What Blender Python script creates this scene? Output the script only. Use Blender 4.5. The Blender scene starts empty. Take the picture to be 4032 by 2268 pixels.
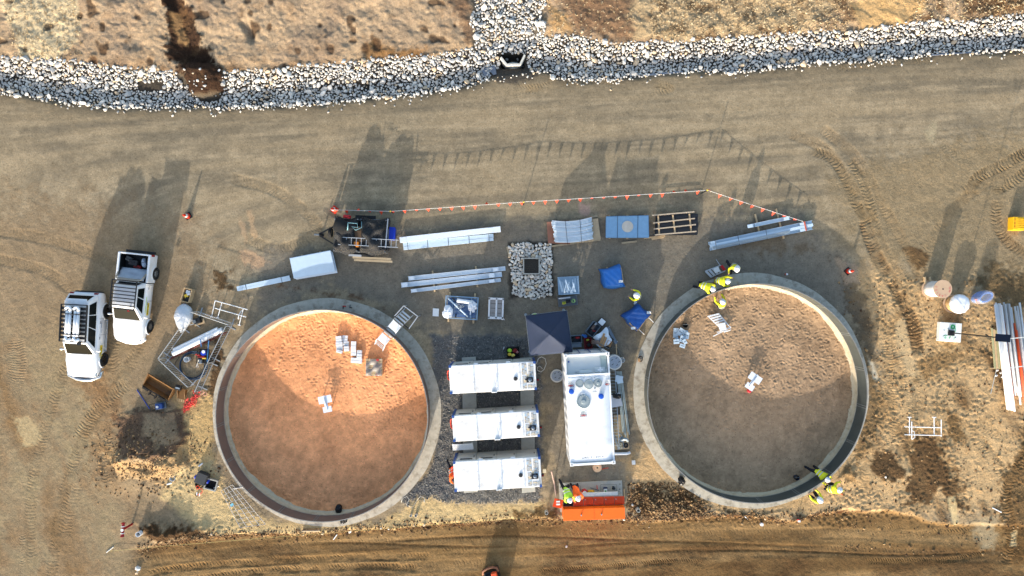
import bpy, bmesh, math, random
import numpy as np
from mathutils import Vector, Matrix
PI = math.pi
rad = math.radians
random.seed(7)
SC = bpy.context.scene
COL = SC.collection

# ---------------------------------------------------------------- camera, sky, sun, exposure
CAM_H = 42.0                      # drone height above the yard, metres
FPX = 2795.0                      # focal length in photograph pixels (4032 wide)
cam_d = bpy.data.cameras.new('drone_camera')
cam_d.sensor_width = 36.0
cam_d.lens = 36.0 * FPX / 4032.0
cam_d.clip_start = 0.5
cam_d.clip_end = 3000.0
cam = bpy.data.objects.new('drone_camera', cam_d)
cam.location = (0, 0, CAM_H)
COL.objects.link(cam)
SC.camera = cam

SUN_EL = rad(14.5)
SHADOW_AZ = rad(16.5)             # shadows run up the picture, this far to the right
world = bpy.data.worlds.new('World')
SC.world = world
world.use_nodes = True
wn = world.node_tree
for n in list(wn.nodes):
    wn.nodes.remove(n)
sky = wn.nodes.new('ShaderNodeTexSky')
sky.sky_type = 'NISHITA'
sky.sun_disc = False
sky.sun_elevation = SUN_EL
sky.sun_rotation = PI + SHADOW_AZ  # sun stands down-left of the picture
sky.air_density = 1.0
sky.dust_density = 2.2
sky.ozone_density = 0.9
bg = wn.nodes.new('ShaderNodeBackground')
bg.inputs['Strength'].default_value = 0.15
wo = wn.nodes.new('ShaderNodeOutputWorld')
wn.links.new(sky.outputs[0], bg.inputs[0])
wn.links.new(bg.outputs[0], wo.inputs[0])

sun_d = bpy.data.lights.new('sun', 'SUN')
sun_d.energy = 2.25
sun_d.angle = rad(0.53)
sun_d.color = (1.0, 0.94, 0.86)
sun = bpy.data.objects.new('sun', sun_d)
# light travels towards +Y (up the picture), a little right, and down
ldir = Vector((math.sin(SHADOW_AZ) * math.cos(SUN_EL), math.cos(SHADOW_AZ) * math.cos(SUN_EL), -math.sin(SUN_EL)))
sun.rotation_euler = ldir.to_track_quat('-Z', 'Y').to_euler()
COL.objects.link(sun)

vs = SC.view_settings
vs.view_transform = 'Standard'
vs.look = 'None'
vs.exposure = 1.6
vs.gamma = 1.0
vs.use_curve_mapping = False

# ---------------------------------------------------------------- helpers
def P(px, py, z=0.0):
    """photograph pixel at a real height -> point in the yard"""
    k = (CAM_H - z) / FPX
    return Vector(((px - 2016) * k, (1134 - py) * k, z))

def lin(c):
    return tuple(((v / 255.0) / 12.92 if v <= 10 else ((v / 255.0 + 0.055) / 1.055) ** 2.4) for v in c)

def alb(*c, k=0.80):
    return np.array(lin(c)) * k

MATS = {}
def mat(name, rgb, rough=0.7, metal=0.0, var=0.12, scale=6.0, bump=0.0, bscale=40.0, k=0.80, spec=0.35, trans=0.0, alpha=1.0, dirt=0.0, dcol=(120, 98, 70), dscale=1.3):
    """plain procedural material: base colour broken up by two noises, optional fine relief"""
    if name in MATS:
        return MATS[name]
    m = bpy.data.materials.new(name)
    m.use_nodes = True
    nt = m.node_tree
    b = nt.nodes['Principled BSDF']
    c = lin(rgb)
    c = [v * k for v in c]
    tc = nt.nodes.new('ShaderNodeTexCoord')
    n1 = nt.nodes.new('ShaderNodeTexNoise')
    n1.inputs['Scale'].default_value = scale
    n1.inputs['Detail'].default_value = 5
    n1.inputs['Roughness'].default_value = 0.65
    nt.links.new(tc.outputs['Object'], n1.inputs['Vector'])
    mr = nt.nodes.new('ShaderNodeMapRange')
    mr.inputs['From Min'].default_value = 0.25
    mr.inputs['From Max'].default_value = 0.75
    mr.inputs['To Min'].default_value = 1.0 - var
    mr.inputs['To Max'].default_value = 1.0 + var
    nt.links.new(n1.outputs['Fac'], mr.inputs['Value'])
    mx = nt.nodes.new('ShaderNodeVectorMath')
    mx.operation = 'SCALE'
    mx.inputs[0].default_value = c
    nt.links.new(mr.outputs[0], mx.inputs['Scale'])
    out = mx.outputs[0]
    if dirt:
        n3 = nt.nodes.new('ShaderNodeTexNoise'); n3.inputs['Scale'].default_value = dscale; n3.inputs['Detail'].default_value = 8; n3.inputs['Roughness'].default_value = 0.7
        nt.links.new(tc.outputs['Object'], n3.inputs['Vector'])
        m3 = nt.nodes.new('ShaderNodeMapRange'); m3.inputs['From Min'].default_value = 0.5; m3.inputs['From Max'].default_value = 0.72; m3.inputs['To Max'].default_value = dirt
        nt.links.new(n3.outputs['Fac'], m3.inputs['Value'])
        mxd = nt.nodes.new('ShaderNodeMixRGB'); mxd.inputs[2].default_value = tuple(v * k for v in lin(dcol)) + (1,)
        nt.links.new(m3.outputs[0], mxd.inputs[0]); nt.links.new(out, mxd.inputs[1]); out = mxd.outputs[0]
    nt.links.new(out, b.inputs['Base Color'])
    b.inputs['Roughness'].default_value = rough
    b.inputs['Metallic'].default_value = metal
    b.inputs['Specular IOR Level'].default_value = spec
    if trans:
        b.inputs['Transmission Weight'].default_value = trans
    if alpha < 1:
        b.inputs['Alpha'].default_value = alpha
    if bump:
        n2 = nt.nodes.new('ShaderNodeTexNoise')
        n2.inputs['Scale'].default_value = bscale
        n2.inputs['Detail'].default_value = 4
        nt.links.new(tc.outputs['Object'], n2.inputs['Vector'])
        bp = nt.nodes.new('ShaderNodeBump')
        bp.inputs['Strength'].default_value = 1.0
        bp.inputs['Distance'].default_value = bump
        nt.links.new(n2.outputs['Fac'], bp.inputs['Height'])
        nt.links.new(bp.outputs[0], b.inputs['Normal'])
    MATS[name] = m
    return m

class G:
    """collects shapes that become one mesh object"""
    def __init__(s):
        s.v = []; s.f = []; s.m = []
    def add(s, vs_, fs_, m=0):
        o = len(s.v)
        s.v.extend([tuple(p) for p in vs_])
        for f in fs_:
            s.f.append([i + o for i in f]); s.m.append(m)
        return s
    def box(s, c, d, rz=0.0, m=0, M=None):
        x, y, z = d[0] / 2, d[1] / 2, d[2] / 2
        R = M or Matrix.Rotation(rz, 3, 'Z')
        c = Vector(c)
        vs_ = [c + R @ Vector((sx * x, sy * y, sz * z)) for sz in (-1, 1) for sx, sy in ((-1, -1), (1, -1), (1, 1), (-1, 1))]
        return s.add(vs_, [(3, 2, 1, 0), (4, 5, 6, 7), (0, 1, 5, 4), (1, 2, 6, 5), (2, 3, 7, 6), (3, 0, 4, 7)], m)
    def bar(s, p0, p1, w, h, m=0):
        """box from p0 to p1, w wide across, h tall"""
        p0, p1 = Vector(p0), Vector(p1)
        d = p1 - p0
        y = d.normalized()
        x = y.cross(Vector((0, 0, 1)))
        x = Vector((1, 0, 0)) if x.length < 1e-4 else x.normalized()
        z = x.cross(y)
        R = Matrix((x, y, z)).transposed()
        return s.box((p0 + p1) / 2, (w, d.length, h), M=R, m=m)
    def cyl(s, p0, p1, r, r1=None, n=12, m=0, caps=True):
        p0, p1 = Vector(p0), Vector(p1)
        r1 = r if r1 is None else r1
        d = (p1 - p0).normalized()
        a = d.orthogonal().normalized()
        b = d.cross(a)
        vs_ = []
        for p, q in ((p0, r), (p1, r1)):
            for i in range(n):
                t = 2 * PI * i / n
                vs_.append(p + a * (q * math.cos(t)) + b * (q * math.sin(t)))
        fs_ = [(i, (i + 1) % n, n + (i + 1) % n, n + i) for i in range(n)]
        if caps:
            fs_ += [tuple(reversed(range(n))), tuple(range(n, 2 * n))]
        return s.add(vs_, fs_, m)
    def pipe(s, p0, p1, r, t, n=14, m=0):
        """open pipe with wall thickness t"""
        p0, p1 = Vector(p0), Vector(p1)
        d = (p1 - p0).normalized(); a = d.orthogonal().normalized(); b = d.cross(a)
        vs_ = []
        for p, q in ((p0, r), (p1, r), (p1, r - t), (p0, r - t)):
            for i in range(n):
                u = 2 * PI * i / n
                vs_.append(p + a * (q * math.cos(u)) + b * (q * math.sin(u)))
        fs_ = [(k * n + i, k * n + (i + 1) % n, ((k + 1) % 4) * n + (i + 1) % n, ((k + 1) % 4) * n + i) for k in range(4) for i in range(n)]
        return s.add(vs_, fs_, m)
    def tube(s, pts, r, n=6, m=0, closed=False):
        pts = [Vector(p) for p in pts]
        k = len(pts)
        vs_ = []
        up = None
        for i, p in enumerate(pts):
            a = pts[i - 1] if (i > 0 or closed) else p
            c = pts[(i + 1) % k] if (i < k - 1 or closed) else p
            d = (c - a)
            d = d.normalized() if d.length > 1e-9 else Vector((0, 0, 1))
            if up is None or abs(up.dot(d)) > 0.95:
                up = d.orthogonal().normalized()
            x = (up - d * up.dot(d)).normalized()
            up = x
            y = d.cross(x)
            q = r[i] if isinstance(r, (list, tuple)) else r
            for j in range(n):
                t = 2 * PI * j / n
                vs_.append(p + x * (q * math.cos(t)) + y * (q * math.sin(t)))
        fs_ = []
        for i in range(k if closed else k - 1):
            i2 = (i + 1) % k
            for j in range(n):
                fs_.append((i * n + j, i * n + (j + 1) % n, i2 * n + (j + 1) % n, i2 * n + j))
        if not closed:
            fs_ += [tuple(reversed(range(n))), tuple(range((k - 1) * n, k * n))]
        return s.add(vs_, fs_, m)
    def lathe(s, prof, c=(0, 0, 0), n=24, m=0, closed=False):
        c = Vector(c)
        vs_ = [c + Vector((r * math.cos(2 * PI * i / n), r * math.sin(2 * PI * i / n), z)) for r, z in prof for i in range(n)]
        k = len(prof)
        fs_ = [(a * n + i, a * n + (i + 1) % n, ((a + 1) % k) * n + (i + 1) % n, ((a + 1) % k) * n + i) for a in range(k if closed else k - 1) for i in range(n)]
        if not closed:
            fs_ += [tuple(reversed(range(n))), tuple(range((k - 1) * n, k * n))]
        return s.add(vs_, fs_, m)
    def prism(s, poly, z0, z1, m=0):
        """poly: xy points (counter-clockwise); z0/z1 scalars or per-point lists"""
        n = len(poly)
        a = z0 if isinstance(z0, (list, tuple)) else [z0] * n
        b = z1 if isinstance(z1, (list, tuple)) else [z1] * n
        vs_ = [(p[0], p[1], a[i]) for i, p in enumerate(poly)] + [(p[0], p[1], b[i]) for i, p in enumerate(poly)]
        fs_ = [tuple(reversed(range(n))), tuple(range(n, 2 * n))] + [(i, (i + 1) % n, n + (i + 1) % n, n + i) for i in range(n)]
        return s.add(vs_, fs_, m)
    def ball(s, c, r, n=10, m=0, sq=(1, 1, 1), rough=0.0, seed=0):
        rr = random.Random(seed)
        c = Vector(c)
        k = n // 2
        vs_ = [c + Vector((0, 0, -r * sq[2]))]
        for i in range(1, k):
            a = -PI / 2 + PI * i / k
            for j in range(n):
                t = 2 * PI * j / n
                q = r * (1 + rough * (rr.random() - .5))
                vs_.append(c + Vector((q * math.cos(a) * math.cos(t) * sq[0], q * math.cos(a) * math.sin(t) * sq[1], q * math.sin(a) * sq[2])))
        vs_.append(c + Vector((0, 0, r * sq[2])))
        fs_ = [(0, 1 + (j + 1) % n, 1 + j) for j in range(n)]
        for i in range(k - 2):
            fs_ += [(1 + i * n + j, 1 + i * n + (j + 1) % n, 1 + (i + 1) * n + (j + 1) % n, 1 + (i + 1) * n + j) for j in range(n)]
        l = len(vs_) - 1
        fs_ += [(l - n + j, l - n + (j + 1) % n, l) for j in range(n)]
        return s.add(vs_, fs_, m)
    def sheet(s, A, B, C, D, nu, nv, hf, m=0):
        """cloth over the quad A B C D (A->B along u, A->D along v); hf(u, v) gives a point offset"""
        A, B, C, D = map(Vector, (A, B, C, D))
        vs_ = []
        for j in range(nv + 1):
            for i in range(nu + 1):
                u, v = i / nu, j / nv
                p = A * (1 - u) * (1 - v) + B * u * (1 - v) + C * u * v + D * (1 - u) * v
                vs_.append(p + Vector(hf(u, v)))
        w = nu + 1
        return s.add(vs_, [(j * w + i, j * w + i + 1, (j + 1) * w + i + 1, (j + 1) * w + i) for j in range(nv) for i in range(nu)], m)

def mesh_from(g, name, mats, smooth=False):
    me = bpy.data.meshes.new(name)
    me.from_pydata(g.v, [], g.f)
    for m in (mats if isinstance(mats, (list, tuple)) else [mats]):
        me.materials.append(m)
    if any(g.m):
        me.polygons.foreach_set('material_index', g.m)
    if smooth:
        me.polygons.foreach_set('use_smooth', [True] * len(me.polygons))
    me.update()
    return me

def obj(name, g, mats, parent=None, w=True, smooth=False, bevel=0.0, solid=0.0, seg=2):
    """link g as ONE mesh object; w: vertices are in yard coordinates (parent unrotated)"""
    if parent is not None and w:
        o = parent
        off = Vector((0, 0, 0))
        while o is not None:
            off += o.location
            o = o.parent
        g.v = [(a - off.x, b - off.y, c - off.z) for a, b, c in g.v]
    me = mesh_from(g, name, mats, smooth)
    ob = bpy.data.objects.new(name, me)
    COL.objects.link(ob)
    if parent is not None:
        ob.parent = parent
    if solid:
        md = ob.modifiers.new('solid', 'SOLIDIFY'); md.thickness = solid; md.offset = 0
    if bevel:
        md = ob.modifiers.new('bevel', 'BEVEL'); md.width = bevel; md.segments = seg; md.limit_method = 'ANGLE'; md.angle_limit = rad(40)
    return ob

def tag(o, label, cat, group=None):
    o['label'] = label; o['category'] = cat
    if group:
        o['group'] = group
    return o

def thing(name, label, cat, loc=(0, 0, 0), rz=0.0, group=None):
    o = bpy.data.objects.new(name, None)
    o.empty_display_size = 0.2
    COL.objects.link(o)
    o.location = loc
    o.rotation_euler = (0, 0, rz)
    return tag(o, label, cat, group)

def struct(o, kind='structure'):
    o['kind'] = kind
    return o

def text_mesh(body, size, mtl, parent, loc, rz=0.0, name='lettering', tilt=None, ext=0.002):
    cu = bpy.data.curves.new('t', 'FONT')
    cu.body = body; cu.size = size; cu.align_x = 'CENTER'; cu.align_y = 'CENTER'; cu.extrude = ext
    cu.resolution_u = 1
    to = bpy.data.objects.new('t', cu)
    COL.objects.link(to)
    dg = bpy.context.evaluated_depsgraph_get()
    me = bpy.data.meshes.new_from_object(to.evaluated_get(dg))
    bpy.data.objects.remove(to)
    me.materials.clear(); me.materials.append(mtl)
    ob = bpy.data.objects.new(name, me)
    COL.objects.link(ob)
    ob.parent = parent
    ob.location = loc
    if tilt is not None:
        ob.rotation_euler = tilt
    else:
        ob.rotation_euler = (0, 0, rz)
    return ob

NTH = ['first', 'second', 'third', 'fourth', 'fifth', 'sixth', 'seventh', 'eighth', 'ninth', 'tenth', 'eleventh', 'twelfth', 'thirteenth', 'fourteenth', 'fifteenth', 'sixteenth', 'seventeenth', 'eighteenth', 'nineteenth', 'twentieth']

# value noise on arrays (for terrain heights and soil colours)
def vnoise(x, y, seed):
    L = np.random.RandomState(seed).rand(256, 256).astype(np.float32)
    xi = np.floor(x).astype(np.int64); yi = np.floor(y).astype(np.int64)
    fx = x - xi; fy = y - yi
    fx = fx * fx * (3 - 2 * fx); fy = fy * fy * (3 - 2 * fy)
    x0 = xi & 255; x1 = (xi + 1) & 255; y0 = yi & 255; y1 = (yi + 1) & 255
    return (L[x0, y0] * (1 - fx) + L[x1, y0] * fx) * (1 - fy) + (L[x0, y1] * (1 - fx) + L[x1, y1] * fx) * fy

def fbm(x, y, sc, octv=4, seed=0, g=0.5):
    """-1..1"""
    t = 0; a = 1; n = 0
    for i in range(octv):
        t = t + a * (vnoise(x * sc + 17.3 * i, y * sc - 9.1 * i, seed + i) * 2 - 1)
        n += a; a *= g; sc *= 2.03
    return t / n * 1.6

def sstep(e0, e1, x):
    t = np.clip((x - e0) / (e1 - e0), 0, 1)
    return t * t * (3 - 2 * t)
# ---------------------------------------------------------------- terrain
S0 = FPX / CAM_H
UP_E = np.array([(-3000, 150), (0, 225), (150, 232), (300, 243), (420, 262), (540, 275), (660, 280), (830, 290), (950, 276), (1060, 280), (1200, 258), (1400, 245), (1560, 225), (1700, 222), (1830, 195), (1900, 170), (2016, 150), (2140, 150), (2200, 140), (2300, 142), (2400, 175), (2480, 165), (2600, 160), (2700, 165), (2790, 150), (2900, 145), (3050, 138), (3200, 122), (3350, 120), (3500, 105), (3640, 80), (3800, 85), (3900, 70), (4032, 55), (7000, -300)], float)
LO_E = np.array([(-3000, 340), (0, 372), (100, 376), (200, 395), (300, 410), (420, 425), (520, 430), (650, 425), (800, 420), (900, 430), (1000, 420), (1200, 415), (1400, 395), (1560, 382), (1700, 365), (1850, 335), (1955, 300), (2070, 285), (2150, 285), (2200, 310), (2330, 320), (2450, 312), (2600, 290), (2750, 280), (2900, 285), (3030, 272), (3200, 250), (3350, 245), (3500, 235), (3700, 215), (4032, 200), (7000, -120)], float)
SCARP = np.array([(-3000, 2190), (560, 2165), (700, 2132), (820, 2112), (1010, 2102), (1200, 2108), (1400, 2088), (1700, 2072), (2000, 2052), (2200, 2046), (2480, 2044), (2650, 2042), (2800, 2032), (3000, 2037), (3100, 2052), (3250, 2022), (3500, 2008), (3700, 2060), (7000, 2100)], float)
TANKS = [(-10.95, -7.36, 6.10), (14.13, -6.07, 6.31)]
FLOOR_Z = -0.42

def to_px(X, Y):
    return X * S0 + 2016, 1134 - Y * S0

def drain_u(px, py):
    lo = np.interp(px, LO_E[:, 0], LO_E[:, 1]); up = np.interp(px, UP_E[:, 0], UP_E[:, 1])
    return (lo - py) / (lo - up), lo, up

def hbase(X, Y):
    px, py = to_px(X, Y)
    wob = fbm(X, Y, 0.9, 3, 40) * 9
    u, lo, up = drain_u(px, py + wob)
    prof = np.interp(u, [-0.08, 0.0, 0.34, 0.46, 1.0, 1.25], [0, -0.03, -0.42, -0.42, -0.02, 0.05])
    above = np.clip((up - py) / S0, 0, 40)
    bank = 0.13 * above + np.clip(above - 6, 0, 100) * 0.12
    z = np.where(u > 1.0, np.maximum(prof, -0.05) + bank, prof)
    # feeder drain coming down the bank
    ch = sstep(1855, 1900, px) * (1 - sstep(2100, 2145, px)) * (u > 0.55)
    z = z - ch * 0.28 * sstep(0.6, 1.0, u)
    # culvert mouth under the road
    cx = np.abs(px - 2018) / 46
    z = np.where((cx < 1) & (py < 262) & (py > 205), np.minimum(z, -0.95), z)
    # bench below the working pad
    sy = np.interp(px, SCARP[:, 0], SCARP[:, 1]) + fbm(X, Y, 1.3, 3, 60) * 9
    bw = sstep(480, 640, px) * (1 - 0.6 * sstep(3300, 3700, px))
    z = z - 0.38 * bw * sstep(-6, 14, py - sy)
    # soil stockpile: steep lit face to the south, slumped shaded top
    hx = px + 26 * fbm(X, Y, 0.8, 3, 71); hy = py + 22 * fbm(X, Y, 0.8, 3, 73)
    dx = (hx - 598) / (140 - 30 * np.clip((1790 - hy) / 190, 0, 1) ** 2); ridge = 1792 - 16 * dx + 10 * dx * dx
    m_n = np.clip(1 - np.abs(dx) ** 4, 0, 1)
    side = np.where(hy > ridge, np.clip(1 - (hy - ridge) / 85, 0, 1), np.clip(1 - (ridge - hy) / 195, 0, 1) ** 0.85)
    z = z + 0.95 * m_n * side * (1 + 0.15 * fbm(X, Y, 1.5, 4, 75) + 0.42 * np.round(fbm(X, Y, 0.75, 2, 79) * 2.2) / 2.2)
    z = z + 0.22 * np.exp(-(((px - 560) / 120) ** 2 + ((py - 1890) / 45) ** 2))
    # low spoil heaps and clods by the pad edge
    for (mx, my, rx, ry, hh) in [(700, 2085, 130, 38, .35), (640, 2095, 60, 30, .25), (2150, 2030, 90, 22, .16), (2620, 1990, 110, 40, .22), (2700, 1950, 70, 40, .15), (2560, 1960, 50, 40, .12), (2950, 2010, 110, 24, .2), (3330, 1870, 60, 34, .14), (3520, 1870, 70, 34, .12), (3160, 2045, 40, 14, .15), (870, 1490, 35, 60, .16), (950, 1265, 40, 30, .08), (3380, 1590, 46, 110, .16), (3360, 1760, 50, 90, .14), (3330, 1330, 24, 90, .06)]:
        z = z + hh * np.exp(-(((px - mx) / rx) ** 2 + ((py - my) / ry) ** 2)) * (0.75 + 0.6 * fbm(X, Y, 2.2, 3, 77))
    # slump of fresh soil down the bank into the drain
    sx = 690 + (py / 390) * 125 + 18 * np.sin(py / 37.0)
    wsl = np.interp(py, [-100, 0, 100, 200, 300, 350, 395], [36, 40, 56, 74, 92, 72, 40])
    d = np.abs(px - sx) / wsl
    sl = np.clip(1 - d ** 2, 0, 1) * (1 - sstep(360, 395, py)) * (py > -200)
    z = z + np.where(py < 250, -0.42 * sl, 0) + sl * sstep(235, 300, py) * 0.62
    # gullies cut in the bank
    for (gx, gy, gw, gh, gd) in [(990, 130, 12, 45, .35), (965, 105, 9, 18, .25), (2830, 60, 8, 40, .12), (3080, 30, 20, 30, .15), (2960, 30, 8, 60, .1), (3900, 20, 40, 30, .15)]:
        z = z - gd * np.exp(-(((px - gx + (py - gy) * -0.25) / gw) ** 2 + ((py - gy) / gh) ** 2))
    # hollow for the tanks
    for (tx, ty, R) in TANKS:
        r = np.hypot(X - tx, Y - ty)
        z = np.where(r < R + 0.45, np.minimum(z, -0.75), z)
    return z

# tensor grid, fine where the photograph looks and running out to the horizon
def axis(a, b, step, far):
    mid = np.arange(a, b + step / 2, step)
    out = []; d = step; x = b
    while x < far:
        d *= 1.35; x += d; out.append(x)
    lo = []; d = step; x = a
    while x > -far:
        d *= 1.35; x -= d; lo.append(x)
    return np.array(lo[::-1] + list(mid) + out)
gx = axis(-33.5, 33.5, 0.066, 1500.0)
gy = axis(-19.5, 19.8, 0.066, 1500.0)
GX, GY = np.meshgrid(gx, gy)
PX, PY = to_px(GX, GY)
U, LO, UP = drain_u(PX, PY)
Z = hbase(GX, GY)
inframe = (np.abs(GX) < 40) & (np.abs(GY) < 26)

def poly_sd(px, py, poly):
    """signed distance in photograph pixels, negative inside"""
    d = np.full(px.shape, 1e9, np.float32); ins = np.zeros(px.shape, bool)
    n = len(poly)
    for i in range(n):
        ax, ay = poly[i]; bx, by = poly[(i + 1) % n]
        ex, ey = bx - ax, by - ay
        t = np.clip(((px - ax) * ex + (py - ay) * ey) / (ex * ex + ey * ey + 1e-9), 0, 1)
        d = np.minimum(d, np.hypot(px - ax - t * ex, py - ay - t * ey))
        c = ((ay > py) != (by > py)) & (px < (bx - ax) * (py - ay) / (by - ay + 1e-9) + ax)
        ins ^= c
    return np.where(ins, -d, d)

W1 = fbm(GX, GY, 0.55, 4, 1); W2 = fbm(GX, GY, 1.7, 4, 2); W3 = fbm(GX, GY, 5.0, 4, 3); W4 = fbm(GX, GY, 0.16, 3, 4)
C = np.zeros(GX.shape + (3,), np.float32)
RG = np.full(GX.shape, 0.25, np.float32)        # how coarse the surface relief is

def blend(mask, col, rg=None):
    global C, RG
    m = mask[..., None]
    C = C * (1 - m) + np.asarray(col, np.float32) * m
    if rg is not None:
        RG = RG * (1 - mask) + rg * mask

def patch(poly, col, soft=14, warp=18, rg=None, amt=1.0):
    xs = [p[0] for p in poly]; ys = [p[1] for p in poly]; mg = soft * 2 + warp * 2 + 20
    ix = np.where((gx * S0 + 2016 > min(xs) - mg) & (gx * S0 + 2016 < max(xs) + mg))[0]
    iy = np.where((1134 - gy * S0 > min(ys) - mg) & (1134 - gy * S0 < max(ys) + mg))[0]
    if len(ix) == 0 or len(iy) == 0:
        return
    sl = (slice(iy[0], iy[-1] + 1), slice(ix[0], ix[-1] + 1))
    sd = poly_sd(PX[sl], PY[sl], poly) + warp * (0.7 * W2[sl] + 0.6 * W3[sl])
    m = (1 - sstep(-soft, soft, sd)) * amt
    full = np.zeros(GX.shape, np.float32); full[sl] = m
    blend(full, col, rg)

ROAD = alb(157, 139, 110); ROADG = alb(122, 111, 92); ROADL = alb(174, 155, 124)
YARD = alb(150, 127, 97); SAND = alb(200, 166, 120); SANDB = alb(168, 134, 90); WET = alb(112, 84, 50); WETD = alb(78, 56, 34)
GRAV = alb(128, 124, 116); BANK = alb(174, 150, 120); BANKM = alb(136, 117, 98); STRAW = alb(206, 184, 142); BENCH = alb(142, 112, 72)
# haul road: streaks follow the way it runs, bending down on the left
ang = np.where(PX < 1500, 0.05 + (1500 - PX) / 1500 * 0.55 * sstep(500, 1500, PY), 0.06)
sx_ = GX * np.cos(ang) + GY * np.sin(ang); sy_ = -GX * np.sin(ang) + GY * np.cos(ang)
streak = fbm(sx_ * 0.13, sy_ * 2.4, 1.0, 4, 11)
streak2 = fbm(sx_ * 0.35, sy_ * 5.0, 1.0, 3, 15)
blend(np.ones(GX.shape, np.float32), ROAD, 0.16)
blend(np.clip(0.45 + 0.75 * streak + 0.35 * W1, 0, 1) * 0.8, ROADG)
blend(np.clip(0.15 + 0.75 * streak2 + 0.4 * W2, 0, 1) * 0.7, ROADL)
# darker gravelly road edge along the drain
edge = np.exp(-np.clip(PY - LO, 0, 999) / 42.0) * (PY > LO - 20)
blend(np.clip(edge * (0.9 + 0.4 * W2), 0, 1), alb(96, 86, 70), 0.4)
# yard west of the tanks
patch([(-400, 820), (300, 780), (760, 900), (900, 1180), (860, 1500), (840, 1800), (900, 2100), (520, 2330), (-400, 2400)], YARD, 120, 90, 0.45, 0.75)
lf = (1 - sstep(380, 640, PX)) * sstep(1150, 1500, PY)
vst = 0.6 * fbm(GX * 0.9 + 0.35 * GY + 0.5 * W1, GY * 0.14, 1.0, 4, 21) + 0.5 * W1 + 0.25 * W2
blend(np.clip(lf * (0.35 + 0.9 * vst), 0, 1) * 0.7, alb(136, 104, 66), 0.5)
blend(np.clip(lf * (0.1 - 0.9 * vst), 0, 1) * 0.6, alb(166, 148, 110))
# work pad between the tanks: greyer crushed rock
patch([(1000, 985), (1400, 960), (2000, 870), (2800, 850), (3150, 860), (3330, 1000), (3400, 1250), (3300, 1250), (2500, 1250), (2480, 1500), (2500, 1750), (2450, 1960), (2180, 1960), (2120, 1330), (1740, 1330), (1600, 1240), (1300, 1130), (1000, 1260)], alb(128, 119, 104), 40, 40, 0.45, 0.9)
patch([(1700, 1320), (2125, 1320), (2135, 1990), (1960, 1985), (1800, 1990), (1600, 2010), (1570, 1960), (1700, 1850), (1730, 1600), (1700, 1450)], alb(112, 110, 106), 12, 12, 1.3)
patch([(2000, 955), (2180, 950), (2184, 1172), (2010, 1176)], alb(70, 64, 56), 8, 8, .5)
# sandy ground by the tanks and the east yard
patch([(3330, 1080), (3480, 1010), (3700, 1150), (4300, 1200), (4400, 2200), (3900, 2030), (3300, 2030), (3000, 2030), (2700, 2000), (2500, 1950), (2450, 1800), (2640, 1740), (3440, 1700), (3470, 1400)], SAND, 40, 45, 0.75)
patch([(3280, 700), (3700, 560), (4400, 480), (4400, 1250), (3700, 1180), (3480, 1050), (3330, 940)], alb(150, 130, 98), 80, 60, 0.6, 0.8)
patch([(830, 1780), (900, 1960), (1080, 2060), (1500, 2060), (1640, 1960), (1900, 1990), (2160, 1970), (2180, 2040), (1900, 2060), (1300, 2095), (860, 2105), (760, 2080), (740, 2040), (640, 1960), (690, 1820)], alb(206, 178, 128), 18, 16, 0.7)
patch([(690, 1560), (830, 1540), (850, 1650), (835, 1800), (690, 1830), (720, 1700)], alb(196, 164, 112), 20, 18, 0.8)
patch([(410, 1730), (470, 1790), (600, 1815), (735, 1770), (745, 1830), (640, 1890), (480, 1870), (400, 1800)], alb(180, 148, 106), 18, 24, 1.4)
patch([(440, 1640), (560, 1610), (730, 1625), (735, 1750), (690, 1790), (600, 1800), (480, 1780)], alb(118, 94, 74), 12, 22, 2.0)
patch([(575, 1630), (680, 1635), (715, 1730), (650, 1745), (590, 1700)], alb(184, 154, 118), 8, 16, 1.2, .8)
es = sstep(3330, 3480, PX) * sstep(1080, 1250, PY)
blend(np.clip(es * (0.05 + 0.9 * W1 + 0.5 * W2), 0, 1) * 0.7, SANDB * 0.82, 1.0)
blend(np.clip(es * (-0.12 + 1.25 * fbm(GX + 0.4 * GY, GY * 0.6, 0.75, 5, 23)), 0, 1) * 0.85, WETD * 1.45, 1.2)
# bench at the foot of the picture
sy2 = np.interp(PX, SCARP[:, 0], SCARP[:, 1])
bm = sstep(-4, 16, PY - sy2 + 10 * W2) * sstep(470, 620, PX + 60 * W1)
bst = fbm(GX * 0.14, GY * 1.7 - GX * 0.05, 1.0, 4, 31)
blend(bm, BENCH, 0.5)
blend(np.clip(bm * (0.32 + 0.85 * bst + 0.3 * W1), 0, 1) * 0.75, alb(104, 78, 47))
blend(np.clip(bm * (0.02 - 0.9 * bst + 0.3 * W1), 0, 1) * 0.7, alb(170, 138, 94))
blend(np.clip(bm * sstep(2120, 2190, PY) * (0.35 + 1.1 * fbm(GX * .5, GY, 0.7, 4, 33)), 0, 1) * 0.75, WETD * 1.15, 0.9)
# rusty damp band right at the scarp, and dark clods
sc_b = np.exp(-((PY - sy2 - 4 + 6 * W2) / 11.0) ** 2) * sstep(480, 620, PX) * (1 - sstep(3300, 3500, PX))
blend(np.clip(sc_b * (0.75 + 0.8 * W3), 0, 1), alb(88, 58, 34), 1.2)
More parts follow.
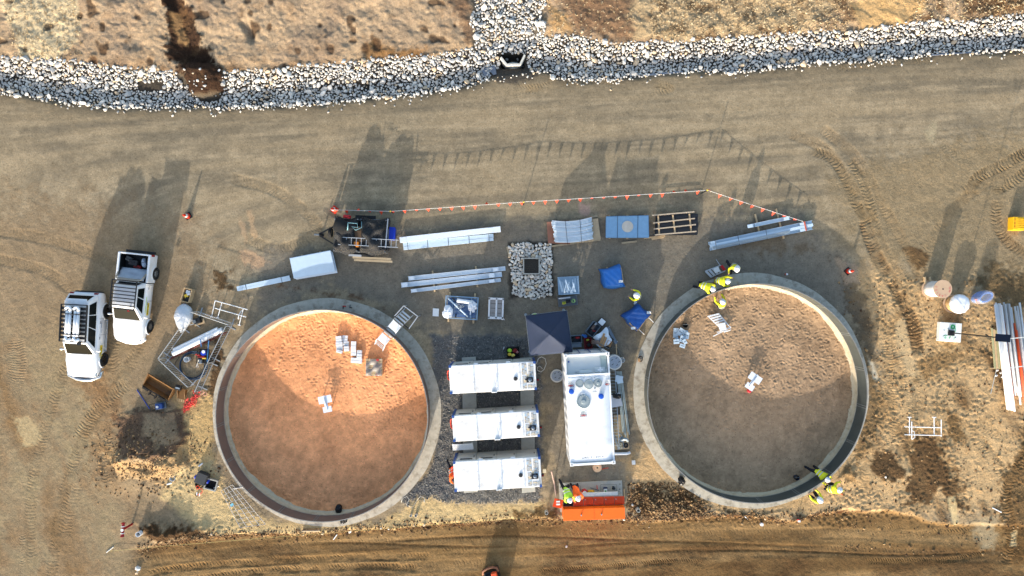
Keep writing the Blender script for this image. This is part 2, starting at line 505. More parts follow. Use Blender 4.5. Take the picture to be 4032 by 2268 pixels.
# wet and freshly dug patches, plus shade painted beside the east tank
for poly, col, sf, wp, rg, am in [
    ([(560, 2080), (640, 2060), (700, 2075), (760, 2055), (830, 2090), (800, 2125), (620, 2135)], WETD, 14, 18, 1.5, .95),
    ([(2020, 2010), (2190, 2000), (2200, 2045), (2030, 2050)], WET, 14, 16, 1.2, .9),
    ([(2490, 1925), (2570, 1910), (2640, 1930), (2700, 1920), (2780, 2000), (2760, 2035), (2560, 2040), (2470, 1990)], WETD * 1.25, 12, 18, 1.4, .95),
    ([(2860, 2010), (2960, 2020), (3010, 2040), (2850, 2040)], WETD, 10, 12, 1.2, .8),
    ([(3430, 1785), (3500, 1780), (3570, 1850), (3560, 1890), (3510, 1905), (3440, 1860)], WETD * 1.1, 10, 12, 1.0, .9),
    ([(3590, 1720), (3720, 1715), (3720, 1800), (3790, 1900), (3800, 2000), (3740, 2010), (3700, 1940), (3650, 1980), (3580, 1985), (3560, 1880), (3600, 1800)], WETD * 1.35, 14, 20, 1.0, .9),
    ([(3590, 1440), (3660, 1400), (3780, 1380), (3820, 1400), (3720, 1450), (3650, 1500), (3600, 1500)], SANDB * .72, 12, 12, .9, .85),
    ([(3350, 1380), (3400, 1400), (3470, 1560), (3450, 1680), (3400, 1800), (3370, 1900), (3330, 1900), (3390, 1700), (3420, 1560)], SANDB * .62, 20, 24, 1.5, .8),
    ([(3730, 1620), (3770, 1640), (3810, 1730), (3760, 1740), (3720, 1660)], WET, 12, 12, .9, .85),
    ([(3950, 1900), (4040, 1700), (4100, 2200), (4000, 2200), (3940, 2050)], WET * .8, 24, 24, 1.0, .85),
    ([(3560, 980), (3620, 975), (3660, 1010), (3640, 1060), (3590, 1050)], alb(92, 70, 46), 10, 10, .7, .9),
    ([(3820, 1120), (3900, 1040), (4080, 1090), (4080, 1200), (3950, 1200)], alb(104, 84, 56), 24, 24, 1.0, .8),
    ([(3290, 1000), (3360, 1060), (3420, 1240), (3440, 1420), (3380, 1330), (3330, 1180)], alb(92, 80, 64), 18, 20, .7, .7),  # dark crescent along the east tank's shadow side, shade painted into the soil
    ([(850, 1330), (900, 1390), (880, 1470), (840, 1560), (815, 1540), (840, 1440)], alb(96, 72, 48), 12, 16, 1.5, .9),
    ([(700, 1570), (790, 1540), (800, 1570), (740, 1600)], SAND, 10, 10, .6, .6),
    ([(1090, 1120), (1330, 1165), (1450, 1185), (1530, 1215), (1400, 1165), (1240, 1150)], alb(112, 80, 54), 10, 12, .8, .7),
    ([(840, 1070), (900, 1060), (905, 1130), (860, 1140)], alb(96, 72, 46), 10, 14, .8, .9),
    ([(955, 990), (1010, 985), (1060, 1030), (1020, 1060), (960, 1030)], alb(196, 160, 124), 10, 14, .4, .8),
    ([(975, 830), (990, 830), (1015, 930), (995, 940)], alb(192, 160, 122), 5, 6, .3, .7),
    ([(935, 850), (955, 870), (980, 950), (965, 960)], alb(190, 158, 122), 5, 6, .3, .6),
    ([(2285, 805), (2330, 805), (2330, 850), (2285, 850)], alb(206, 166, 146), 10, 10, .3, .65),
    ([(3290, 1020), (3370, 1040), (3385, 1110), (3330, 1120)], alb(172, 150, 124), 8, 10, .4, .8),
    ([(50, 1640), (110, 1640), (160, 1690), (160, 1760), (90, 1760)], alb(196, 172, 128), 12, 14, .3, .75),
    ([(3420, 1420), (3440, 1430), (3460, 1500), (3440, 1490)], alb(206, 192, 164), 4, 3, .1, .9),
    ([(3520, 1260), (3570, 1240), (3590, 1400), (3640, 1500), (3580, 1480), (3540, 1380)], alb(204, 176, 132), 12, 10, .2, .7),
    ([(3830, 2050), (3920, 2040), (3930, 2170), (3860, 2180)], alb(176, 158, 124), 16, 14, .3, .7),
    ([(3730, 1960), (3760, 1955), (3775, 2070), (3750, 2070)], alb(222, 194, 142), 6, 6, .2, .8),
    ([(3990, 2100), (4010, 2095), (4005, 2150), (3990, 2150)], alb(226, 200, 150), 5, 5, .2, .8),
    ([(3640, 520), (3690, 470), (3700, 500), (3670, 570)], alb(184, 168, 134), 12, 14, .3, .6),
    ([(3000, 880), (3100, 960), (3200, 980), (3000, 1000), (2900, 960)], alb(112, 90, 62), 20, 20, .4, .5),
    ([(300, 1290), (420, 1500), (480, 1620), (420, 1740), (380, 1900), (330, 1700), (350, 1500)], alb(150, 112, 74), 40, 40, .8, .5)]:
    patch(poly, col, sf * .9, wp * 1.5, rg, am)
# the bank beyond the drain
bk = sstep(0.97, 1.03, U + 0.03 * W3)
blend(bk, BANK, 0.9)
bk2 = fbm(GX * 0.9 - GY * 0.5, GY * 0.35 + GX * 0.2, 0.8, 4, 51)
blend(np.clip(bk * (0.25 + 0.9 * bk2), 0, 1) * 0.65, BANKM)
blend(np.clip(bk * (-0.25 + 1.1 * W2), 0, 1) * 0.5, alb(120, 92, 64), 1.2)
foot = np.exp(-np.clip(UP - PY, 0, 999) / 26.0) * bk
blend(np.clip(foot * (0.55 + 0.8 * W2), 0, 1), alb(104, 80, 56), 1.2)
patch([(-60, -80), (20, 20), (60, 120), (90, 225), (230, 235), (300, 190), (335, 60), (345, -80)], alb(204, 186, 150), 12, 16, 1.6, .85)
patch([(2150, -80), (2480, -80), (2500, 60), (2560, 170), (2400, 150), (2240, 100)], alb(118, 88, 64), 26, 30, 1.2, .8)
patch([(2160, 20), (2230, 60), (2260, 130), (2170, 120)], alb(180, 142, 94), 14, 16, .6, .8)
patch([(2560, -80), (3330, -80), (3280, 60), (3150, 120), (2700, 160), (2500, 150), (2480, 60)], alb(188, 164, 126), 26, 30, 1.8, .85)
tuft_shade = np.clip(bk * sstep(2480, 2620, PX) * (0.02 + 1.2 * W2 + 0.5 * W3), 0, 1)
blend(tuft_shade * 0.8, alb(88, 66, 46), 2.0)  # dark brown shade among the grass clumps, painted into the bank colour
patch([(3330, 20), (3620, -80), (3640, 40), (3560, 95), (3400, 110), (3360, 80)], alb(196, 160, 108), 14, 16, .7, .8)
patch([(3760, -60), (4060, -60), (4060, 40), (3900, 70), (3800, 60)], alb(96, 70, 44), 20, 24, 1.6, .8)
patch([(1690, -60), (1860, -60), (1860, 60), (1885, 150), (1840, 170), (1800, 70)], alb(108, 82, 62), 16, 24, 1.2, .75)
patch([(1430, 180), (1480, 150), (1560, 200), (1680, 190), (1650, 225), (1440, 235)], alb(128, 92, 52), 14, 18, 1.0, .8)
# spotted dark hollows on the bank
spot = np.clip((fbm(GX, GY, 1.5, 2, 91) - 0.62) * 5, 0, 1) * bk * (PX < 1850)
blend(spot * 0.8, alb(74, 54, 38)); Z = Z - spot * 0.05
# fresh slump
sxl = 690 + (PY / 390) * 125 + 18 * np.sin(PY / 37.0)
wl = np.interp(PY, [-100, 0, 100, 200, 300, 350, 395], [36, 40, 56, 74, 92, 72, 40])
slm = (1 - sstep(0.8, 1.15, np.abs(PX - sxl) / wl + 0.3 * W3 + 0.35 * W2)) * (1 - sstep(352, 396, PY + 14 * W2))
blend(slm, alb(72, 52, 38), 2.4)
blend(np.clip(slm * (-0.1 + 1.0 * W2), 0, 1) * .6, alb(120, 90, 60))
patch([(690, 60), (720, 60), (730, 130), (735, 178), (700, 165), (690, 110)], alb(170, 134, 90), 6, 10, 1.0, .6)
# drain bed under the stones: damp dark soil
db = sstep(-0.02, 0.04, U) * (1 - sstep(0.94, 1.0, U)) * (1 - slm)
blend(db, alb(64, 58, 50), 0.6)
fch = sstep(1850, 1868, PX + 8 * W3) * (1 - sstep(2132, 2150, PX + 8 * W3)) * (U > 0.9)
blend(fch, alb(92, 84, 72), 0.6)
# worn patch round the culvert mouth
patch([(1945, 270), (2080, 268), (2120, 300), (2060, 330), (1960, 320)], alb(78, 72, 64), 10, 12, .5, .9)

# tyre and track marks: (points, width px, lug pitch m, strength)
TRK = np.zeros(GX.shape + (3,), np.float32)
def track(pts, wpx, pitch, st, dark=0.0, dcol=WET, dig=0.012):
    global TRK, Z
    xs = [p[0] for p in pts]; ys = [p[1] for p in pts]; mg = wpx + 30
    ix = np.where((gx * S0 + 2016 > min(xs) - mg) & (gx * S0 + 2016 < max(xs) + mg))[0]
    iy = np.where((1134 - gy * S0 > min(ys) - mg) & (1134 - gy * S0 < max(ys) + mg))[0]
    sl = (slice(iy[0], iy[-1] + 1), slice(ix[0], ix[-1] + 1))
    # resample smooth path
    p = np.array(pts, float)
    t = np.linspace(0, len(p) - 1, (len(p) - 1) * 5 + 1)
    def cr(a):
        q = np.concatenate([[2 * a[0] - a[1]], a, [2 * a[-1] - a[-2]]])
        i = np.minimum(t.astype(int), len(a) - 2); f = t - i
        p0, p1, p2, p3 = q[i], q[i + 1], q[i + 2], q[i + 3]
        return 0.5 * (2 * p1 + (p2 - p0) * f + (2 * p0 - 5 * p1 + 4 * p2 - p3) * f * f + (3 * p1 - p0 - 3 * p2 + p3) * f ** 3)
    qx, qy = cr(p[:, 0]), cr(p[:, 1])
    x, y = PX[sl], PY[sl]
    best = np.full(x.shape, 1e9); S = np.zeros(x.shape); T = np.zeros(x.shape); acc = 0
    for i in range(len(qx) - 1):
        ex, ey = qx[i + 1] - qx[i], qy[i + 1] - qy[i]; L = math.hypot(ex, ey)
        tt = np.clip(((x - qx[i]) * ex + (y - qy[i]) * ey) / (L * L), 0, 1)
        ox, oy = x - qx[i] - tt * ex, y - qy[i] - tt * ey
        d = np.hypot(ox, oy)
        k = d < best
        best = np.where(k, d, best)
        S = np.where(k, acc + tt * L, S); T = np.where(k, np.sign(ox * ey - oy * ex) * d, T)
        acc += L
    core = (1 - sstep(wpx * 0.42, wpx * 0.52, best)) * sstep(0, 30, S) * (1 - sstep(acc - 30, acc, S)) * np.clip(0.8 + 0.8 * W2[sl], 0.15, 1)
    near = best < wpx * 0.75
    sub = TRK[sl]
    sub[..., 0] = np.where(near, S / S0 / pitch, sub[..., 0])
    sub[..., 1] = np.where(near, T / wpx, sub[..., 1])
    sub[..., 2] = np.where(near, core * st, sub[..., 2])
    TRK[sl] = sub
    Z[sl] -= dig * core
    if dark:
        full = np.zeros(GX.shape, np.float32); full[sl] = core * dark
        blend(full, dcol)

for pts_ in ([(3100, 520), (3260, 600), (3390, 800), (3480, 980), (3570, 1180), (3630, 1500), (3590, 1800), (3690, 2010)], [(3230, 500), (3370, 620), (3470, 800), (3560, 960), (3680, 1200)], [(4080, 640), (3850, 740), (3700, 900), (3600, 1100)], [(3500, 1250), (3490, 1500), (3440, 1750), (3380, 1960)], [(3800, 1500), (3760, 1700), (3760, 1900), (3860, 2090)], [(4060, 1560), (3900, 1640), (3780, 1800)],
              [(-60, 900), (250, 960), (480, 1080), (560, 1300), (470, 1500), (330, 1720), (240, 2000), (200, 2300)], [(-60, 1010), (200, 1080), (330, 1250), (220, 1550), (130, 1900), (120, 2300)], [(900, 700), (1100, 760), (1250, 900), (1100, 980), (950, 930)], [(500, 2225), (1100, 2170), (1800, 2140), (2600, 2120), (3300, 2110), (3900, 2130)], [(500, 2290), (1300, 2260), (2200, 2215), (3100, 2180), (4000, 2200)]):
    track(pts_, 46, .2, .45, .28, SANDB * .72 if pts_[0][0] > 2000 and pts_[0][1] > 450 else alb(122, 100, 70), .02)
track([(3190, 590), (3290, 640), (3370, 800), (3440, 930)], 40, .22, 1.2, .4, alb(120, 96, 62))
track([(3340, 620), (3400, 720), (3440, 860), (3470, 960)], 38, .22, 1.2, .35, alb(120, 96, 62))
track([(3400, 860), (3450, 1000), (3530, 1130), (3590, 1260), (3620, 1400)], 52, .2, 2.2, .6, alb(118, 88, 56), .05)
track([(3460, 1010), (3520, 1130), (3540, 1220)], 40, .2, 1.6, .4, alb(122, 92, 58), .03)
track([(4060, 590), (3950, 650), (3850, 700), (3820, 760)], 48, .2, 1.8, .55, alb(108, 86, 56), .02)
track([(4060, 660), (3980, 720), (3900, 760)], 44, .2, 1.6, .45, alb(116, 94, 62), .02)
track([(3930, 780), (3920, 850), (3960, 940), (4060, 1020)], 46, .22, 1.7, .5, alb(116, 90, 58), .02)
track([(3780, 760), (3830, 740), (3870, 770)], 40, .2, .8, .4, alb(110, 88, 58))
track([(3480, 1300), (3520, 1460), (3540, 1600), (3520, 1760)], 60, .16, .8, .1)
track([(3570, 1480), (3600, 1600), (3570, 1720)], 55, .16, .7, .1)
track([(3820, 1700), (3900, 1790), (3980, 1900), (4060, 1960)], 52, .2, 1.8, .35, SANDB * .7, .03)
track([(4060, 1760), (3990, 1870), (3960, 1960), (3990, 2110), (3970, 2230)], 46, .2, 1.9, .55, WET, .03)
track([(3870, 1680), (3960, 1720), (4060, 1730)], 44, .2, .8, .2, SANDB * .8, .02)
track([(560, 2268), (760, 2240), (1010, 2225), (1300, 2210), (1500, 2205), (1700, 2200)], 30, .2, 1.8, .5, alb(118, 88, 52), .04)
track([(700, 2300), (1000, 2262), (1300, 2245), (1500, 2240), (1650, 2250)], 30, .2, 1.9, .55, alb(108, 80, 46), .04)
track([(1010, 2205), (1200, 2215), (1320, 2205), (1480, 2195), (1560, 2188)], 26, .2, .9, .2, alb(140, 108, 66), .02)
track([(1720, 2180), (1800, 2178), (1930, 2180)], 30, .2, .8, .2)
track([(2120, 2262), (2300, 2248), (2480, 2235), (2640, 2222), (2780, 2225)], 22, .14, 2.0, .6, alb(104, 76, 44), .03)
track([(3400, 2218), (3560, 2215), (3720, 2210), (3900, 2185)], 24, .14, 1.6, .4, alb(120, 90, 52), .02)
track([(3470, 2092), (3520, 2085), (3580, 2088)], 22, .14, .9, .1)
track([(3660, 2100), (3760, 2098), (3860, 2090)], 26, .18, .8, .3, WET)
track([(60, 1330), (70, 1420), (60, 1520)], 70, .15, .8, 0)
track([(470, 1290), (440, 1400), (470, 1470)], 50, .2, .6, .1)
track([(520, 1500), (440, 1560), (360, 1640), (310, 1740)], 56, .18, .8, .15)
track([(430, 1700), (410, 1820), (430, 1920)], 40, .2, .7, .1)
track([(90, 2080), (85, 2180), (95, 2290)], 26, .16, .6, 0)
track([(300, 1900), (270, 2000), (250, 2120)], 60, .2, .5, .1)
track([(2200, 330), (2330, 318), (2460, 325)], 26, .18, .7, .2, alb(150, 120, 78))
track([(2030, 352), (2130, 345), (2180, 330)], 34, .18, .8, .3, alb(150, 122, 80))
track([(2570, 320), (2640, 350), (2560, 360)], 34, .18, .7, .3, alb(150, 122, 80))
track([(3290, 268), (3400, 262), (3560, 245), (3700, 238)], 26, .18, .7, .15, alb(150, 122, 80))
track([(3690, 560), (3740, 590), (3800, 640)], 26, .2, .6, 0)
# long wheel ruts on the bench
for (a, b, yy, dd) in [(1450, 2700, 2138, .03), (2200, 3300, 2160, .03), (2700, 4000, 2190, .04), (2100, 2900, 2190, .02), (1200, 2100, 2160, .03)]:
    yr = yy + 12 * np.sin(PX / 210.0 + yy) - (PX - a) * 0.012
    r = np.exp(-((PY - yr) / 4.0) ** 2) * sstep(a, a + 150, PX) * (1 - sstep(b - 150, b, PX))
    Z = Z - dd * r
    blend(np.clip(r * 0.8, 0, 1), alb(96, 70, 40))

# relief
Z = Z + inframe * (RG * (0.020 * fbm(GX, GY, 2.2, 4, 101) + 0.010 * fbm(GX, GY, 6.5, 2, 105)) + 0.03 * W4 * (U < 0) * 0.5)
Z = Z + slm * inframe * (0.07 * fbm(GX, GY, 2.4, 3, 151) + 0.04 * np.abs(fbm(GX, GY, 6.0, 2, 157)))
Z = Z + bk * inframe * (0.09 * fbm(GX + GY * .4, GY, 1.1, 4, 111) + 0.05 * np.abs(fbm(GX, GY, 3.0, 3, 121)))
chn = np.clip(RG - 0.45, 0, 1.2) * inframe * (U < 0)
Z = Z + chn * (0.035 * np.abs(fbm(GX, GY, 1.9, 3, 131)) + 0.028 * np.abs(fbm(GX + 3, GY, 4.6, 2, 137)) - 0.02)
rb = np.random.RandomState(8)
for _ in range(5200):
    zone = rb.rand()
    qx, qy = (rb.uniform(3300, 4032), rb.uniform(1080, 2050)) if zone < .62 else (rb.uniform(2480, 3600), rb.uniform(1930, 2080)) if zone < .78 else (rb.uniform(600, 1100), rb.uniform(1500, 2110))
    cx_, cy_ = (qx - 2016) / S0, (1134 - qy) / S0
    i = int(np.searchsorted(gx, cx_)); j = int(np.searchsorted(gy, cy_))
    if not (6 < i < len(gx) - 6 and 6 < j < len(gy) - 6) or RG[j, i] < 0.5 or W1[j, i] < -0.1:
        continue
    an = rb.uniform(0, PI); l = rb.uniform(.09, .2); k = rb.uniform(.06, .1); dp = rb.uniform(.012, .04)
    sl = (slice(j - 5, j + 6), slice(i - 5, i + 6))
    ddx = GX[sl] - cx_; ddy = GY[sl] - cy_
    u_ = ddx * math.cos(an) + ddy * math.sin(an); v_ = -ddx * math.sin(an) + ddy * math.cos(an)
    e = (u_ / l) ** 2 + (v_ / k) ** 2
    Z[sl] += -dp * np.exp(-e * 1.5) + dp * .5 * np.exp(-(np.sqrt(e) - 1.3) ** 2 * 7)
for (tx, ty, R) in TANKS:
    r = np.hypot(GX - tx, GY - ty)
    Z = np.where(r < R + 0.45, -0.75, Z)
    Z = np.where((r >= R + 0.45) & (r < R + 1.0), np.minimum(Z, 0.03), Z)

def gz(x, y):
    """ground height under a point"""
    i = int(np.clip(np.searchsorted(gx, x), 1, len(gx) - 1)); j = int(np.clip(np.searchsorted(gy, y), 1, len(gy) - 1))
    return float(Z[j, i])

C = np.clip(C * (1 + 0.10 * W3[..., None] + 0.05 * W2[..., None]), 0.01, 1)
nxv, nyv = len(gx), len(gy)
me = bpy.data.meshes.new('ground')
co = np.stack([GX, GY, Z], -1).reshape(-1, 3).astype(np.float32)
me.vertices.add(len(co)); me.vertices.foreach_set('co', co.ravel())
jj, ii = np.meshgrid(np.arange(nyv - 1), np.arange(nxv - 1), indexing='ij')
a_ = (jj * nxv + ii).ravel()
quads = np.stack([a_, a_ + 1, a_ + nxv + 1, a_ + nxv], -1).astype(np.int32)
nq = len(quads)
me.loops.add(nq * 4); me.loops.foreach_set('vertex_index', quads.ravel())
me.polygons.add(nq)
me.polygons.foreach_set('loop_start', np.arange(0, nq * 4, 4, dtype=np.int32))
me.polygons.foreach_set('use_smooth', np.ones(nq, bool))
me.update(calc_edges=True)
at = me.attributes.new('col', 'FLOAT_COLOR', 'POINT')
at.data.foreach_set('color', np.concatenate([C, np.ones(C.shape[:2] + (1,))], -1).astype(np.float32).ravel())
at = me.attributes.new('rgh', 'FLOAT', 'POINT')
at.data.foreach_set('value', RG.astype(np.float32).ravel())
at = me.attributes.new('trk', 'FLOAT_VECTOR', 'POINT')
at.data.foreach_set('vector', TRK.astype(np.float32).ravel())

def soil_material(name, tracks=True, spk=0.62):
    m = bpy.data.materials.new(name); m.use_nodes = True
    nt = m.node_tree; N = nt.nodes; Lk = nt.links
    b = N['Principled BSDF']
    b.inputs['Roughness'].default_value = 0.95; b.inputs['Specular IOR Level'].default_value = 0.12
    geo = N.new('ShaderNodeNewGeometry')
    def attr(n):
        a = N.new('ShaderNodeAttribute'); a.attribute_name = n; return a
    def noise(sc, det, rgh=0.6):
        n = N.new('ShaderNodeTexNoise'); n.inputs['Scale'].default_value = sc; n.inputs['Detail'].default_value = det; n.inputs['Roughness'].default_value = rgh
        Lk.new(geo.outputs['Position'], n.inputs['Vector']); return n.outputs['Fac']
    def math_(op, a, c, c2=None):
        n = N.new('ShaderNodeMath'); n.operation = op
        for i, v in enumerate((a, c, c2)):
            if v is None: continue
            if isinstance(v, (int, float)): n.inputs[i].default_value = v
            else: Lk.new(v, n.inputs[i])
        return n.outputs[0]
    ca = attr('col'); ra = attr('rgh')
    fine = noise(9.0, 8, 0.82); mid = noise(2.4, 6, 0.7); peb = N.new('ShaderNodeTexVoronoi')
    peb.inputs['Scale'].default_value = 11.0
    Lk.new(geo.outputs['Position'], peb.inputs['Vector'])
    f1 = math_('MULTIPLY_ADD', math_('SUBTRACT', fine, 0.5), spk * 2.6, 1.0)
    f2 = math_('MULTIPLY_ADD', math_('SUBTRACT', mid, 0.5), 0.6, 1.0)
    # odd pebbles, a few dark, a few pale
    sep = N.new('ShaderNodeSeparateColor'); Lk.new(peb.outputs['Color'], sep.inputs[0])
    near = math_('LESS_THAN', peb.outputs['Distance'], 0.30)
    dk = math_('MULTIPLY', near, math_('GREATER_THAN', sep.outputs[0], 0.86))
    lt = math_('MULTIPLY', near, math_('LESS_THAN', sep.outputs[0], 0.05))
    f3 = math_('ADD', math_('MULTIPLY_ADD', dk, -0.38, 1.0), math_('MULTIPLY', lt, 0.35))
    f = math_('MULTIPLY', math_('MULTIPLY', f1, f2), f3)
    sc = N.new('ShaderNodeVectorMath'); sc.operation = 'SCALE'
    Lk.new(ca.outputs['Color'], sc.inputs[0]); Lk.new(f, sc.inputs['Scale'])
    Lk.new(sc.outputs[0], b.inputs['Base Color'])
    h1 = math_('MULTIPLY', noise(5.0, 7, 0.7), 0.07)
    h2 = math_('MULTIPLY', noise(16.0, 4, 0.7), 0.026)
    h = math_('MULTIPLY', math_('ADD', h1, h2), math_('ADD', ra.outputs['Fac'], 0.12))
    if tracks:
        ta = attr('trk')
        sx = N.new('ShaderNodeSeparateXYZ'); Lk.new(ta.outputs['Vector'], sx.inputs[0])
        at_ = math_('ABSOLUTE', sx.outputs[1], 0)
        ph = math_('MULTIPLY', math_('ADD', math_('ADD', sx.outputs[0], math_('MULTIPLY', noise(2.2, 2), 1.4)), math_('MULTIPLY', at_, 1.1)), 2 * PI)
        wv = math_('SINE', ph, 0)
        wv = math_('SMOOTH_MIN', math_('MULTIPLY', wv, 1.6), 1.0, 0.4)
        brk = math_('MULTIPLY_ADD', noise(1.7, 4, 0.7), 3.2, -1.05)
        brk = math_('MINIMUM', math_('MAXIMUM', brk, 0.0), 1.0)
        hk = math_('MULTIPLY', math_('MULTIPLY', math_('MULTIPLY', wv, 0.013), sx.outputs[2]), brk)
        h = math_('ADD', h, hk)
    bp = N.new('ShaderNodeBump'); bp.inputs['Strength'].default_value = 1.0; bp.inputs['Distance'].default_value = 1.0
    Lk.new(h, bp.inputs['Height']); Lk.new(bp.outputs[0], b.inputs['Normal'])
    return m
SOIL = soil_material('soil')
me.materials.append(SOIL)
ground = bpy.data.objects.new('ground', me)
COL.objects.link(ground)
struct(ground)
ground['label'] = 'bare gravel yard, haul road and sandy bench of the building site'
# ---------------------------------------------------------------- sand floors inside the tanks
SANDM = soil_material('tank_sand', tracks=False, spk=0.36)
def sand_floor(name, label, tx, ty, R, lit, seed, dimple_fn):
    st = 0.04
    n = int((R + 0.2) / st)
    xs = np.arange(-n, n + 1) * st
    X, Y = np.meshgrid(xs, xs)
    r = np.hypot(X, Y)
    rng = np.random.RandomState(seed)
    z = 0.03 * fbm(X, Y, 0.7, 3, seed) + 0.006 * fbm(X, Y, 7.0, 2, seed + 3)
    dm = dimple_fn(X, Y)
    nd = 3800
    cx = rng.uniform(-R, R, nd); cy = rng.uniform(-R, R, nd)
    for a, b_ in zip(cx, cy):
        i = int(round(a / st)) + n; j = int(round(b_ / st)) + n
        if not (8 < i < 2 * n - 8 and 8 < j < 2 * n - 8):
            continue
        w = dm[j, i]
        if rng.rand() > w:
            continue
        an = rng.uniform(0, PI); l = rng.uniform(.07, .2); k = rng.uniform(.05, .08); dp = rng.uniform(.006, .026)
        q = 6
        sl = (slice(j - q, j + q + 1), slice(i - q, i + q + 1))
        dx = X[sl] - a; dy = Y[sl] - b_
        u = dx * math.cos(an) + dy * math.sin(an); v = -dx * math.sin(an) + dy * math.cos(an)
        e = (u / l) ** 2 + (v / k) ** 2
        z[sl] += -dp * np.exp(-e * 1.6) + dp * 0.55 * np.exp(-(np.sqrt(e) - 1.25) ** 2 * 9)
    # screed rings left by levelling round the centre post
    ring = np.sin(r * 2 * PI / 0.42 + 0.6 * fbm(X, Y, 0.5, 2, seed + 9))
    z += 0.006 * np.clip(ring - 0.72, 0, 1) * 3 * (1 - dm) * (r > 1.0)
    z += np.clip(r - (R - 0.75), 0, 1) * 0.14 * (0.7 + 0.35 * fbm(X, Y, 1.5, 3, seed + 5))
    keep = r < R - 0.12
    idx = -np.ones(X.shape, int); idx[keep] = np.arange(keep.sum())
    co = np.stack([X[keep], Y[keep], z[keep]], -1)
    q4 = np.stack([idx[:-1, :-1], idx[:-1, 1:], idx[1:, 1:], idx[1:, :-1]], -1).reshape(-1, 4)
    q4 = q4[(q4 >= 0).all(1)]
    me = bpy.data.meshes.new(name)
    me.from_pydata(co.tolist(), [], q4.tolist())
    me.polygons.foreach_set('use_smooth', np.ones(len(me.polygons), bool))
    base = np.array(lit)
    t = fbm(X, Y, 1.2, 4, seed + 20)[keep]; t2 = fbm(X, Y, 4.5, 3, seed + 21)[keep]; dk = dm[keep]
    t0 = fbm(X, Y, 0.35, 3, seed + 30)[keep]
    c = base[None] * (1 + 0.14 * t + 0.14 * t2 + 0.12 * t0)[:, None]
    c = c * (1 - 0.0 * dk)[:, None]
    at = me.attributes.new('col', 'FLOAT_COLOR', 'POINT')
    at.data.foreach_set('color', np.concatenate([c, np.ones((len(c), 1))], -1).astype(np.float32).ravel())
    at = me.attributes.new('rgh', 'FLOAT', 'POINT')
    at.data.foreach_set('value', np.full(len(c), 0.25, np.float32))
    me.materials.append(SANDM)
    o = bpy.data.objects.new(name, me)
    o.location = (tx, ty, FLOOR_Z)
    COL.objects.link(o)
    struct(o); o['label'] = label
    return o
def dl(X, Y):      # trampled towards the top and right rim
    return np.clip(sstep(-1.0, 5.0, Y + 0.75 * X) * 0.9 + 0.05 + 0.4 * fbm(X, Y, 0.6, 2, 5), 0.02, 1)
def dr(X, Y):
    return np.clip(0.25 + 0.75 * sstep(-2.5, 1.5, Y) + 0.3 * fbm(X, Y, 0.6, 2, 6), 0.05, 1)
sand_floor('sand_floor', 'orange levelled sand bed inside the ring of the west tank', *TANKS[0], alb(246, 170, 116), 300, dl)
sand_floor('sand_floor', 'brown trampled sand bed inside the ring of the east tank', *TANKS[1], alb(178, 147, 114), 340, dr)

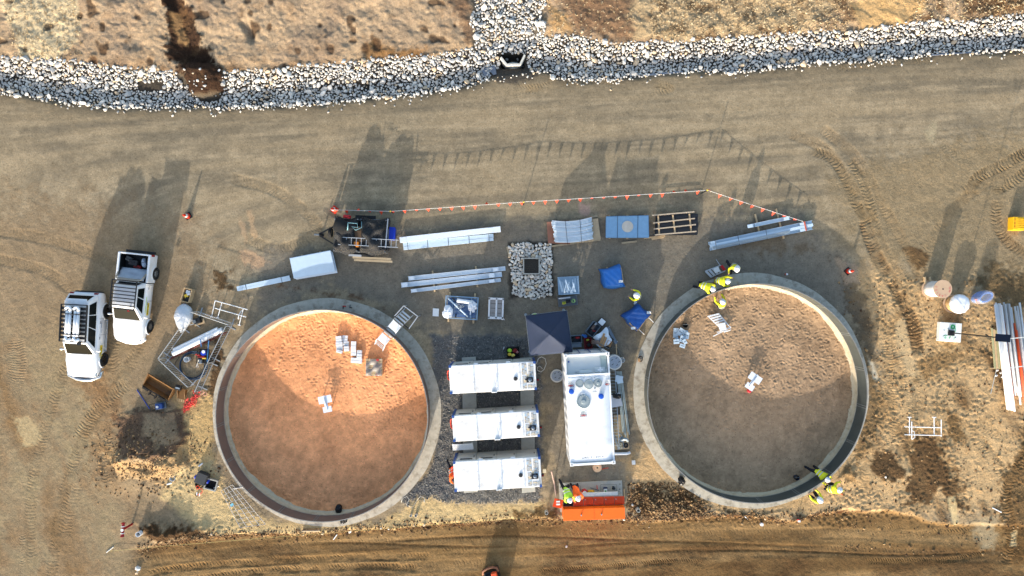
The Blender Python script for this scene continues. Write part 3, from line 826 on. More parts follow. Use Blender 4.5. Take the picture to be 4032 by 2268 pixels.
# ---------------------------------------------------------------- the two tank shells
CONC = mat('concrete', (196, 188, 170), .9, var=.2, scale=3.5, bump=.006, bscale=30, dirt=.8, dscale=2.2, dcol=(112, 98, 78))
COVE = mat('cove_screed', (206, 190, 160), .9, var=.14, scale=3, bump=.004, bscale=25, dirt=.6, dscale=2.5, dcol=(150, 122, 88))
STEELP = mat('tank_panel', (86, 92, 90), .45, metal=.25, var=.18, scale=1.2)
STEELJ = mat('tank_joint', (138, 142, 140), .5, metal=.2, var=.1)
ZT = 1.15
def tank(label, tx, ty, R, npan, start, STEELP=STEELP):
    t = thing('water_tank', label, 'tank', (tx, ty, 0), 0, 'ring tanks under construction')
    n = 120
    g = G()   # ring footing with a slightly ragged outer edge
    rr = random.Random(npan)
    outer = [R + 0.66 + 0.015 * math.sin(i * .7) + rr.uniform(-.012, .012) for i in range(n)]
    vs_ = []
    for prof in ((-0.02, None), (0.66, -.3), (0.66, .035), (-0.02, .05)):
        for i in range(n):
            a = 2 * PI * i / n
            rad_ = R + prof[0] if prof[0] < .1 else outer[i]
            vs_.append((rad_ * math.cos(a), rad_ * math.sin(a), -.3 if prof[1] is None else prof[1]))
    fs_ = [(k * n + i, k * n + (i + 1) % n, ((k + 1) % 4) * n + (i + 1) % n, ((k + 1) % 4) * n + i) for k in range(4) for i in range(n)]
    g.add(vs_, fs_)
    obj('footing', g, CONC, t, w=False)
    g = G()
    pr = [(R - 0.03, .0), (R - 0.05, -.16), (R - 0.09, -.29), (R - 0.16, -.36), (R - 0.32, -.47)]
    g.lathe([(R - .03, -.6)] + pr + [(R - .32, -.6)], n=n, closed=True)
    obj('cove', g, COVE, t, w=False, smooth=False)
    # curved wall panels, each with its lapped joint
    for k in range(npan):
        a0 = start + 2 * PI * k / npan; a1 = start + 2 * PI * (k + 1) / npan
        g = G(); q = 8; vs_ = []
        for i in range(q + 1):
            a = a0 + (a1 - a0 - .0006) * i / q
            for r_, z_ in ((R - .012, .03), (R + .012, .03), (R + .012, ZT), (R - .012, ZT)):
                vs_.append((r_ * math.cos(a), r_ * math.sin(a), z_))
        fs_ = [(i * 4 + e, i * 4 + (e + 1) % 4, (i + 1) * 4 + (e + 1) % 4, (i + 1) * 4 + e) for i in range(q) for e in range(4)] + [(0, 1, 2, 3), (q * 4 + 3, q * 4 + 2, q * 4 + 1, q * 4)]
        g.add(vs_, fs_)
        p = obj('wall_panel', g, STEELP, t, w=False)
        g = G()
        for da in (-.010, .010):
            a = a0 + da
            g.box((R * math.cos(a), R * math.sin(a), (.04 + ZT) / 2), (.05, .035, ZT - .05), rz=a)
        obj('joint_strip', g, STEELJ, p, w=False)
    g = G()
    g.lathe([(R - .016, ZT - .004), (R + .028, ZT - .004), (R + .028, ZT + .006), (R - .016, ZT + .006)], n=n, closed=True)
    obj('rim_angle', g, mat('rim_steel', (150, 148, 142), .5, metal=.3, var=.1), t, w=False)
    return t
tank('low steel ring tank with concrete footing around the orange sand bed', *TANKS[0], 18, .1, mat('brown_panel', (128, 108, 98), .55, metal=.1, var=.16, scale=1.2))  # west tank panels get a lighter, browner colour
tank('low steel ring tank with concrete footing around the brown sand bed', *TANKS[1], 18, .22)
# ---------------------------------------------------------------- rock lining of the drain
ROCKS = []
for i, (cc, vr) in enumerate([((224, 216, 202), .1), ((206, 200, 190), .14), ((236, 228, 214), .1), ((186, 182, 174), .14), ((216, 190, 156), .12), ((196, 188, 176), .16)]):
    ROCKS.append(mat('rock_%s' % 'abcdef'[i], cc, .85, var=vr, scale=9, bump=.006, bscale=22, k=.84))
def stone_template(seed):
    r = random.Random(seed)
    bm = bmesh.new()
    bmesh.ops.create_icosphere(bm, subdivisions=1, radius=1.0)
    for v in bm.verts:
        v.co *= r.uniform(.78, 1.12)
    # knock a few flat faces onto it so that it breaks like quarry rock
    for _ in range(6):
        n = Vector((r.gauss(0, 1), r.gauss(0, 1), r.gauss(0, 1))).normalized(); d = r.uniform(.55, .8)
        for v in bm.verts:
            k = v.co.dot(n)
            if k > d:
                v.co -= n * (k - d)
    for v in bm.verts:
        v.co.z *= r.uniform(.72, .8)
    me = bpy.data.meshes.new('stone')
    bm.to_mesh(me); bm.free()
    return me
TPL = [stone_template(900 + i) for i in range(14)]
TPLV = []
for me in TPL:
    v = np.zeros(len(me.vertices) * 3, np.float32); me.vertices.foreach_get('co', v)
    TPLV.append((v.reshape(-1, 3), np.array([list(p.vertices) for p in me.polygons])))
STONE_ME = [[None] * len(ROCKS) for _ in TPL]
def stone_mesh(k, c):
    if STONE_ME[k][c] is None:
        m = TPL[k].copy(); m.name = 'stone'; m.materials.clear(); m.materials.append(ROCKS[c]); STONE_ME[k][c] = m
    return STONE_ME[k][c]

def lay_rocks(name, label, pts, parent_loc, n_parts, group=None):
    """pts: list of (x, y, z, size). The largest become parts, the rest one mass."""
    top = bpy.data.objects.new(name, None); COL.objects.link(top); top.location = parent_loc
    top['label'] = label; struct(top)
    rr = random.Random(len(pts))
    pts = sorted(pts, key=lambda p: -p[3])
    V = []; F = []; MI = []; off = 0
    for i, (x, y, z, s) in enumerate(pts):
        k = rr.randrange(len(TPL)); c = rr.choice([0, 0, 1, 1, 2, 2, 3, 5, 5, 4] if rr.random() < .8 else [0, 1, 2, 3])
        sx, sy, sz = s * rr.uniform(.85, 1.35), s * rr.uniform(.7, 1.0), s * rr.uniform(.65, 1.0)
        rz = rr.uniform(0, 2 * PI); rx = rr.uniform(-.5, .5); ry = rr.uniform(-.5, .5)
        if i < n_parts:
            o = bpy.data.objects.new('stone', stone_mesh(k, c)); COL.objects.link(o)
            o.parent = top; o.location = (x - parent_loc[0], y - parent_loc[1], z - parent_loc[2]); o.rotation_euler = (rx, ry, rz); o.scale = (sx, sy, sz)
        else:
            M = np.array(Matrix.Rotation(rz, 3, 'Z') @ Matrix.Rotation(ry, 3, 'Y') @ Matrix.Rotation(rx, 3, 'X'))
            v, f = TPLV[k]
            V.append((v * np.array([sx, sy, sz])) @ M.T + np.array([x - parent_loc[0], y - parent_loc[1], z - parent_loc[2]]))
            F.append(f + off); off += len(v); MI += [c] * len(f)
    if V:
        V = np.concatenate(V); F = np.concatenate(F)
        me = bpy.data.meshes.new('rock_fill')
        me.from_pydata(V.tolist(), [], F.tolist())
        for m in ROCKS:
            me.materials.append(m)
        me.polygons.foreach_set('material_index', MI)
        o = bpy.data.objects.new('rock_fill', me); COL.objects.link(o); o.parent = top
        o['kind'] = 'stuff'; o['label'] = 'smaller pale grey stones filling between the big ones'
    return top

def scatter_rocks():
    rr = random.Random(42)
    pts = []; cell = {}
    def put(x, y, s, lift):
        key = (int(x / .5), int(y / .5))
        for a in (-1, 0, 1):
            for b in (-1, 0, 1):
                for (qx, qy, qs) in cell.get((key[0] + a, key[1] + b), ()):
                    if (qx - x) ** 2 + (qy - y) ** 2 < ((qs + s) * .62) ** 2:
                        return False
        cell.setdefault(key, []).append((x, y, s))
        pts.append((x, y, gz(x, y) + s * lift, s))
        return True
    for (tries, lo, hi) in ((1400, .18, .25), (12500, .115, .165), (58000, .075, .115), (70000, .045, .075)):
        for _ in range(tries):
            px = rr.uniform(-330, 4360); py = rr.uniform(-190, 440)
            lo_e = np.interp(px, LO_E[:, 0], LO_E[:, 1]); up_e = np.interp(px, UP_E[:, 0], UP_E[:, 1])
            u = (lo_e - py) / (lo_e - up_e) + rr.gauss(0, .03)
            feeder = 1862 + 10 * math.sin(py / 20) < px < 2138 + 10 * math.sin(py / 15) and py < 200
            if not (feeder or 0.0 < u < 1.0):
                continue
            if 1962 < px < 2076 and 205 < py < 330 and rr.random() > .10:
                continue
            if 1930 < px < 2130 and py > 262 and not (0.0 < u < .25 and px > 2085):
                continue
            sxl = 690 + (py / 390) * 125; 
            if abs(px - sxl) < np.interp(py, [-100, 0, 100, 200, 300, 350, 395], [36, 40, 56, 74, 92, 72, 40]) and py < 395 and rr.random() > .03:
                continue
            if (530 < px < 640 + 0 and 318 < py < 352) or (1290 < px < 1560 and 300 < py < 345 and rr.random() > .45):
                continue
            p = P(px, py)
            put(p.x, p.y, rr.uniform(lo, hi), .25)
    # strays that rolled onto the road
    for _ in range(170):
        px = rr.uniform(0, 4032); lo_e = np.interp(px, LO_E[:, 0], LO_E[:, 1])
        p = P(px, lo_e + abs(rr.gauss(0, 14)) + 4)
        put(p.x, p.y, rr.uniform(.035, .09), .3)
    return pts
lay_rocks('rock_lined_drain', 'long open drain lined with pale grey quarry rock beside the haul road', scatter_rocks(), (0, 12.5, 0), 300)

# rock bed round the sump grate
def bed_rocks():
    rr = random.Random(5)
    poly = [(2006, 962), (2060, 955), (2110, 962), (2170, 955), (2176, 1010), (2172, 1080), (2178, 1160), (2150, 1172), (2100, 1180), (2050, 1168), (2018, 1158), (2012, 1080), (2002, 1010)]
    got = []
    for (tries, lo, hi) in ((300, .14, .18), (3500, .10, .13), (9000, .065, .10)):
        for _ in range(tries):
            px = rr.uniform(2000, 2182); py = rr.uniform(950, 1184)
            if poly_sd(np.array([px]), np.array([py]), poly)[0] > -3 or (2056 < px < 2126 and 1012 < py < 1084):
                continue
            p = P(px, py); s = rr.uniform(lo, hi)
            if all((a - p.x) ** 2 + (b - p.y) ** 2 > ((q + s) * .6) ** 2 for a, b, c, q in got):
                got.append((p.x, p.y, s * .35 + .03, s))
    return got
lay_rocks('rock_bed', 'square bed of grey broken rock around a steel sump grate', bed_rocks(), tuple(P(2092, 1064)), 300)

GALV = mat('galvanised', (178, 188, 192), .42, metal=.55, var=.12, scale=8)
DARK = mat('black_paint', (26, 27, 28), .5, var=.15)
WHITE = mat('white_paint', (242, 243, 242), .38, var=.03, scale=2)
TIMB = mat('timber', (196, 164, 120), .8, var=.2, scale=5, bump=.002)
GREYC = mat('grey_concrete', (176, 174, 164), .9, var=.12, scale=4, bump=.003)
g = G(); c = P(2092, 1048)
t = thing('sump_grate', 'square barred steel grate set in the rock bed', 'grate', c)
for sx, sy, dx, dy in ((0, .46, .98, .07), (0, -.46, .98, .07), (.46, 0, .07, .85), (-.46, 0, .07, .85)):
    g.box(c + Vector((sx, sy, .14)), (dx, dy, .28))
obj('kerb_frame', g, GREYC, t)
for i in range(13):
    g = G(); g.box(c + Vector((-.37 + i * .0617, 0, .245)), (.014, .85, .03)); obj('bar', g, mat('rusty_bar', (104, 96, 84), .6, metal=.4, var=.3, scale=12), t)
g = G()
for i in range(7):
    g.cyl(c + Vector((-.42, -.36 + i * .12, .225)), c + Vector((.42, -.36 + i * .12, .225)), .006, n=6)
obj('cross_rod', g, MATS['rusty_bar'], t)
g = G(); g.box(c + Vector((0, 0, .03)), (.85, .85, .02)); obj('pit_floor', g, DARK, t)

# culvert headwall under the road
t = thing('culvert_headwall', 'pale angled concrete headwall at the culvert mouth in the drain', 'headwall', P(2018, 253, -.9))
for a, b in (((1972, 226), (1995, 255)), ((1995, 255), (2048, 254)), ((2048, 254), (2066, 216))):
    g = G(); g.bar(P(*a, 0) + Vector((0, 0, -.45)), P(*b, 0) + Vector((0, 0, -.45)), .10, 1.0)
    obj('wing_wall' if a != (1995, 255) else 'head_wall', g, mat('headwall_concrete', (214, 210, 198), .85, var=.08), t)
g = G(); g.pipe(P(2021, 251, -.62), P(2021, 300, -.62), .32, .05, 16); obj('culvert_pipe', g, GREYC, t)
# geotextile showing at the drain edge
GEO = mat('geotextile', (128, 134, 144), .9, var=.12, scale=10)
for lab, q in (('grey sheet of geotextile showing beside the culvert headwall', [(1893, 262), (1950, 250), (1955, 290), (1905, 296)]),
               ('long grey strip of geotextile at the road edge of the drain, east of the culvert', [(2530, 292), (2690, 276), (2690, 284), (2535, 300)]),
               ('narrow grey geotextile edge at the drain near the far east end', [(3665, 214), (3860, 200), (3860, 206), (3668, 220)])):
    A, B, Cc, D = [P(*p, .0) for p in q]
    g = G(); g.sheet(A, B, Cc, D, 10, 4, lambda u, v: (0, 0, 0))
    g.v = [(x, y, gz(x, y) + .05 + .03 * math.sin(x * 7 + y * 5)) for x, y, z in g.v]
    o = obj('geotextile_sheet', g, GEO, solid=.008, smooth=True); tag(o, lab, 'geotextile')

# ---------------------------------------------------------------- loose soil, gravel and dry grass that nobody could count
def crumbs(name, label, n, seed, pick, lo, hi, mats_):
    rr = random.Random(seed); V = []; F = []; MI = []; off = 0; k = 0
    while k < n:
        q = pick(rr); k += 1
        if q is None:
            continue
        p = P(*q); s = rr.uniform(lo, hi) * (1 if rr.random() < .85 else 1.8)
        v, f = TPLV[rr.randrange(14)]
        M = np.array(Matrix.Rotation(rr.uniform(0, 6.3), 3, 'Z') @ Matrix.Rotation(rr.uniform(-.6, .6), 3, 'X'))
        V.append((v * np.array([s * rr.uniform(.8, 1.4), s, s * .8])) @ M.T + np.array([p.x, p.y, gz(p.x, p.y) + s * .2])); F.append(f + off); off += len(v); MI += [rr.randrange(len(mats_))] * len(f)
    me = bpy.data.meshes.new(name); me.from_pydata(np.concatenate(V).tolist(), [], np.concatenate(F).tolist())
    for m in mats_: me.materials.append(m)
    me.polygons.foreach_set('material_index', MI)
    o = bpy.data.objects.new(name, me); COL.objects.link(o); struct(o, 'stuff'); o['label'] = label
def out_of_tanks(x, y, m=.75):
    p = P(x, y); return all(math.hypot(p.x - a, p.y - b) > R + m for a, b, R in TANKS)
def pick_gravel(r):
    x, y = r.uniform(1570, 2135), r.uniform(1325, 1995)
    i = int(np.searchsorted(gx, P(x, y).x)); j = int(np.searchsorted(gy, P(x, y).y))
    return (x, y) if RG[j, i] > .95 and out_of_tanks(x, y) else None
crumbs('gravel', 'grey crushed gravel around the white modules', 15000, 1, pick_gravel, .018, .036, [mat('gravel_a', (120, 118, 114), .9, k=.75), mat('gravel_b', (92, 90, 88), .9, k=.75), mat('gravel_c', (150, 146, 138), .9, k=.75)])
def pick_clod(r):
    z = r.random()
    if z < .35: x = r.uniform(540, 3300); y = np.interp(x, SCARP[:, 0], SCARP[:, 1]) + r.gauss(0, 16)
    elif z < .55: x, y = r.uniform(3300, 4032), r.uniform(1100, 2200)
    elif z < .68: x, y = r.gauss(600, 110), r.gauss(1800, 70)
    else: x, y = r.uniform(2470, 2800), r.uniform(1900, 2050)
    return (x, y) if out_of_tanks(x, y) else None
crumbs('soil_clods', 'brown soil clods along the dug edges and churned ground', 7000, 2, pick_clod, .02, .06, [mat('clod_a', (120, 92, 60), .95), mat('clod_b', (84, 62, 40), .95), mat('clod_c', (172, 140, 98), .95)])
def grass():
    rr = random.Random(6); V = []; F = []; MI = []
    zones = [(2560, 3340, -40, 150, 1500), (3590, 4032, -40, 90, 500), (40, 330, -40, 225, 450), (2150, 2520, -40, 140, 200)]
    for x0, x1, y0, y1, n in zones:
        for _ in range(n):
            px, py = rr.uniform(x0, x1), rr.uniform(y0, y1)
            if py > np.interp(px, UP_E[:, 0], UP_E[:, 1]) - 4: continue
            p = P(px, py); z = gz(p.x, p.y); mi = rr.randrange(3); sc = rr.uniform(.5, 1.3)
            for b in range(6):
                a = rr.uniform(0, 6.28); l = rr.uniform(.05, .13) * sc; w = rr.uniform(.008, .016); o = len(V)
                d = Vector((math.cos(a), math.sin(a), 0)); s = Vector((-d.y, d.x, 0)) * w; q = Vector((p.x, p.y, z - .01))
                V += [tuple(q - s), tuple(q + s), tuple(q + d * l * .5 + s * .7 + Vector((0, 0, l * .6))), tuple(q + d * l + Vector((0, 0, l * .55)))]
                F += [(o, o + 1, o + 2), (o, o + 2, o + 3)]; MI += [mi, mi]
    me = bpy.data.meshes.new('dry_grass'); me.from_pydata(V, [], F)
    for m in (mat('straw_a', (228, 208, 170), .9), mat('straw_b', (206, 182, 142), .9), mat('straw_c', (166, 142, 106), .9)): me.materials.append(m)
    me.polygons.foreach_set('material_index', MI)
    o = bpy.data.objects.new('dry_grass', me); COL.objects.link(o); struct(o, 'stuff'); o['label'] = 'dry straw-coloured grass tufts on the bank beyond the drain'
grass()
# ---------------------------------------------------------------- vehicles (local: -y is the nose)
CARW = mat('car_paint', (244, 245, 246), .25, var=.02, scale=1.5, spec=.5, dirt=.3, dcol=(176, 160, 132), dscale=1.6)
GLASS = mat('car_glass', (18, 24, 24), .12, var=.2, scale=2, spec=.05)
RUB = mat('tyre_rubber', (30, 30, 30), .85, var=.2, scale=14)
RIMG = mat('alloy_rim', (150, 152, 152), .35, metal=.7, var=.1)
RIMB = mat('black_rim', (24, 24, 25), .4, var=.1)
BLKP = mat('black_plastic', (30, 31, 33), .6, var=.15)
REDL = mat('tail_lamp_red', (150, 16, 20), .25, var=.15)
LENS = mat('lamp_lens', (200, 206, 208), .12, var=.1, spec=.8)
YEL = mat('plate_yellow', (232, 204, 40), .5, var=.06)
CHR = mat('bright_metal', (214, 216, 216), .25, metal=.8, var=.06)
INK = mat('black_ink', (20, 20, 20), .7, var=.05)
BLUEI = mat('blue_ink', (84, 112, 150), .7, var=.05)

def loft(st, n_half):
    """st: list of (y, [(x, z) half profile from bottom centre to top centre])"""
    g = G(); k = n_half * 2 - 2; vs_ = []
    for y, hp in st:
        ring = [(x, y, z) for x, z in hp] + [(-x, y, z) for x, z in reversed(hp[1:-1])]
        vs_ += ring
    fs_ = []
    for i in range(len(st) - 1):
        for j in range(k):
            fs_.append((i * k + j, i * k + (j + 1) % k, (i + 1) * k + (j + 1) % k, (i + 1) * k + j))
    fs_ += [tuple(range(k)), tuple(reversed(range((len(st) - 1) * k, len(st) * k)))]
    g.add(vs_, [tuple(reversed(f)) for f in fs_])
    return g

def half(hw, zb, zt, crown=.03, tuck=.9):
    zm = zb + (zt - zb) * .45
    return [(0, zb), (hw * .86, zb), (hw * .97, zb + .08), (hw, zm), (hw * .985, zm + (zt - zm) * .6), (hw * tuck, zt - .02), (hw * .5, zt + crown * .7), (0, zt + crown)]

def wheel(parent, x, y, r, wd, rim, out):
    g = G()
    prof = [(r * .58, -wd / 2), (r * .9, -wd / 2), (r * .985, -wd * .34), (r, -wd * .2), (r, wd * .2), (r * .985, wd * .34), (r * .9, wd / 2), (r * .58, wd / 2)]
    g.lathe(prof, n=28, closed=True)
    M = Matrix.Rotation(PI / 2, 3, 'Y')
    g.v = [tuple(M @ Vector(v)) for v in g.v]
    w = thing_part('wheel', parent, (x, y, r))
    obj('tyre', g, RUB, w, w=False, smooth=True)
    g = G()
    g.lathe([(r * .60, -wd * .36), (r * .60, wd * .30), (r * .50, wd * .22), (0.02, wd * .22), (0.02, -wd * .3)], n=20)
    for i in range(6):
        a = i * PI / 3
        g.bar((r * .08 * math.cos(a), r * .08 * math.sin(a), wd * .27), (r * .53 * math.cos(a), r * .53 * math.sin(a), wd * .30), .06, .05)
    M2 = Matrix.Rotation(PI / 2 * out, 3, 'Y')
    g.v = [tuple(M2 @ Vector(v)) for v in g.v]
    obj('rim', g, rim, w, w=False)
    return w

def thing_part(name, parent, loc):
    o = bpy.data.objects.new(name, None); o.empty_display_size = .1
    COL.objects.link(o); o.parent = parent; o.location = loc
    return o

def quad_pane(pts, t=.006):
    """thin solid pane on four points, pushed outwards along its normal"""
    p = [Vector(q) for q in pts]
    n = (p[1] - p[0]).cross(p[3] - p[0]).normalized()
    g = G()
    k = len(p)
    vs_ = [q + n * .002 for q in p] + [q + n * (.002 + t) for q in p]
    g.add(vs_, [tuple(reversed(range(k))), tuple(range(k, 2 * k))] + [(i, (i + 1) % k, k + (i + 1) % k, k + i) for i in range(k)])
    return g

def lerp(a, b, t):
    return Vector(a) * (1 - t) + Vector(b) * t

def pane_on(A, B, Cc, D, u0, u1, v0, v1):
    """sub-quad of the face A B C D (A->B u, A->D v)"""
    f = lambda u, v: lerp(lerp(A, B, u), lerp(D, Cc, u), v)
    return [f(u0, v0), f(u1, v0), f(u1, v1), f(u0, v1)]

def greenhouse(car, base, roof, panes, name='cabin'):
    """base/roof: (hw, y_front, y_rear, z_front, z_rear)"""
    b, r = base, roof
    B = [Vector((-b[0], b[1], b[3])), Vector((b[0], b[1], b[3])), Vector((b[0], b[2], b[4])), Vector((-b[0], b[2], b[4]))]
    T = [Vector((-r[0], r[1], r[3])), Vector((r[0], r[1], r[3])), Vector((r[0], r[2], r[4])), Vector((-r[0], r[2], r[4]))]
    g = G()
    mid = [Vector((-r[0] * .6, r[1] + .1, r[3] + .035)), Vector((r[0] * .6, r[1] + .1, r[3] + .035)), Vector((r[0] * .6, r[2] - .1, r[4] + .035)), Vector((-r[0] * .6, r[2] - .1, r[4] + .035))]
    g.add(B + T + mid, [(3, 2, 1, 0)] + [(i, (i + 1) % 4, 4 + (i + 1) % 4, 4 + i) for i in range(4)] + [(4 + i, 4 + (i + 1) % 4, 8 + (i + 1) % 4, 8 + i) for i in range(4)] + [(8, 9, 10, 11)])
    cab = obj(name, g, CARW, car, w=False, bevel=.05, seg=3)
    faces = {'windscreen': (B[0], B[1], T[1], T[0]), 'rear_window': (B[2], B[3], T[3], T[2]), 'right': (B[1], B[2], T[2], T[1]), 'left': (B[3], B[0], T[0], T[3])}
    for nm, side, u0, u1, v0, v1 in panes:
        q = pane_on(*faces[side], u0, u1, v0, v1)
        obj(nm, quad_pane(q), GLASS, car, w=False)
    return cab

def seam(g, pts):
    g.tube(pts, .006, n=4)

# --- wagon
sv = P(350, 1325); suv = thing('white_wagon', 'white four-wheel-drive wagon with loaded black roof rack, nearest the yard edge', 'car', (-24.78, -2.72, 0.0), rad(-3.2))
st = [(-2.46, half(.56, .54, .78)), (-2.36, half(.78, .42, .92)), (-2.1, half(.89, .36, 1.02)), (-1.5, half(.95, .34, 1.09)), (-1.0, half(.955, .34, 1.14)), (0, half(.96, .34, 1.15)), (1.5, half(.96, .34, 1.16)), (2.2, half(.94, .38, 1.16)), (2.42, half(.90, .44, 1.12)), (2.48, half(.84, .52, 1.0))]
obj('body', loft(st, 8), CARW, suv, w=False, smooth=True)
greenhouse(suv, (.87, -1.12, 2.40, 1.12, 1.14), (.68, -.38, 1.98, 1.78, 1.80), [
    ('windscreen', 'windscreen', .06, .94, .06, .9), ('rear_window', 'rear_window', .08, .92, .25, .88),
    ('side_window', 'right', .10, .40, .14, .86), ('side_window', 'right', .415, .66, .14, .86), ('side_window', 'right', .675, .90, .18, .86),
    ('side_window', 'left', .60, .90, .14, .86), ('side_window', 'left', .34, .585, .14, .86), ('side_window', 'left', .10, .325, .18, .86)])
for x in (-1, 1):
    wheel(suv, x * .88, -1.42, .40, .27, RIMB, x); wheel(suv, x * .88, 1.42, .40, .27, RIMB, x)
    for yc in (-1.42, 1.42):
        g = G(); g.tube([(x * .955, yc + .47 * math.cos(a), .42 + .47 * math.sin(a)) for a in [i * PI / 12 for i in range(13)]], .035, n=6)
        obj('wheel_arch', g, CARW, suv, w=False, smooth=True)
    g = G(); g.box((x * .97, 0, .36), (.16, 1.9, .06)); obj('side_step', g, CHR, suv, w=False, bevel=.015)
    g = G(); g.ball((x * 1.08, -.86, 1.18), .11, 10, sq=(1.0, .55, .75)); g.bar((x * .92, -.86, 1.12), (x * 1.04, -.86, 1.15), .05, .04)
    obj('door_mirror', g, CARW, suv, w=False, smooth=True)
    g = G(); g.box((x * .70, 2.40, 1.02), (.22, .14, .30)); obj('tail_lamp', g, REDL, suv, w=False, bevel=.03)
    g = G(); g.box((x * .68, -2.26, .86), (.32, .2, .12)); obj('headlamp', g, LENS, suv, w=False, bevel=.03)
    for yy in (-.12, .78):
        g = G(); g.box((x * .965, yy, .98), (.03, .16, .03)); obj('door_handle', g, CHR, suv, w=False)
    for yy in (-.98, .06, 1.0):
        g = G(); seam(g, [(x * .962, yy, .45), (x * .966, yy, .8), (x * .95, yy, 1.08)])
        obj('door_seam', g, BLKP, suv, w=False)
g = G(); pts = [(-.98, -2.12, .62), (-.9, -2.42, .62), (-.4, -2.60, .62), (0, -2.64, .62), (.4, -2.60, .62), (.9, -2.42, .62), (.98, -2.12, .62)]
g.tube(pts, [.08, .10, .12, .12, .12, .10, .08], n=8); g.tube([(p[0] * .97, p[1] + .02, .46) for p in pts], .07, n=6)
obj('bull_bar', g, CHR, suv, w=False, smooth=True)
g = G(); g.box((0, 2.47, .58), (1.6, .16, .22)); obj('rear_bumper', g, BLKP, suv, w=False, bevel=.04)
g = G(); g.box((.30, -.42, 1.83), (.24, .18, .03)); obj('roof_hatch', g, BLKP, suv, w=False)
g = G(); g.box((0, 2.02, 1.80), (1.2, .2, .05)); obj('spoiler', g, CARW, suv, w=False, bevel=.02)
g = G()
for x in (-.73, .73):
    g.bar((x, -.30, 1.97), (x, 1.78, 1.97), .05, .10)
for y in (-.30, 1.78):
    g.bar((-.73, y, 1.97), (.73, y, 1.97), .05, .10)
rk = obj('roof_rack', g, BLKP, suv, w=False)
for i in range(8):
    g = G(); g.bar((-.7, -.08 + i * .235, 1.95), (.7, -.08 + i * .235, 1.95), .15, .03); obj('slat', g, BLKP, rk, w=False)
text_mesh('PGT - 81', .17, INK, suv, (.985, -.95, .78), name='fleet_number', tilt=(PI / 2, 0, PI / 2))
g = G(); g.box((.972, -.95, .78), (.012, .80, .22)); obj('fleet_plate', g, YEL, suv, w=False)
text_mesh('PC TANKS', .15, BLUEI, suv, (.975, .55, .86), name='door_lettering', tilt=(PI / 2, 0, PI / 2))
# bent white pipes strapped to that rack
WPVC = mat('white_pvc', (244, 246, 247), .32, var=.03, scale=3)
for i, (x, lab) in enumerate(((-.20, 'white hooked vent pipe on the wagon rack, farther from the ute'), (.26, 'white hooked vent pipe on the wagon rack, nearer the ute'))):
    t = thing('vent_pipe', lab, 'pipe', suv.matrix_basis @ Vector((x, .72, 2.03)), rad(-3.2), 'pipes strapped on the wagon rack')
    for dx in (-.085, .085):
        g = G(); g.cyl((dx, -.72, .09), (dx, .72, .09), .082, n=14); obj('barrel', g, WPVC, t, w=False, smooth=True)
    g = G(); g.tube([(.085, .70, .09), (.085, .84, .09), (.02, .93, .1), (-.08, .93, .1), (-.18, .80, .1)], .085, n=12); obj('top_elbow', g, WPVC, t, w=False, smooth=True)
    g = G(); g.tube([(-.085, -.70, .09), (-.085, -.86, .09), (-.0, -.96, .1), (.10, -.94, .1), (.20, -.84, .1)], .085, n=12); obj('bottom_elbow', g, WPVC, t, w=False, smooth=True)
    for yy in (-.62, .55):
        g = G(); g.box((0, yy, .09), (.36, .045, .185)); obj('strap', g, DARK, t, w=False)

# --- dual cab ute
ute = thing('white_ute', 'white dual-cab ute with open tray and slatted roof rack', 'car', (-21.98, -.58, 0.0), rad(-6.2))
st = [(-2.62, half(.42, .56, .80)), (-2.52, half(.68, .46, .94)), (-2.25, half(.84, .38, 1.05)), (-1.6, half(.915, .36, 1.13)), (-1.15, half(.935, .36, 1.17)), (0, half(.94, .36, 1.17)), (.92, half(.935, .36, 1.17))]
obj('body', loft(st, 8), CARW, ute, w=False, smooth=True)
greenhouse(ute, (.86, -1.28, .96, 1.14, 1.15), (.66, -.50, .72, 1.76, 1.76), [
    ('windscreen', 'windscreen', .06, .94, .06, .9), ('rear_window', 'rear_window', .1, .9, .2, .85),
    ('side_window', 'right', .16, .54, .16, .86), ('side_window', 'right', .57, .88, .16, .86), ('side_window', 'left', .46, .84, .16, .86), ('side_window', 'left', .12, .43, .16, .86)])
tray = thing_part('tray', ute, (0, 0, 0))
for nm, c_, d_ in (('tray_side', (-.88, 1.78, .80), (.13, 1.62, .84)), ('tray_side', (.88, 1.78, .80), (.13, 1.62, .84)), ('tailgate', (0, 2.56, .84), (1.86, .09, .70)), ('tray_floor', (0, 1.78, .56), (1.64, 1.60, .06)), ('front_board', (0, .985, .84), (1.7, .05, .72))):
    g = G(); g.box(c_, d_); obj(nm, g, CARW if nm in ('tray_side', 'tailgate') else BLKP, tray, w=False, bevel=.03 if nm in ('tray_side', 'tailgate') else 0)
g = G(); g.box((-.80, 1.78, .80), (.02, 1.6, .7)); g.box((.80, 1.78, .80), (.02, 1.6, .7)); g.box((0, 2.50, .82), (1.6, .02, .62)); obj('tub_liner', g, DARK, tray, w=False)
g = G()
g.tube([(-.80, 1.45, 1.22), (-.74, 1.12, 1.52), (-.6, 1.06, 1.56), (.6, 1.06, 1.56), (.74, 1.12, 1.52), (.80, 1.45, 1.22)], .045, n=8)
g.bar((-.62, 1.12, 1.50), (.62, 1.12, 1.50), .05, .05)
obj('sports_bar', g, mat('silver_bar', (178, 170, 156), .4, metal=.3, var=.08), ute, w=False, smooth=True)
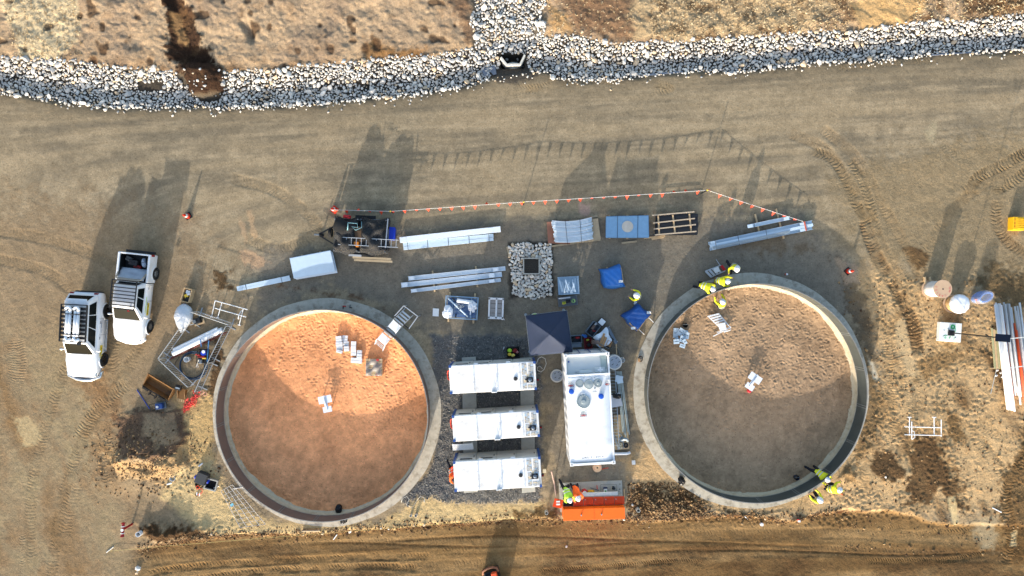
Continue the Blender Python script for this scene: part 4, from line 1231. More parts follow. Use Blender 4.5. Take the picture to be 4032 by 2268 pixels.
for x in (-1, 1):
    wheel(ute, x * .86, -1.60, .38, .25, RIMG, x); wheel(ute, x * .86, 1.52, .38, .25, RIMG, x)
    for yc in (-1.60, 1.52):
        g = G(); g.tube([(x * .94, yc + .45 * math.cos(a), .40 + .45 * math.sin(a)) for a in [i * PI / 12 for i in range(13)]], .035, n=6)
        obj('wheel_arch', g, CARW, ute, w=False, smooth=True)
    g = G(); g.ball((x * 1.06, -1.02, 1.2), .11, 10, sq=(1.0, .55, .75)); g.bar((x * .9, -1.02, 1.14), (x * 1.02, -1.02, 1.17), .05, .04)
    obj('door_mirror', g, CARW, ute, w=False, smooth=True)
    g = G(); g.box((x * .89, 2.55, .92), (.16, .12, .36)); obj('tail_lamp', g, REDL, ute, w=False, bevel=.03)
    g = G(); g.box((x * .62, -2.40, .88), (.26, .16, .13), rz=x * .5); obj('headlamp', g, LENS, ute, w=False, bevel=.03)
    for yy in (-.22, .68):
        g = G(); g.box((x * .945, yy, 1.0), (.03, .16, .03)); obj('door_handle', g, CHR, ute, w=False)
    for yy in (-1.1, -.08, .84):
        g = G(); seam(g, [(x * .942, yy, .5), (x * .946, yy, .8), (x * .93, yy, 1.1)])
        obj('door_seam', g, BLKP, ute, w=False)
g = G(); g.tube([(-.84, -2.3, .56), (-.6, -2.5, .56), (-.25, -2.6, .56), (.25, -2.6, .56), (.6, -2.5, .56), (.84, -2.3, .56)], .12, n=10); obj('front_bumper', g, CARW, ute, w=False, bevel=.06)
g = G(); g.box((0, 2.70, .50), (1.7, .16, .16)); obj('rear_bumper', g, BLKP, ute, w=False, bevel=.03)
rk = thing_part('roof_rack', ute, (0, 0, 0))
for x in (-.70, .70):
    g = G(); g.bar((x, -.62, 1.92), (x, 1.02, 1.92), .04, .07); obj('side_rail', g, BLKP, rk, w=False)
for i in range(9):
    g = G(); g.bar((-.70, -.60 + i * .2, 1.915), (.70, -.60 + i * .2, 1.915), .06, .035); obj('slat', g, BLKP, rk, w=False)
g = G(); g.cyl((.36, -.68, 1.80), (.36, -.68, 1.90), .05, n=10); obj('beacon', g, REDL, ute, w=False)
g = G(); g.box((.952, -.55, .88), (.012, .72, .2)); obj('fleet_plate', g, YEL, ute, w=False)
text_mesh('PGT - 02', .15, INK, ute, (.962, -.55, .88), name='fleet_number', tilt=(PI / 2, 0, PI / 2))
g = G(); g.box((.90, -.3, 1.02), (.012, .9, .1)); obj('hi_vis_stripe', g, mat('lime_tape', (206, 232, 96), .5, var=.05), ute, w=False)
# what lies in the tray
def in_ute(x, y, z):
    return ute.matrix_basis @ Vector((x, y, z))
FABG = mat('grey_tarp', (176, 182, 190), .7, var=.1, scale=5)
g = G(); g.sheet((-.78, 1.04, 1.20), (.72, 1.04, 1.20), (.72, 1.72, .86), (-.78, 1.72, .98), 14, 8, lambda u, v: (0, 0, .05 * math.sin(u * 7 + v * 5) + .03 * math.sin(v * 11)))
M = ute.matrix_basis
g.v = [tuple(M @ Vector(v)) for v in g.v]
tag(obj('tray_tarpaulin', g, FABG, solid=.01, smooth=True), 'grey folded tarpaulin across the front of the ute tray', 'tarpaulin')
for nm, lab, cat, c_, d_, cc in (('tool_bag', 'dark canvas tool bag in the ute tray', 'bag', (-.2, 2.05, .75), (.5, .32, .3), (54, 50, 50)), ('toolbox', 'red steel toolbox among the gear in the ute tray', 'toolbox', (.02, 1.82, .72), (.42, .2, .2), (150, 30, 26)),
                                 ('plastic_sack', 'white and blue plastic sack in the ute tray', 'sack', (.42, 2.1, .78), (.26, .56, .26), (196, 206, 220)), ('hand_tool_case', 'grey tool case at the tailgate end of the ute tray', 'case', (-.52, 2.24, .72), (.36, .26, .2), (110, 112, 110))):
    t = thing(nm, lab, cat, in_ute(*c_), rad(random.uniform(-30, 20)))
    g = G()
    if nm == 'plastic_sack':
        g.ball((0, 0, .05), .2, 12, sq=(.7, 1.4, .7), rough=.3, seed=3)
    else:
        g.box((0, 0, 0), d_)
    obj('shell', g, mat(nm + '_shell', cc, .6, var=.25, scale=8), t, w=False, bevel=.03)
    g = G(); g.tube([(-.12, 0, d_[2] / 2), (-.09, 0, d_[2] / 2 + .07), (.09, 0, d_[2] / 2 + .07), (.12, 0, d_[2] / 2)], .014, n=6); obj('handle', g, BLKP, t, w=False)
# ---------------------------------------------------------------- people (local: face +y)
SKIN = mat('skin', (196, 150, 120), .6, var=.08)
NAVY = mat('navy_cloth', (26, 29, 40), .85, var=.25, scale=12)
KHAKI = mat('khaki_cloth', (134, 110, 82), .85, var=.2, scale=12)
HIVY = mat('hi_vis_yellow', (238, 234, 40), .7, var=.1, scale=9)
HIVG = mat('hi_vis_lime', (186, 240, 70), .7, var=.1, scale=9)
HIVO = mat('hi_vis_orange', (255, 104, 26), .7, var=.1, scale=9)
BOOT = mat('boot_leather', (70, 54, 40), .7, var=.2)
HAT = mat('hard_hat_white', (244, 245, 246), .3, var=.02)
REFL = mat('reflective_tape', (206, 210, 206), .35, var=.08)
HAIR = mat('dark_hair', (40, 30, 24), .8, var=.2)

def person(label, loc, face, shirt=None, legs=None, lean=0, thigh=(0, 0), knee=(0, 0), arm=((10, 30), (10, 30)), spread=(.12, .12), hat=True, crouch_drop=None, head_pitch=0, band=True, zfoot=0.0, twist=0):
    """one posed worker. lean: torso forward, deg; thigh/knee: flexion per leg; arm: (upper, fore) forward angle per arm"""
    shirt = shirt or HIVY; legs = legs or NAVY
    Lt, Ls, Lu, Lf = .44, .43, .29, .26
    d = lambda a: Vector((0, math.sin(rad(a)), math.cos(rad(a))))
    up = d(lean)
    J = {}; J['pel'] = Vector((0, 0, 0)); J['spi'] = up * .22; J['che'] = up * .44
    J['nec'] = J['che'] + up * .14; hd = d(lean * .6 + head_pitch)
    J['hd0'] = J['nec'] + hd * .08 + Vector((0, .015, 0)); J['hd1'] = J['hd0'] + hd * .13
    E = [('pel', 'spi', 's'), ('spi', 'che', 's'), ('che', 'nec', 's'), ('nec', 'hd0', 'k'), ('hd0', 'hd1', 'k')]
    Rr = {'pel': .172, 'spi': .178, 'che': .192, 'nec': .068, 'hd0': .092, 'hd1': .098}
    for i, sd in enumerate((-1, 1)):
        h = 'h%d' % i
        J['hip' + h] = Vector((sd * .10, 0, -.06))
        a = thigh[i]; b = a - knee[i]
        J['kn' + h] = J['hip' + h] + Vector((sd * spread[i] * .5, math.sin(rad(a)) * Lt, -math.cos(rad(a)) * Lt))
        J['an' + h] = J['kn' + h] + Vector((sd * spread[i] * .2, math.sin(rad(b)) * Ls, -math.cos(rad(b)) * Ls))
        fa = 90 if knee[i] < 75 else -(180 - 90) + 10
        tp = Vector((sd * .03, .17, -.05)) if knee[i] < 75 else Vector((0, -.02, -.17)) if b < -60 else Vector((0, .15, -.05))
        J['to' + h] = J['an' + h] + tp
        E += [('pel', 'hip' + h, 'l'), ('hip' + h, 'kn' + h, 'l'), ('kn' + h, 'an' + h, 'l'), ('an' + h, 'to' + h, 'b')]
        Rr.update({'hip' + h: .125, 'kn' + h: .092, 'an' + h: .066, 'to' + h: .05})
        J['sh' + h] = J['che'] + up * .04 + Vector((sd * .19, 0, 0))
        ua, fa_ = arm[i]
        J['el' + h] = J['sh' + h] + Vector((sd * .10, math.sin(rad(ua)) * Lu, -math.cos(rad(ua)) * Lu))
        J['wr' + h] = J['el' + h] + Vector((-sd * .05, math.sin(rad(fa_)) * Lf, -math.cos(rad(fa_)) * Lf))
        hd_ = (J['wr' + h] - J['el' + h]).normalized()
        J['pa' + h] = J['wr' + h] + hd_ * .07
        E += [('che', 'sh' + h, 's'), ('sh' + h, 'el' + h, 's'), ('el' + h, 'wr' + h, 's'), ('wr' + h, 'pa' + h, 'k')]
        Rr.update({'sh' + h: .094, 'el' + h: .07, 'wr' + h: .046, 'pa' + h: .04})
    lowest = min(min(J[k].z - Rr[k] for k in J), 0)
    off = Vector((0, 0, -lowest + zfoot))
    for k in J:
        J[k] = J[k] + off
    keys = list(J)
    me = bpy.data.meshes.new('skel')
    me.from_pydata([J[k][:] for k in keys], [(keys.index(a), keys.index(b)) for a, b, c in E], [])
    so = bpy.data.objects.new('skel', me); COL.objects.link(so)
    md = so.modifiers.new('skin', 'SKIN')
    md.use_smooth_shade = True
    md2 = so.modifiers.new('sub', 'SUBSURF'); md2.levels = 1; md2.render_levels = 1
    for i, k in enumerate(keys):
        sv = me.skin_vertices[0].data[i]
        q = Rr[k]
        sv.radius = (q, q); sv.use_root = (k == 'pel')
    dg = bpy.context.evaluated_depsgraph_get()
    bm_ = bpy.data.meshes.new_from_object(so.evaluated_get(dg))
    bpy.data.objects.remove(so)
    bm_.name = 'person'
    mats_ = [shirt, legs, BOOT, SKIN, HAIR]
    bm_.materials.clear()
    for m_ in mats_:
        bm_.materials.append(m_)
    segs = [(J[a], J[b], {'s': 0, 'l': 1, 'b': 2, 'k': 3}[c], Rr[a]) for a, b, c in E]
    for p in bm_.polygons:
        c = p.center; best = 9; mi = 0
        for a, b, k, r in segs:
            ab = b - a; t = max(0, min(1, (c - a).dot(ab) / ab.length_squared))
            dd = (c - a - ab * t).length / (r + .02)
            if dd < best:
                best = dd; mi = k
        p.material_index = mi
        p.use_smooth = True
    # hands and face go into the same body mesh
    bm = bmesh.new(); bm.from_mesh(bm_)
    g = G()
    for i, sd in enumerate((-1, 1)):
        h = 'h%d' % i
        f = (J['pa' + h] - J['wr' + h]).normalized(); x = Vector((1, 0, 0)); x = (x - f * x.dot(f)).normalized(); n = x.cross(f)
        for q, (o, l) in enumerate(((-.027, .075), (-.009, .085), (.009, .08), (.027, .062))):
            p0 = J['pa' + h] + x * o + f * .015
            g.tube([p0, p0 + f * l * .5 - n * .006, p0 + f * l * .85 - n * .028], [.009, .0085, .007], n=5, m=3)
        p0 = J['wr' + h] + f * .03 - x * sd * .03
        g.tube([p0, p0 + f * .03 - x * sd * .025, p0 + f * .06 - x * sd * .03], [.011, .010, .008], n=5, m=3)
    hc = (J['hd0'] + J['hd1']) / 2; fw = Vector((0, 1, 0)); fw = (fw - hd * fw.dot(hd)).normalized()
    g.ball(hc + fw * .098 - hd * .02, .018, 6, m=3)
    for sd in (-1, 1):
        g.ball(hc + fw * .086 + Vector((sd * .034, 0, 0)), .011, 6, m=4)
        g.ball(hc + Vector((sd * .094, 0, 0)) - hd * .01, .026, 6, m=3, sq=(.4, .8, 1.1))
    g.box(hc + fw * .088 - hd * .058, (.045, .012, .01), m=4)
    fm = mesh_from(g, 'x', mats_)
    bm.from_mesh(fm); bm.to_mesh(bm_); bm.free(); bpy.data.meshes.remove(fm)
    ob = bpy.data.objects.new('person', bm_); COL.objects.link(ob)
    ob.location = loc; ob.rotation_euler = (0, 0, face)
    tag(ob, label, 'person')
    R = Matrix.Rotation(-rad(lean * .6 + head_pitch), 3, 'X')
    g = G()
    if hat:
        g.lathe([(.178, 0), (.182, .012), (.142, .022), (.138, .06), (.115, .115), (.07, .148), (.02, .158)], n=20)
        g.bar((0, -.10, .135), (0, .10, .135), .03, .045)
        g.v = [(v[0] * .93, v[1] * (1.08 if v[1] < 0 else 1.2), v[2]) for v in g.v]
        nm, mm = 'hard_hat', HAT
        at = hc + hd * .035
    else:
        g.lathe([(.102, 0), (.108, .05), (.09, .09), (.04, .115)], n=14); nm, mm = 'hair', HAIR
        at = hc + hd * .01
    g.v = [tuple(R @ Vector(v) + at) for v in g.v]
    obj(nm, g, mm, ob, w=False, smooth=True)
    if band:
        R2 = Matrix.Rotation(-rad(lean), 3, 'X')
        for zz in (.14, .30):
            g = G(); n = 20
            g.lathe([(.192, -.022), (.202, -.022), (.202, .022), (.192, .022)], n=n, closed=True)
            g.v = [tuple(R2 @ Vector((v[0] * 1.08, v[1] * 1.0, v[2])) + off + up * zz) for v in g.v]
            obj('reflective_band', g, REFL, ob, w=False)
    return ob

def at(px, py, z=0.0, h=None):
    """foot point of someone whose head shows at this pixel and stands h tall"""
    if h is None:
        return P(px, py, z)
    q = P(px, py, z + h); return Vector((q.x, q.y, z))
A0 = rad(0)
person('standing worker in yellow shirt and hard hat stepping onto the east tank footing', at(2893, 1048, .03, 1.2), rad(170), lean=12, thigh=(22, -14), knee=(10, 22), arm=((-10, 30), (20, 60)))
person('worker in yellow and khaki kneeling on the east tank footing, middle of three', at(2806, 1106, .05), rad(-95), legs=KHAKI, lean=40, thigh=(60, 5), knee=(100, 95), arm=((60, 90), (50, 60)), head_pitch=10)
person('worker in yellow with black trousers bending over the east tank wall', at(2742, 1120, .05), rad(-115), lean=62, thigh=(28, 8), knee=(50, 40), arm=((65, 40), (55, 30)))
person('worker in yellow shirt crouching inside the east tank against its wall', at(2830, 1207, FLOOR_Z), rad(25), lean=28, thigh=(85, 60), knee=(110, 120), arm=((70, 110), (50, 90)))
person('worker in yellow reading a phone near the blue-wrapped trestle', at(2512, 1168, 0, 1.3), rad(65), lean=6, thigh=(4, -6), knee=(2, 8), arm=((15, 95), (15, 95)), head_pitch=25)
person('worker in yellow leaning over the wall from inside the east tank', at(3186, 1836, FLOOR_Z + .02), rad(-132), lean=58, thigh=(12, -14), knee=(8, 8), arm=((75, 55), (70, 60)), head_pitch=-10)
person('worker in yellow crouching outside the east tank, holding the orange stake', at(3240, 1912, 0), rad(-75), lean=34, thigh=(88, 50), knee=(120, 110), arm=((50, 70), (60, 80)))
person('worker in yellow squatting outside the tank with face to its wall', at(3204, 1958, 0), rad(40), lean=22, thigh=(85, 80), knee=(118, 118), arm=((60, 100), (70, 95)))
person('worker in lime vest leaning into the orange cabinet', at(2222, 1903, .12), rad(-160), shirt=HIVG, lean=55, thigh=(15, -22), knee=(12, 10), arm=((70, 50), (60, 40)))
person('worker in orange shirt bending beside the orange cabinet', at(2258, 1898, .12), rad(-165), shirt=HIVO, lean=48, thigh=(30, 20), knee=(45, 40), arm=((60, 40), (55, 60)), band=False)
person('bareheaded worker in navy and orange kneeling at the end of the southern white module', at(1783, 1832, .05), rad(-160), shirt=HIVO, legs=NAVY, lean=50, thigh=(40, 5), knee=(110, 95), arm=((70, 40), (60, 50)), hat=False)
person('person in lime and orange vest standing at the edge of the grey canopy', at(2104, 1240, 0, 1.0), rad(-170), shirt=HIVG, lean=30, thigh=(20, 8), knee=(30, 20), arm=((60, 30), (50, 40)), hat=False)
# things in hands
g = G(); q = P(2496, 1165, 1.15); g.box(q, (.09, .16, .012), rz=rad(40)); tag(obj('phone', g, DARK, bevel=.004), 'black phone held by the worker near the blue-wrapped trestle', 'phone')
g = G(); g.box(P(2502, 1193, .02), (.16, .2, .01), rz=rad(-20)); tag(obj('paper_sheet', g, WHITE), 'white folded paper on the ground beside the phone user', 'paper')
g = G(); g.bar(P(3274, 1924, .5), P(3319, 1948, .03), .035, .035); tag(obj('marker_stake', g, mat('stake_orange', (236, 82, 30), .6, var=.1)), 'orange painted stake held outside the east tank', 'stake')
# ---------------------------------------------------------------- stacked building materials
PSTEEL = mat('white_coated_steel', (232, 240, 246), .36, var=.04, scale=3)
PSTEEL2 = mat('pale_blue_steel', (206, 224, 236), .38, var=.06, scale=3)
STRAP = mat('dark_strap', (48, 50, 52), .6, var=.1)
BATT = mat('pine_batten', (206, 176, 134), .8, var=.22, scale=6, bump=.002)
PLYR = mat('red_ply', (152, 104, 84), .8, var=.18, scale=3)
PLYT = mat('tan_ply', (178, 160, 130), .8, var=.14, scale=4)

def channel(g, a, b, w, h, t=.012, up=True):
    """U-section from a to b: web plus two flanges"""
    a, b = Vector(a), Vector(b)
    d = (b - a).normalized(); s = d.cross(Vector((0, 0, 1))).normalized()
    zz = Vector((0, 0, 1))
    if up:
        g.bar(a + zz * t / 2, b + zz * t / 2, w, t)
    else:
        g.bar(a + zz * (h - t / 2), b + zz * (h - t / 2), w, t)
    for q in (-1, 1):
        o = s * (q * (w / 2 - t / 2)) + zz * (h / 2)
        g.bar(a + o, b + o, t, h - 2 * t - .004)

def channels(name, label, rows, z0, group, straps=(), battens=(), two=False):
    """rows: (ax, ay, bx, by, width px, height m, open-up, colour); one thing per bundle of strapped channels"""
    a = P(*rows[0][0:2], z0); b = P(*rows[0][2:4], z0)
    t = thing(name, label, 'steel section', ((a + b) / 2)[:2] + (0,), 0, group)
    for (ax, ay, bx, by, wp, h, up, m) in rows:
        g = G(); channel(g, P(ax, ay, z0), P(bx, by, z0), wp / S0, h, up=up)
        ch = obj('channel', g, m, t)
        # end plate shadow gap and splice plate near the far end
        g = G(); p0, p1 = P(ax, ay, z0), P(bx, by, z0)
        for f in (.04, .9):
            q = p0.lerp(p1, f); e = (p1 - p0).normalized() * .16
            g2 = G(); g2.bar(q - e + Vector((0, 0, h + .006)), q + e + Vector((0, 0, h + .006)), wp / S0 * .86, .006)
            obj('splice_plate', g2, m, ch)
    rr = rows
    for f in straps:
        # strap right round the bundle
        pts = [P(r[0] + (r[2] - r[0]) * f, r[1] + (r[3] - r[1]) * f, z0) for r in rr]
        d = (P(rr[0][2], rr[0][3]) - P(rr[0][0], rr[0][1])).normalized(); s = d.cross(Vector((0, 0, 1)))
        e0 = max(pts, key=lambda p: p.dot(s)) + s * (rr[0][4] / S0 / 2 + .01); e1 = min(pts, key=lambda p: p.dot(s)) - s * (rr[-1][4] / S0 / 2 + .01)
        hh = max(r[5] for r in rr) + .012
        g = G(); g.bar(e0 + Vector((0, 0, hh)), e1 + Vector((0, 0, hh)), .022, .006); g.bar(e0, e0 + Vector((0, 0, hh)), .006, .022); g.bar(e1, e1 + Vector((0, 0, hh)), .006, .022)
        obj('strap', g, STRAP, t)
    for (ax, ay, bx, by) in battens:
        g = G(); g.bar(P(ax, ay, .05), P(bx, by, .05), .09, .09); obj('bearer', g, BATT, t)
    return t
W = PSTEEL; B2 = PSTEEL2
GRP = 'white steel sections laid out on the pad'
channels('steel_channel', 'long white channel lying by the ladder end of the trailer', [(1576, 946, 1971, 903, 22, .2, False, W)], .10, GRP, battens=((1690, 918, 1700, 975), (1860, 905, 1868, 955)))
channels('strapped_channels', 'strapped flat pair of white sections just below the trailer-side channel', [(1588, 963, 1943, 928, 15, .12, False, B2), (1590, 978, 1943, 941, 14, .12, False, B2)], .10, GRP, straps=(.05, .27, .5, .73, .95))
channels('steel_channel', 'upper of three white channels beside the rock bed', [(1608, 1097, 1990, 1057, 17, .16, True, W)], .10, GRP, battens=((1703, 1066, 1712, 1150), (1873, 1048, 1880, 1130)))
channels('steel_channel', 'middle white channel of three beside the rock bed', [(1580, 1123, 1976, 1080, 19, .16, True, W)], .10, GRP)
channels('steel_channel', 'lowest white channel of three beside the rock bed, nearest the west tank', [(1618, 1146, 1972, 1102, 14, .16, True, W)], .10, GRP)
channels('strapped_channels', 'short strapped white channel pair west of the white sheet stack', [(938, 1133, 1143, 1090, 11, .14, False, B2), (940, 1142, 1146, 1100, 9, .14, False, B2)], .04, GRP, straps=(.16, .84))
channels('strapped_channels', 'broad strapped bundle of pale gutters with rails north of the east tank', [(2789, 959, 3196, 874, 12, .16, True, B2), (2792, 970, 3197, 886, 11, .16, False, B2), (2794, 981, 3197, 898, 12, .16, True, B2)], .14, GRP, straps=(.06, .28, .55), battens=((2973, 843, 2995, 940), (3055, 822, 3086, 940)))
channels('steel_channel', 'short pale channel on battens beneath the bunting end', [(2944, 892, 3109, 858, 14, .14, True, B2)], .14, GRP, straps=(.14,))
for k, (dx, lab) in enumerate(((0, 'upper'), (4, 'middle'), (8, 'lower'))):
    g = G(); g.cyl(P(2806, 972 + dx, .34), P(3110, 908 + dx, .34), .022, n=8)
    tag(obj('guard_rail_tube', g, GALV), '%s grey tube of three laid on the broad gutter bundle' % lab, 'tube', 'tubes on the gutter bundle')
g = G(); g.bar(P(3167, 872, .33), P(3175, 908, .33), .07, .05); tag(obj('red_batten', g, mat('red_wood', (196, 92, 62), .7, var=.2)), 'reddish batten across the east end of the gutter bundle', 'batten')

# white flat sheets
t = thing('sheet_stack', 'stack of pale blue-white flat sheets, slightly skewed, west of the trailer', 'sheet stack', P(1230, 1042))
cor = [(1141, 1018), (1301, 987), (1320, 1069), (1157, 1096)]
for i in range(9):
    j = random.Random(i)
    dx, dy = (j.uniform(-3, 3), j.uniform(-3, 3)) if i < 8 else (0, 0)
    if i == 3: dx, dy = 6, 5
    pl = [P(x + dx, y + dy, .4) for x, y in reversed(cor)]
    g = G(); g.prism([(p.x, p.y) for p in pl], .10 + i * .036, .10 + i * .036 + .030); obj('sheet', g, B2 if i % 3 else PSTEEL, t)
for y0 in (.3, .75):
    a, b = P(cor[0][0] + (cor[1][0] - cor[0][0]) * y0, cor[0][1] + (cor[1][1] - cor[0][1]) * y0 - 6, .05), P(cor[3][0] + (cor[2][0] - cor[3][0]) * y0, cor[3][1] + (cor[2][1] - cor[3][1]) * y0 + 6, .05)
    g = G(); g.bar(a, b, .1, .1); obj('bearer', g, BATT, t)

# curved galvanised tubes on ply
t = thing('curved_tube_bundle', 'strapped bundle of curved pale steel tubes lying on ply sheets', 'tube bundle', P(2255, 905))
nt_ = 17
for i in range(nt_):
    v = i / (nt_ - 1)
    a = Vector((2173 + 12 * v, 870 + 82 * v)); b = Vector((2330 + 6 * v, 857 + 82 * v))
    a.x += random.uniform(-3, 3); b.x += random.uniform(-3, 3)
    pts = []
    for q in range(9):
        f = q / 8; m_ = a.lerp(b, f)
        pts.append(P(m_.x, m_.y + 9 * math.sin(PI * f) * (1 - .3 * v), .34 + .008 * (i % 2)))
    g = G(); g.tube(pts, .034, n=8); obj('tube', g, B2 if i % 4 else PSTEEL, t, smooth=True)
    if i % 3 == 0:
        g = G(); g.tube([Vector((p.x, p.y - .03, p.z - .07)) for p in pts], .034, n=6); obj('lower_tube', g, GALV, t, smooth=True)
for f in (.33, .70):
    g = G(); a = P(2173 + 157 * f, 866 - 8 * f, .39); b = P(2185 + 151 * f, 958 - 14 * f + 8, .39)
    a.y += .0; g.bar(a, b, .02, .01); g.bar(a, a - Vector((0, 0, .3)), .01, .02); g.bar(b, b - Vector((0, 0, .3)), .01, .02); obj('strap', g, STRAP, t)
for nm, lab, q, z, m in (('ply_sheet', 'red-brown ply sheet under the west end of the curved tubes', [(2153, 874), (2240, 868), (2245, 962), (2158, 958)], .16, PLYR), ('ply_sheet', 'tan ply sheet under the east end of the curved tubes', [(2242, 866), (2354, 860), (2366, 942), (2248, 958)], .2, PLYT)):
    pl = [P(x, y, z) for x, y in reversed(q)]
    g = G(); g.prism([(p.x, p.y) for p in pl], z - .02, z); tag(obj(nm, g, m), lab, 'ply sheet')
for lab, a, b in (('timber bearer sticking out along the top of the tube bundle', (2300, 862, .08), (2352, 850, .08)), ('timber bearer along the bottom of the tube bundle', (2205, 962, .06), (2364, 944, .06)), ('dark timber bearer at the rock-bed corner of the tube bundle', (2168, 970, .05), (2260, 958, .05))):
    g = G(); g.bar(P(*a), P(*b), .10, .09); tag(obj('timber_bearer', g, PLYT), lab, 'timber')

# blue sheets with round label
t = thing('blue_board_stack', 'stack of light blue boards with two straps and a pale round patch', 'board stack', P(2471, 892))
BLUB = mat('blue_board', (122, 164, 198), .6, var=.1, scale=5)
cor = [(2389, 853), (2553, 849), (2555, 934), (2388, 934)]
for i in range(10):
    dx, dy = random.Random(i + 40).uniform(-2.2, 2.2), random.Random(i + 60).uniform(-2.2, 2.2)
    pl = [P(x + dx, y + dy, .4) for x, y in reversed(cor)]
    g = G(); g.prism([(p.x, p.y) for p in pl], .12 + i * .03, .12 + i * .03 + .026); obj('board', g, BLUB if i != 1 else PLYT, t)
for x in (2432, 2512):
    g = G(); g.bar(P(x, 847, .432), P(x - 1, 938, .432), .02, .008); obj('strap', g, STRAP, t)
g = G(); q_ = P(2471, 892, .418); g.cyl(q_, q_ + Vector((0, 0, .012)), .335, n=36); obj('round_patch', g, mat('pale_patch', (196, 190, 178), .7, var=.2, scale=4), t)
for y0 in (2400, 2470, 2540):
    g = G(); g.bar(P(y0, 846, .06), P(y0, 940, .06), .1, .1); obj('bearer', g, BATT, t)

# black boards with battens on top
t = thing('black_board_stack', 'stack of black boards with pine battens nailed in a grid on top', 'board stack', P(2665, 884))
cor = [(2586, 845), (2749, 842), (2748, 923), (2582, 924)]
BLKB = mat('black_board', (30, 34, 40), .6, var=.12, scale=6)
for i in range(9):
    dx, dy = random.Random(i + 80).uniform(-2, 2), random.Random(i + 90).uniform(-2, 2)
    pl = [P(x + dx, y + dy, .4) for x, y in reversed(cor)]
    g = G(); g.prism([(p.x, p.y) for p in pl], .10 + i * .03, .10 + i * .03 + .026); obj('board', g, BLKB if i else BATT, t)
for a, b in (((2591, 848), (2596, 922)), ((2649, 846), (2658, 918)), ((2714, 842), (2722, 914))):
    g = G(); g.bar(P(*a, .41), P(*b, .41), .085, .05); obj('batten', g, BATT, t)
for a, b in (((2568, 848), (2734, 834)), ((2573, 878), (2736, 860)), ((2574, 902), (2740, 884)), ((2578, 925), (2742, 911))):
    g = G(); g.bar(P(*a, .465), P(*b, .465), .07, .045); obj('cross_batten', g, mat('weathered_batten', (188, 170, 146), .8, var=.2, scale=6), t)
for lab, a, b in (('loose pine board beside the black board stack', (2543, 937), (2619, 929)), ('short pine offcut next to the loose board by the black boards', (2566, 942), (2614, 934)), ('grey timber offcut on the gravel below the blue boards', (2448, 957), (2507, 950)), ('pale short timber against the rock bed edge', (1997, 972), (2006, 1012))):
    g = G(); g.bar(P(*a, .04), P(*b, .04), .10, .06); tag(obj('timber_offcut', g, BATT if 'pine' in lab else PLYT), lab, 'timber')

# ---------------------------------------------------------------- bunting on posts
FLAGM = mat('bunting_orange', (250, 74, 34), .6, var=.1, scale=10)
CORD = mat('white_cord', (226, 224, 216), .7, var=.05)
line = [(1302, 826, .74), (1537, 832, .95), (2062, 795, 1.0), (2786, 749, 1.02), (3163, 872, .42)]
t = thing('flag_bunting', 'white cord of orange triangular flags strung along the north side of the pad', 'bunting', P(2062, 795))
path = []
for (x0, y0, z0), (x1, y1, z1) in zip(line[:-1], line[1:]):
    a, b = P(x0, y0, z0), P(x1, y1, z1)
    n = max(3, int((b - a).length / .35)); sag = .0018 * (b - a).length ** 2
    for i in range(n):
        f = i / n; p = a.lerp(b, f); p.z -= 4 * sag * f * (1 - f) * .5; path.append(p)
path.append(P(*line[-1]))
g = G(); g.tube(path, .012, n=5); obj('cord', g, CORD, t)
acc = .25; nx = .5; rf = random.Random(3)
for p, q in zip(path[:-1], path[1:]):
    L = (q - p).length
    while nx < acc + L:
        f = (nx - acc) / L; c = p.lerp(q, f); d = (q - p).normalized(); s = Vector((d.y, -d.x, 0)).normalized()
        dr = (s * (rf.uniform(.1, 1.0) if rf.random() > .14 else -.6) + Vector((0, 0, -rf.uniform(.7, 1.1)))).normalized()
        hw, ln = .115, .30
        v = [c - d * hw, c + d * hw, c + dr * ln]
        nn = d.cross(dr).normalized() * .003
        g = G(); g.add([x + nn for x in v] + [x - nn for x in v], [(0, 1, 2), (5, 4, 3), (0, 3, 4, 1), (1, 4, 5, 2), (2, 5, 3, 0)]); obj('flag', g, FLAGM, t)
        nx += .68
    acc += L
YCAP = mat('cap_yellow', (246, 206, 70), .5, var=.05)
for lab, px, py, h in (('steel picket with yellow cap holding the bunting near the trailer', 1537, 832, 1.02), ('steel picket with yellow cap holding the bunting above the rock bed', 2062, 795, 1.3), ('steel picket with yellow cap at the bunting corner above the black boards', 2786, 749, 1.45)):
    c = P(px, py, h); t = thing('star_picket', lab, 'post', (c.x, c.y, 0), 0, 'bunting pickets')
    g = G()
    for a in (90, 210, 330):
        g.box((.016 * math.cos(rad(a)), .016 * math.sin(rad(a)), h / 2), (.034, .006, h), rz=rad(a))
    obj('stake', g, DARK, t, w=False)
    g = G(); g.ball((0, 0, h), .055, 10, sq=(1, 1, .8)); obj('cap', g, YCAP, t, w=False, smooth=True)

# ---------------------------------------------------------------- traffic cones
CONE = mat('cone_orange', (240, 60, 30), .5, var=.06); CONW = mat('cone_collar', (240, 240, 236), .5, var=.04)
def cone(label, px, py, base=None):
    c = P(px, py); z = gz(c.x, c.y)
    t = thing('traffic_cone', label, 'traffic cone', (c.x, c.y, z), rad(random.uniform(0, 90)), 'traffic cones')
    g = G(); g.box((0, 0, .03), (.38, .38, .06)); obj('base', g, base or DARK, t, w=False, bevel=.02)
    g = G(); g.lathe([(.155, .06), (.115, .28), (.112, .28), (.112, .06)], n=20); obj('body', g, CONE, t, w=False, smooth=True)
    g = G(); g.lathe([(.118, .28), (.082, .48), (.08, .48), (.08, .28)], n=20); obj('collar', g, CONW, t, w=False, smooth=True)
    g = G(); g.lathe([(.085, .48), (.038, .72), (.03, .72), (.03, .48)], n=20); obj('tip', g, CONE, t, w=False, smooth=True)
cone('orange and white traffic cone alone on the haul road north of the vehicles', 742, 851)
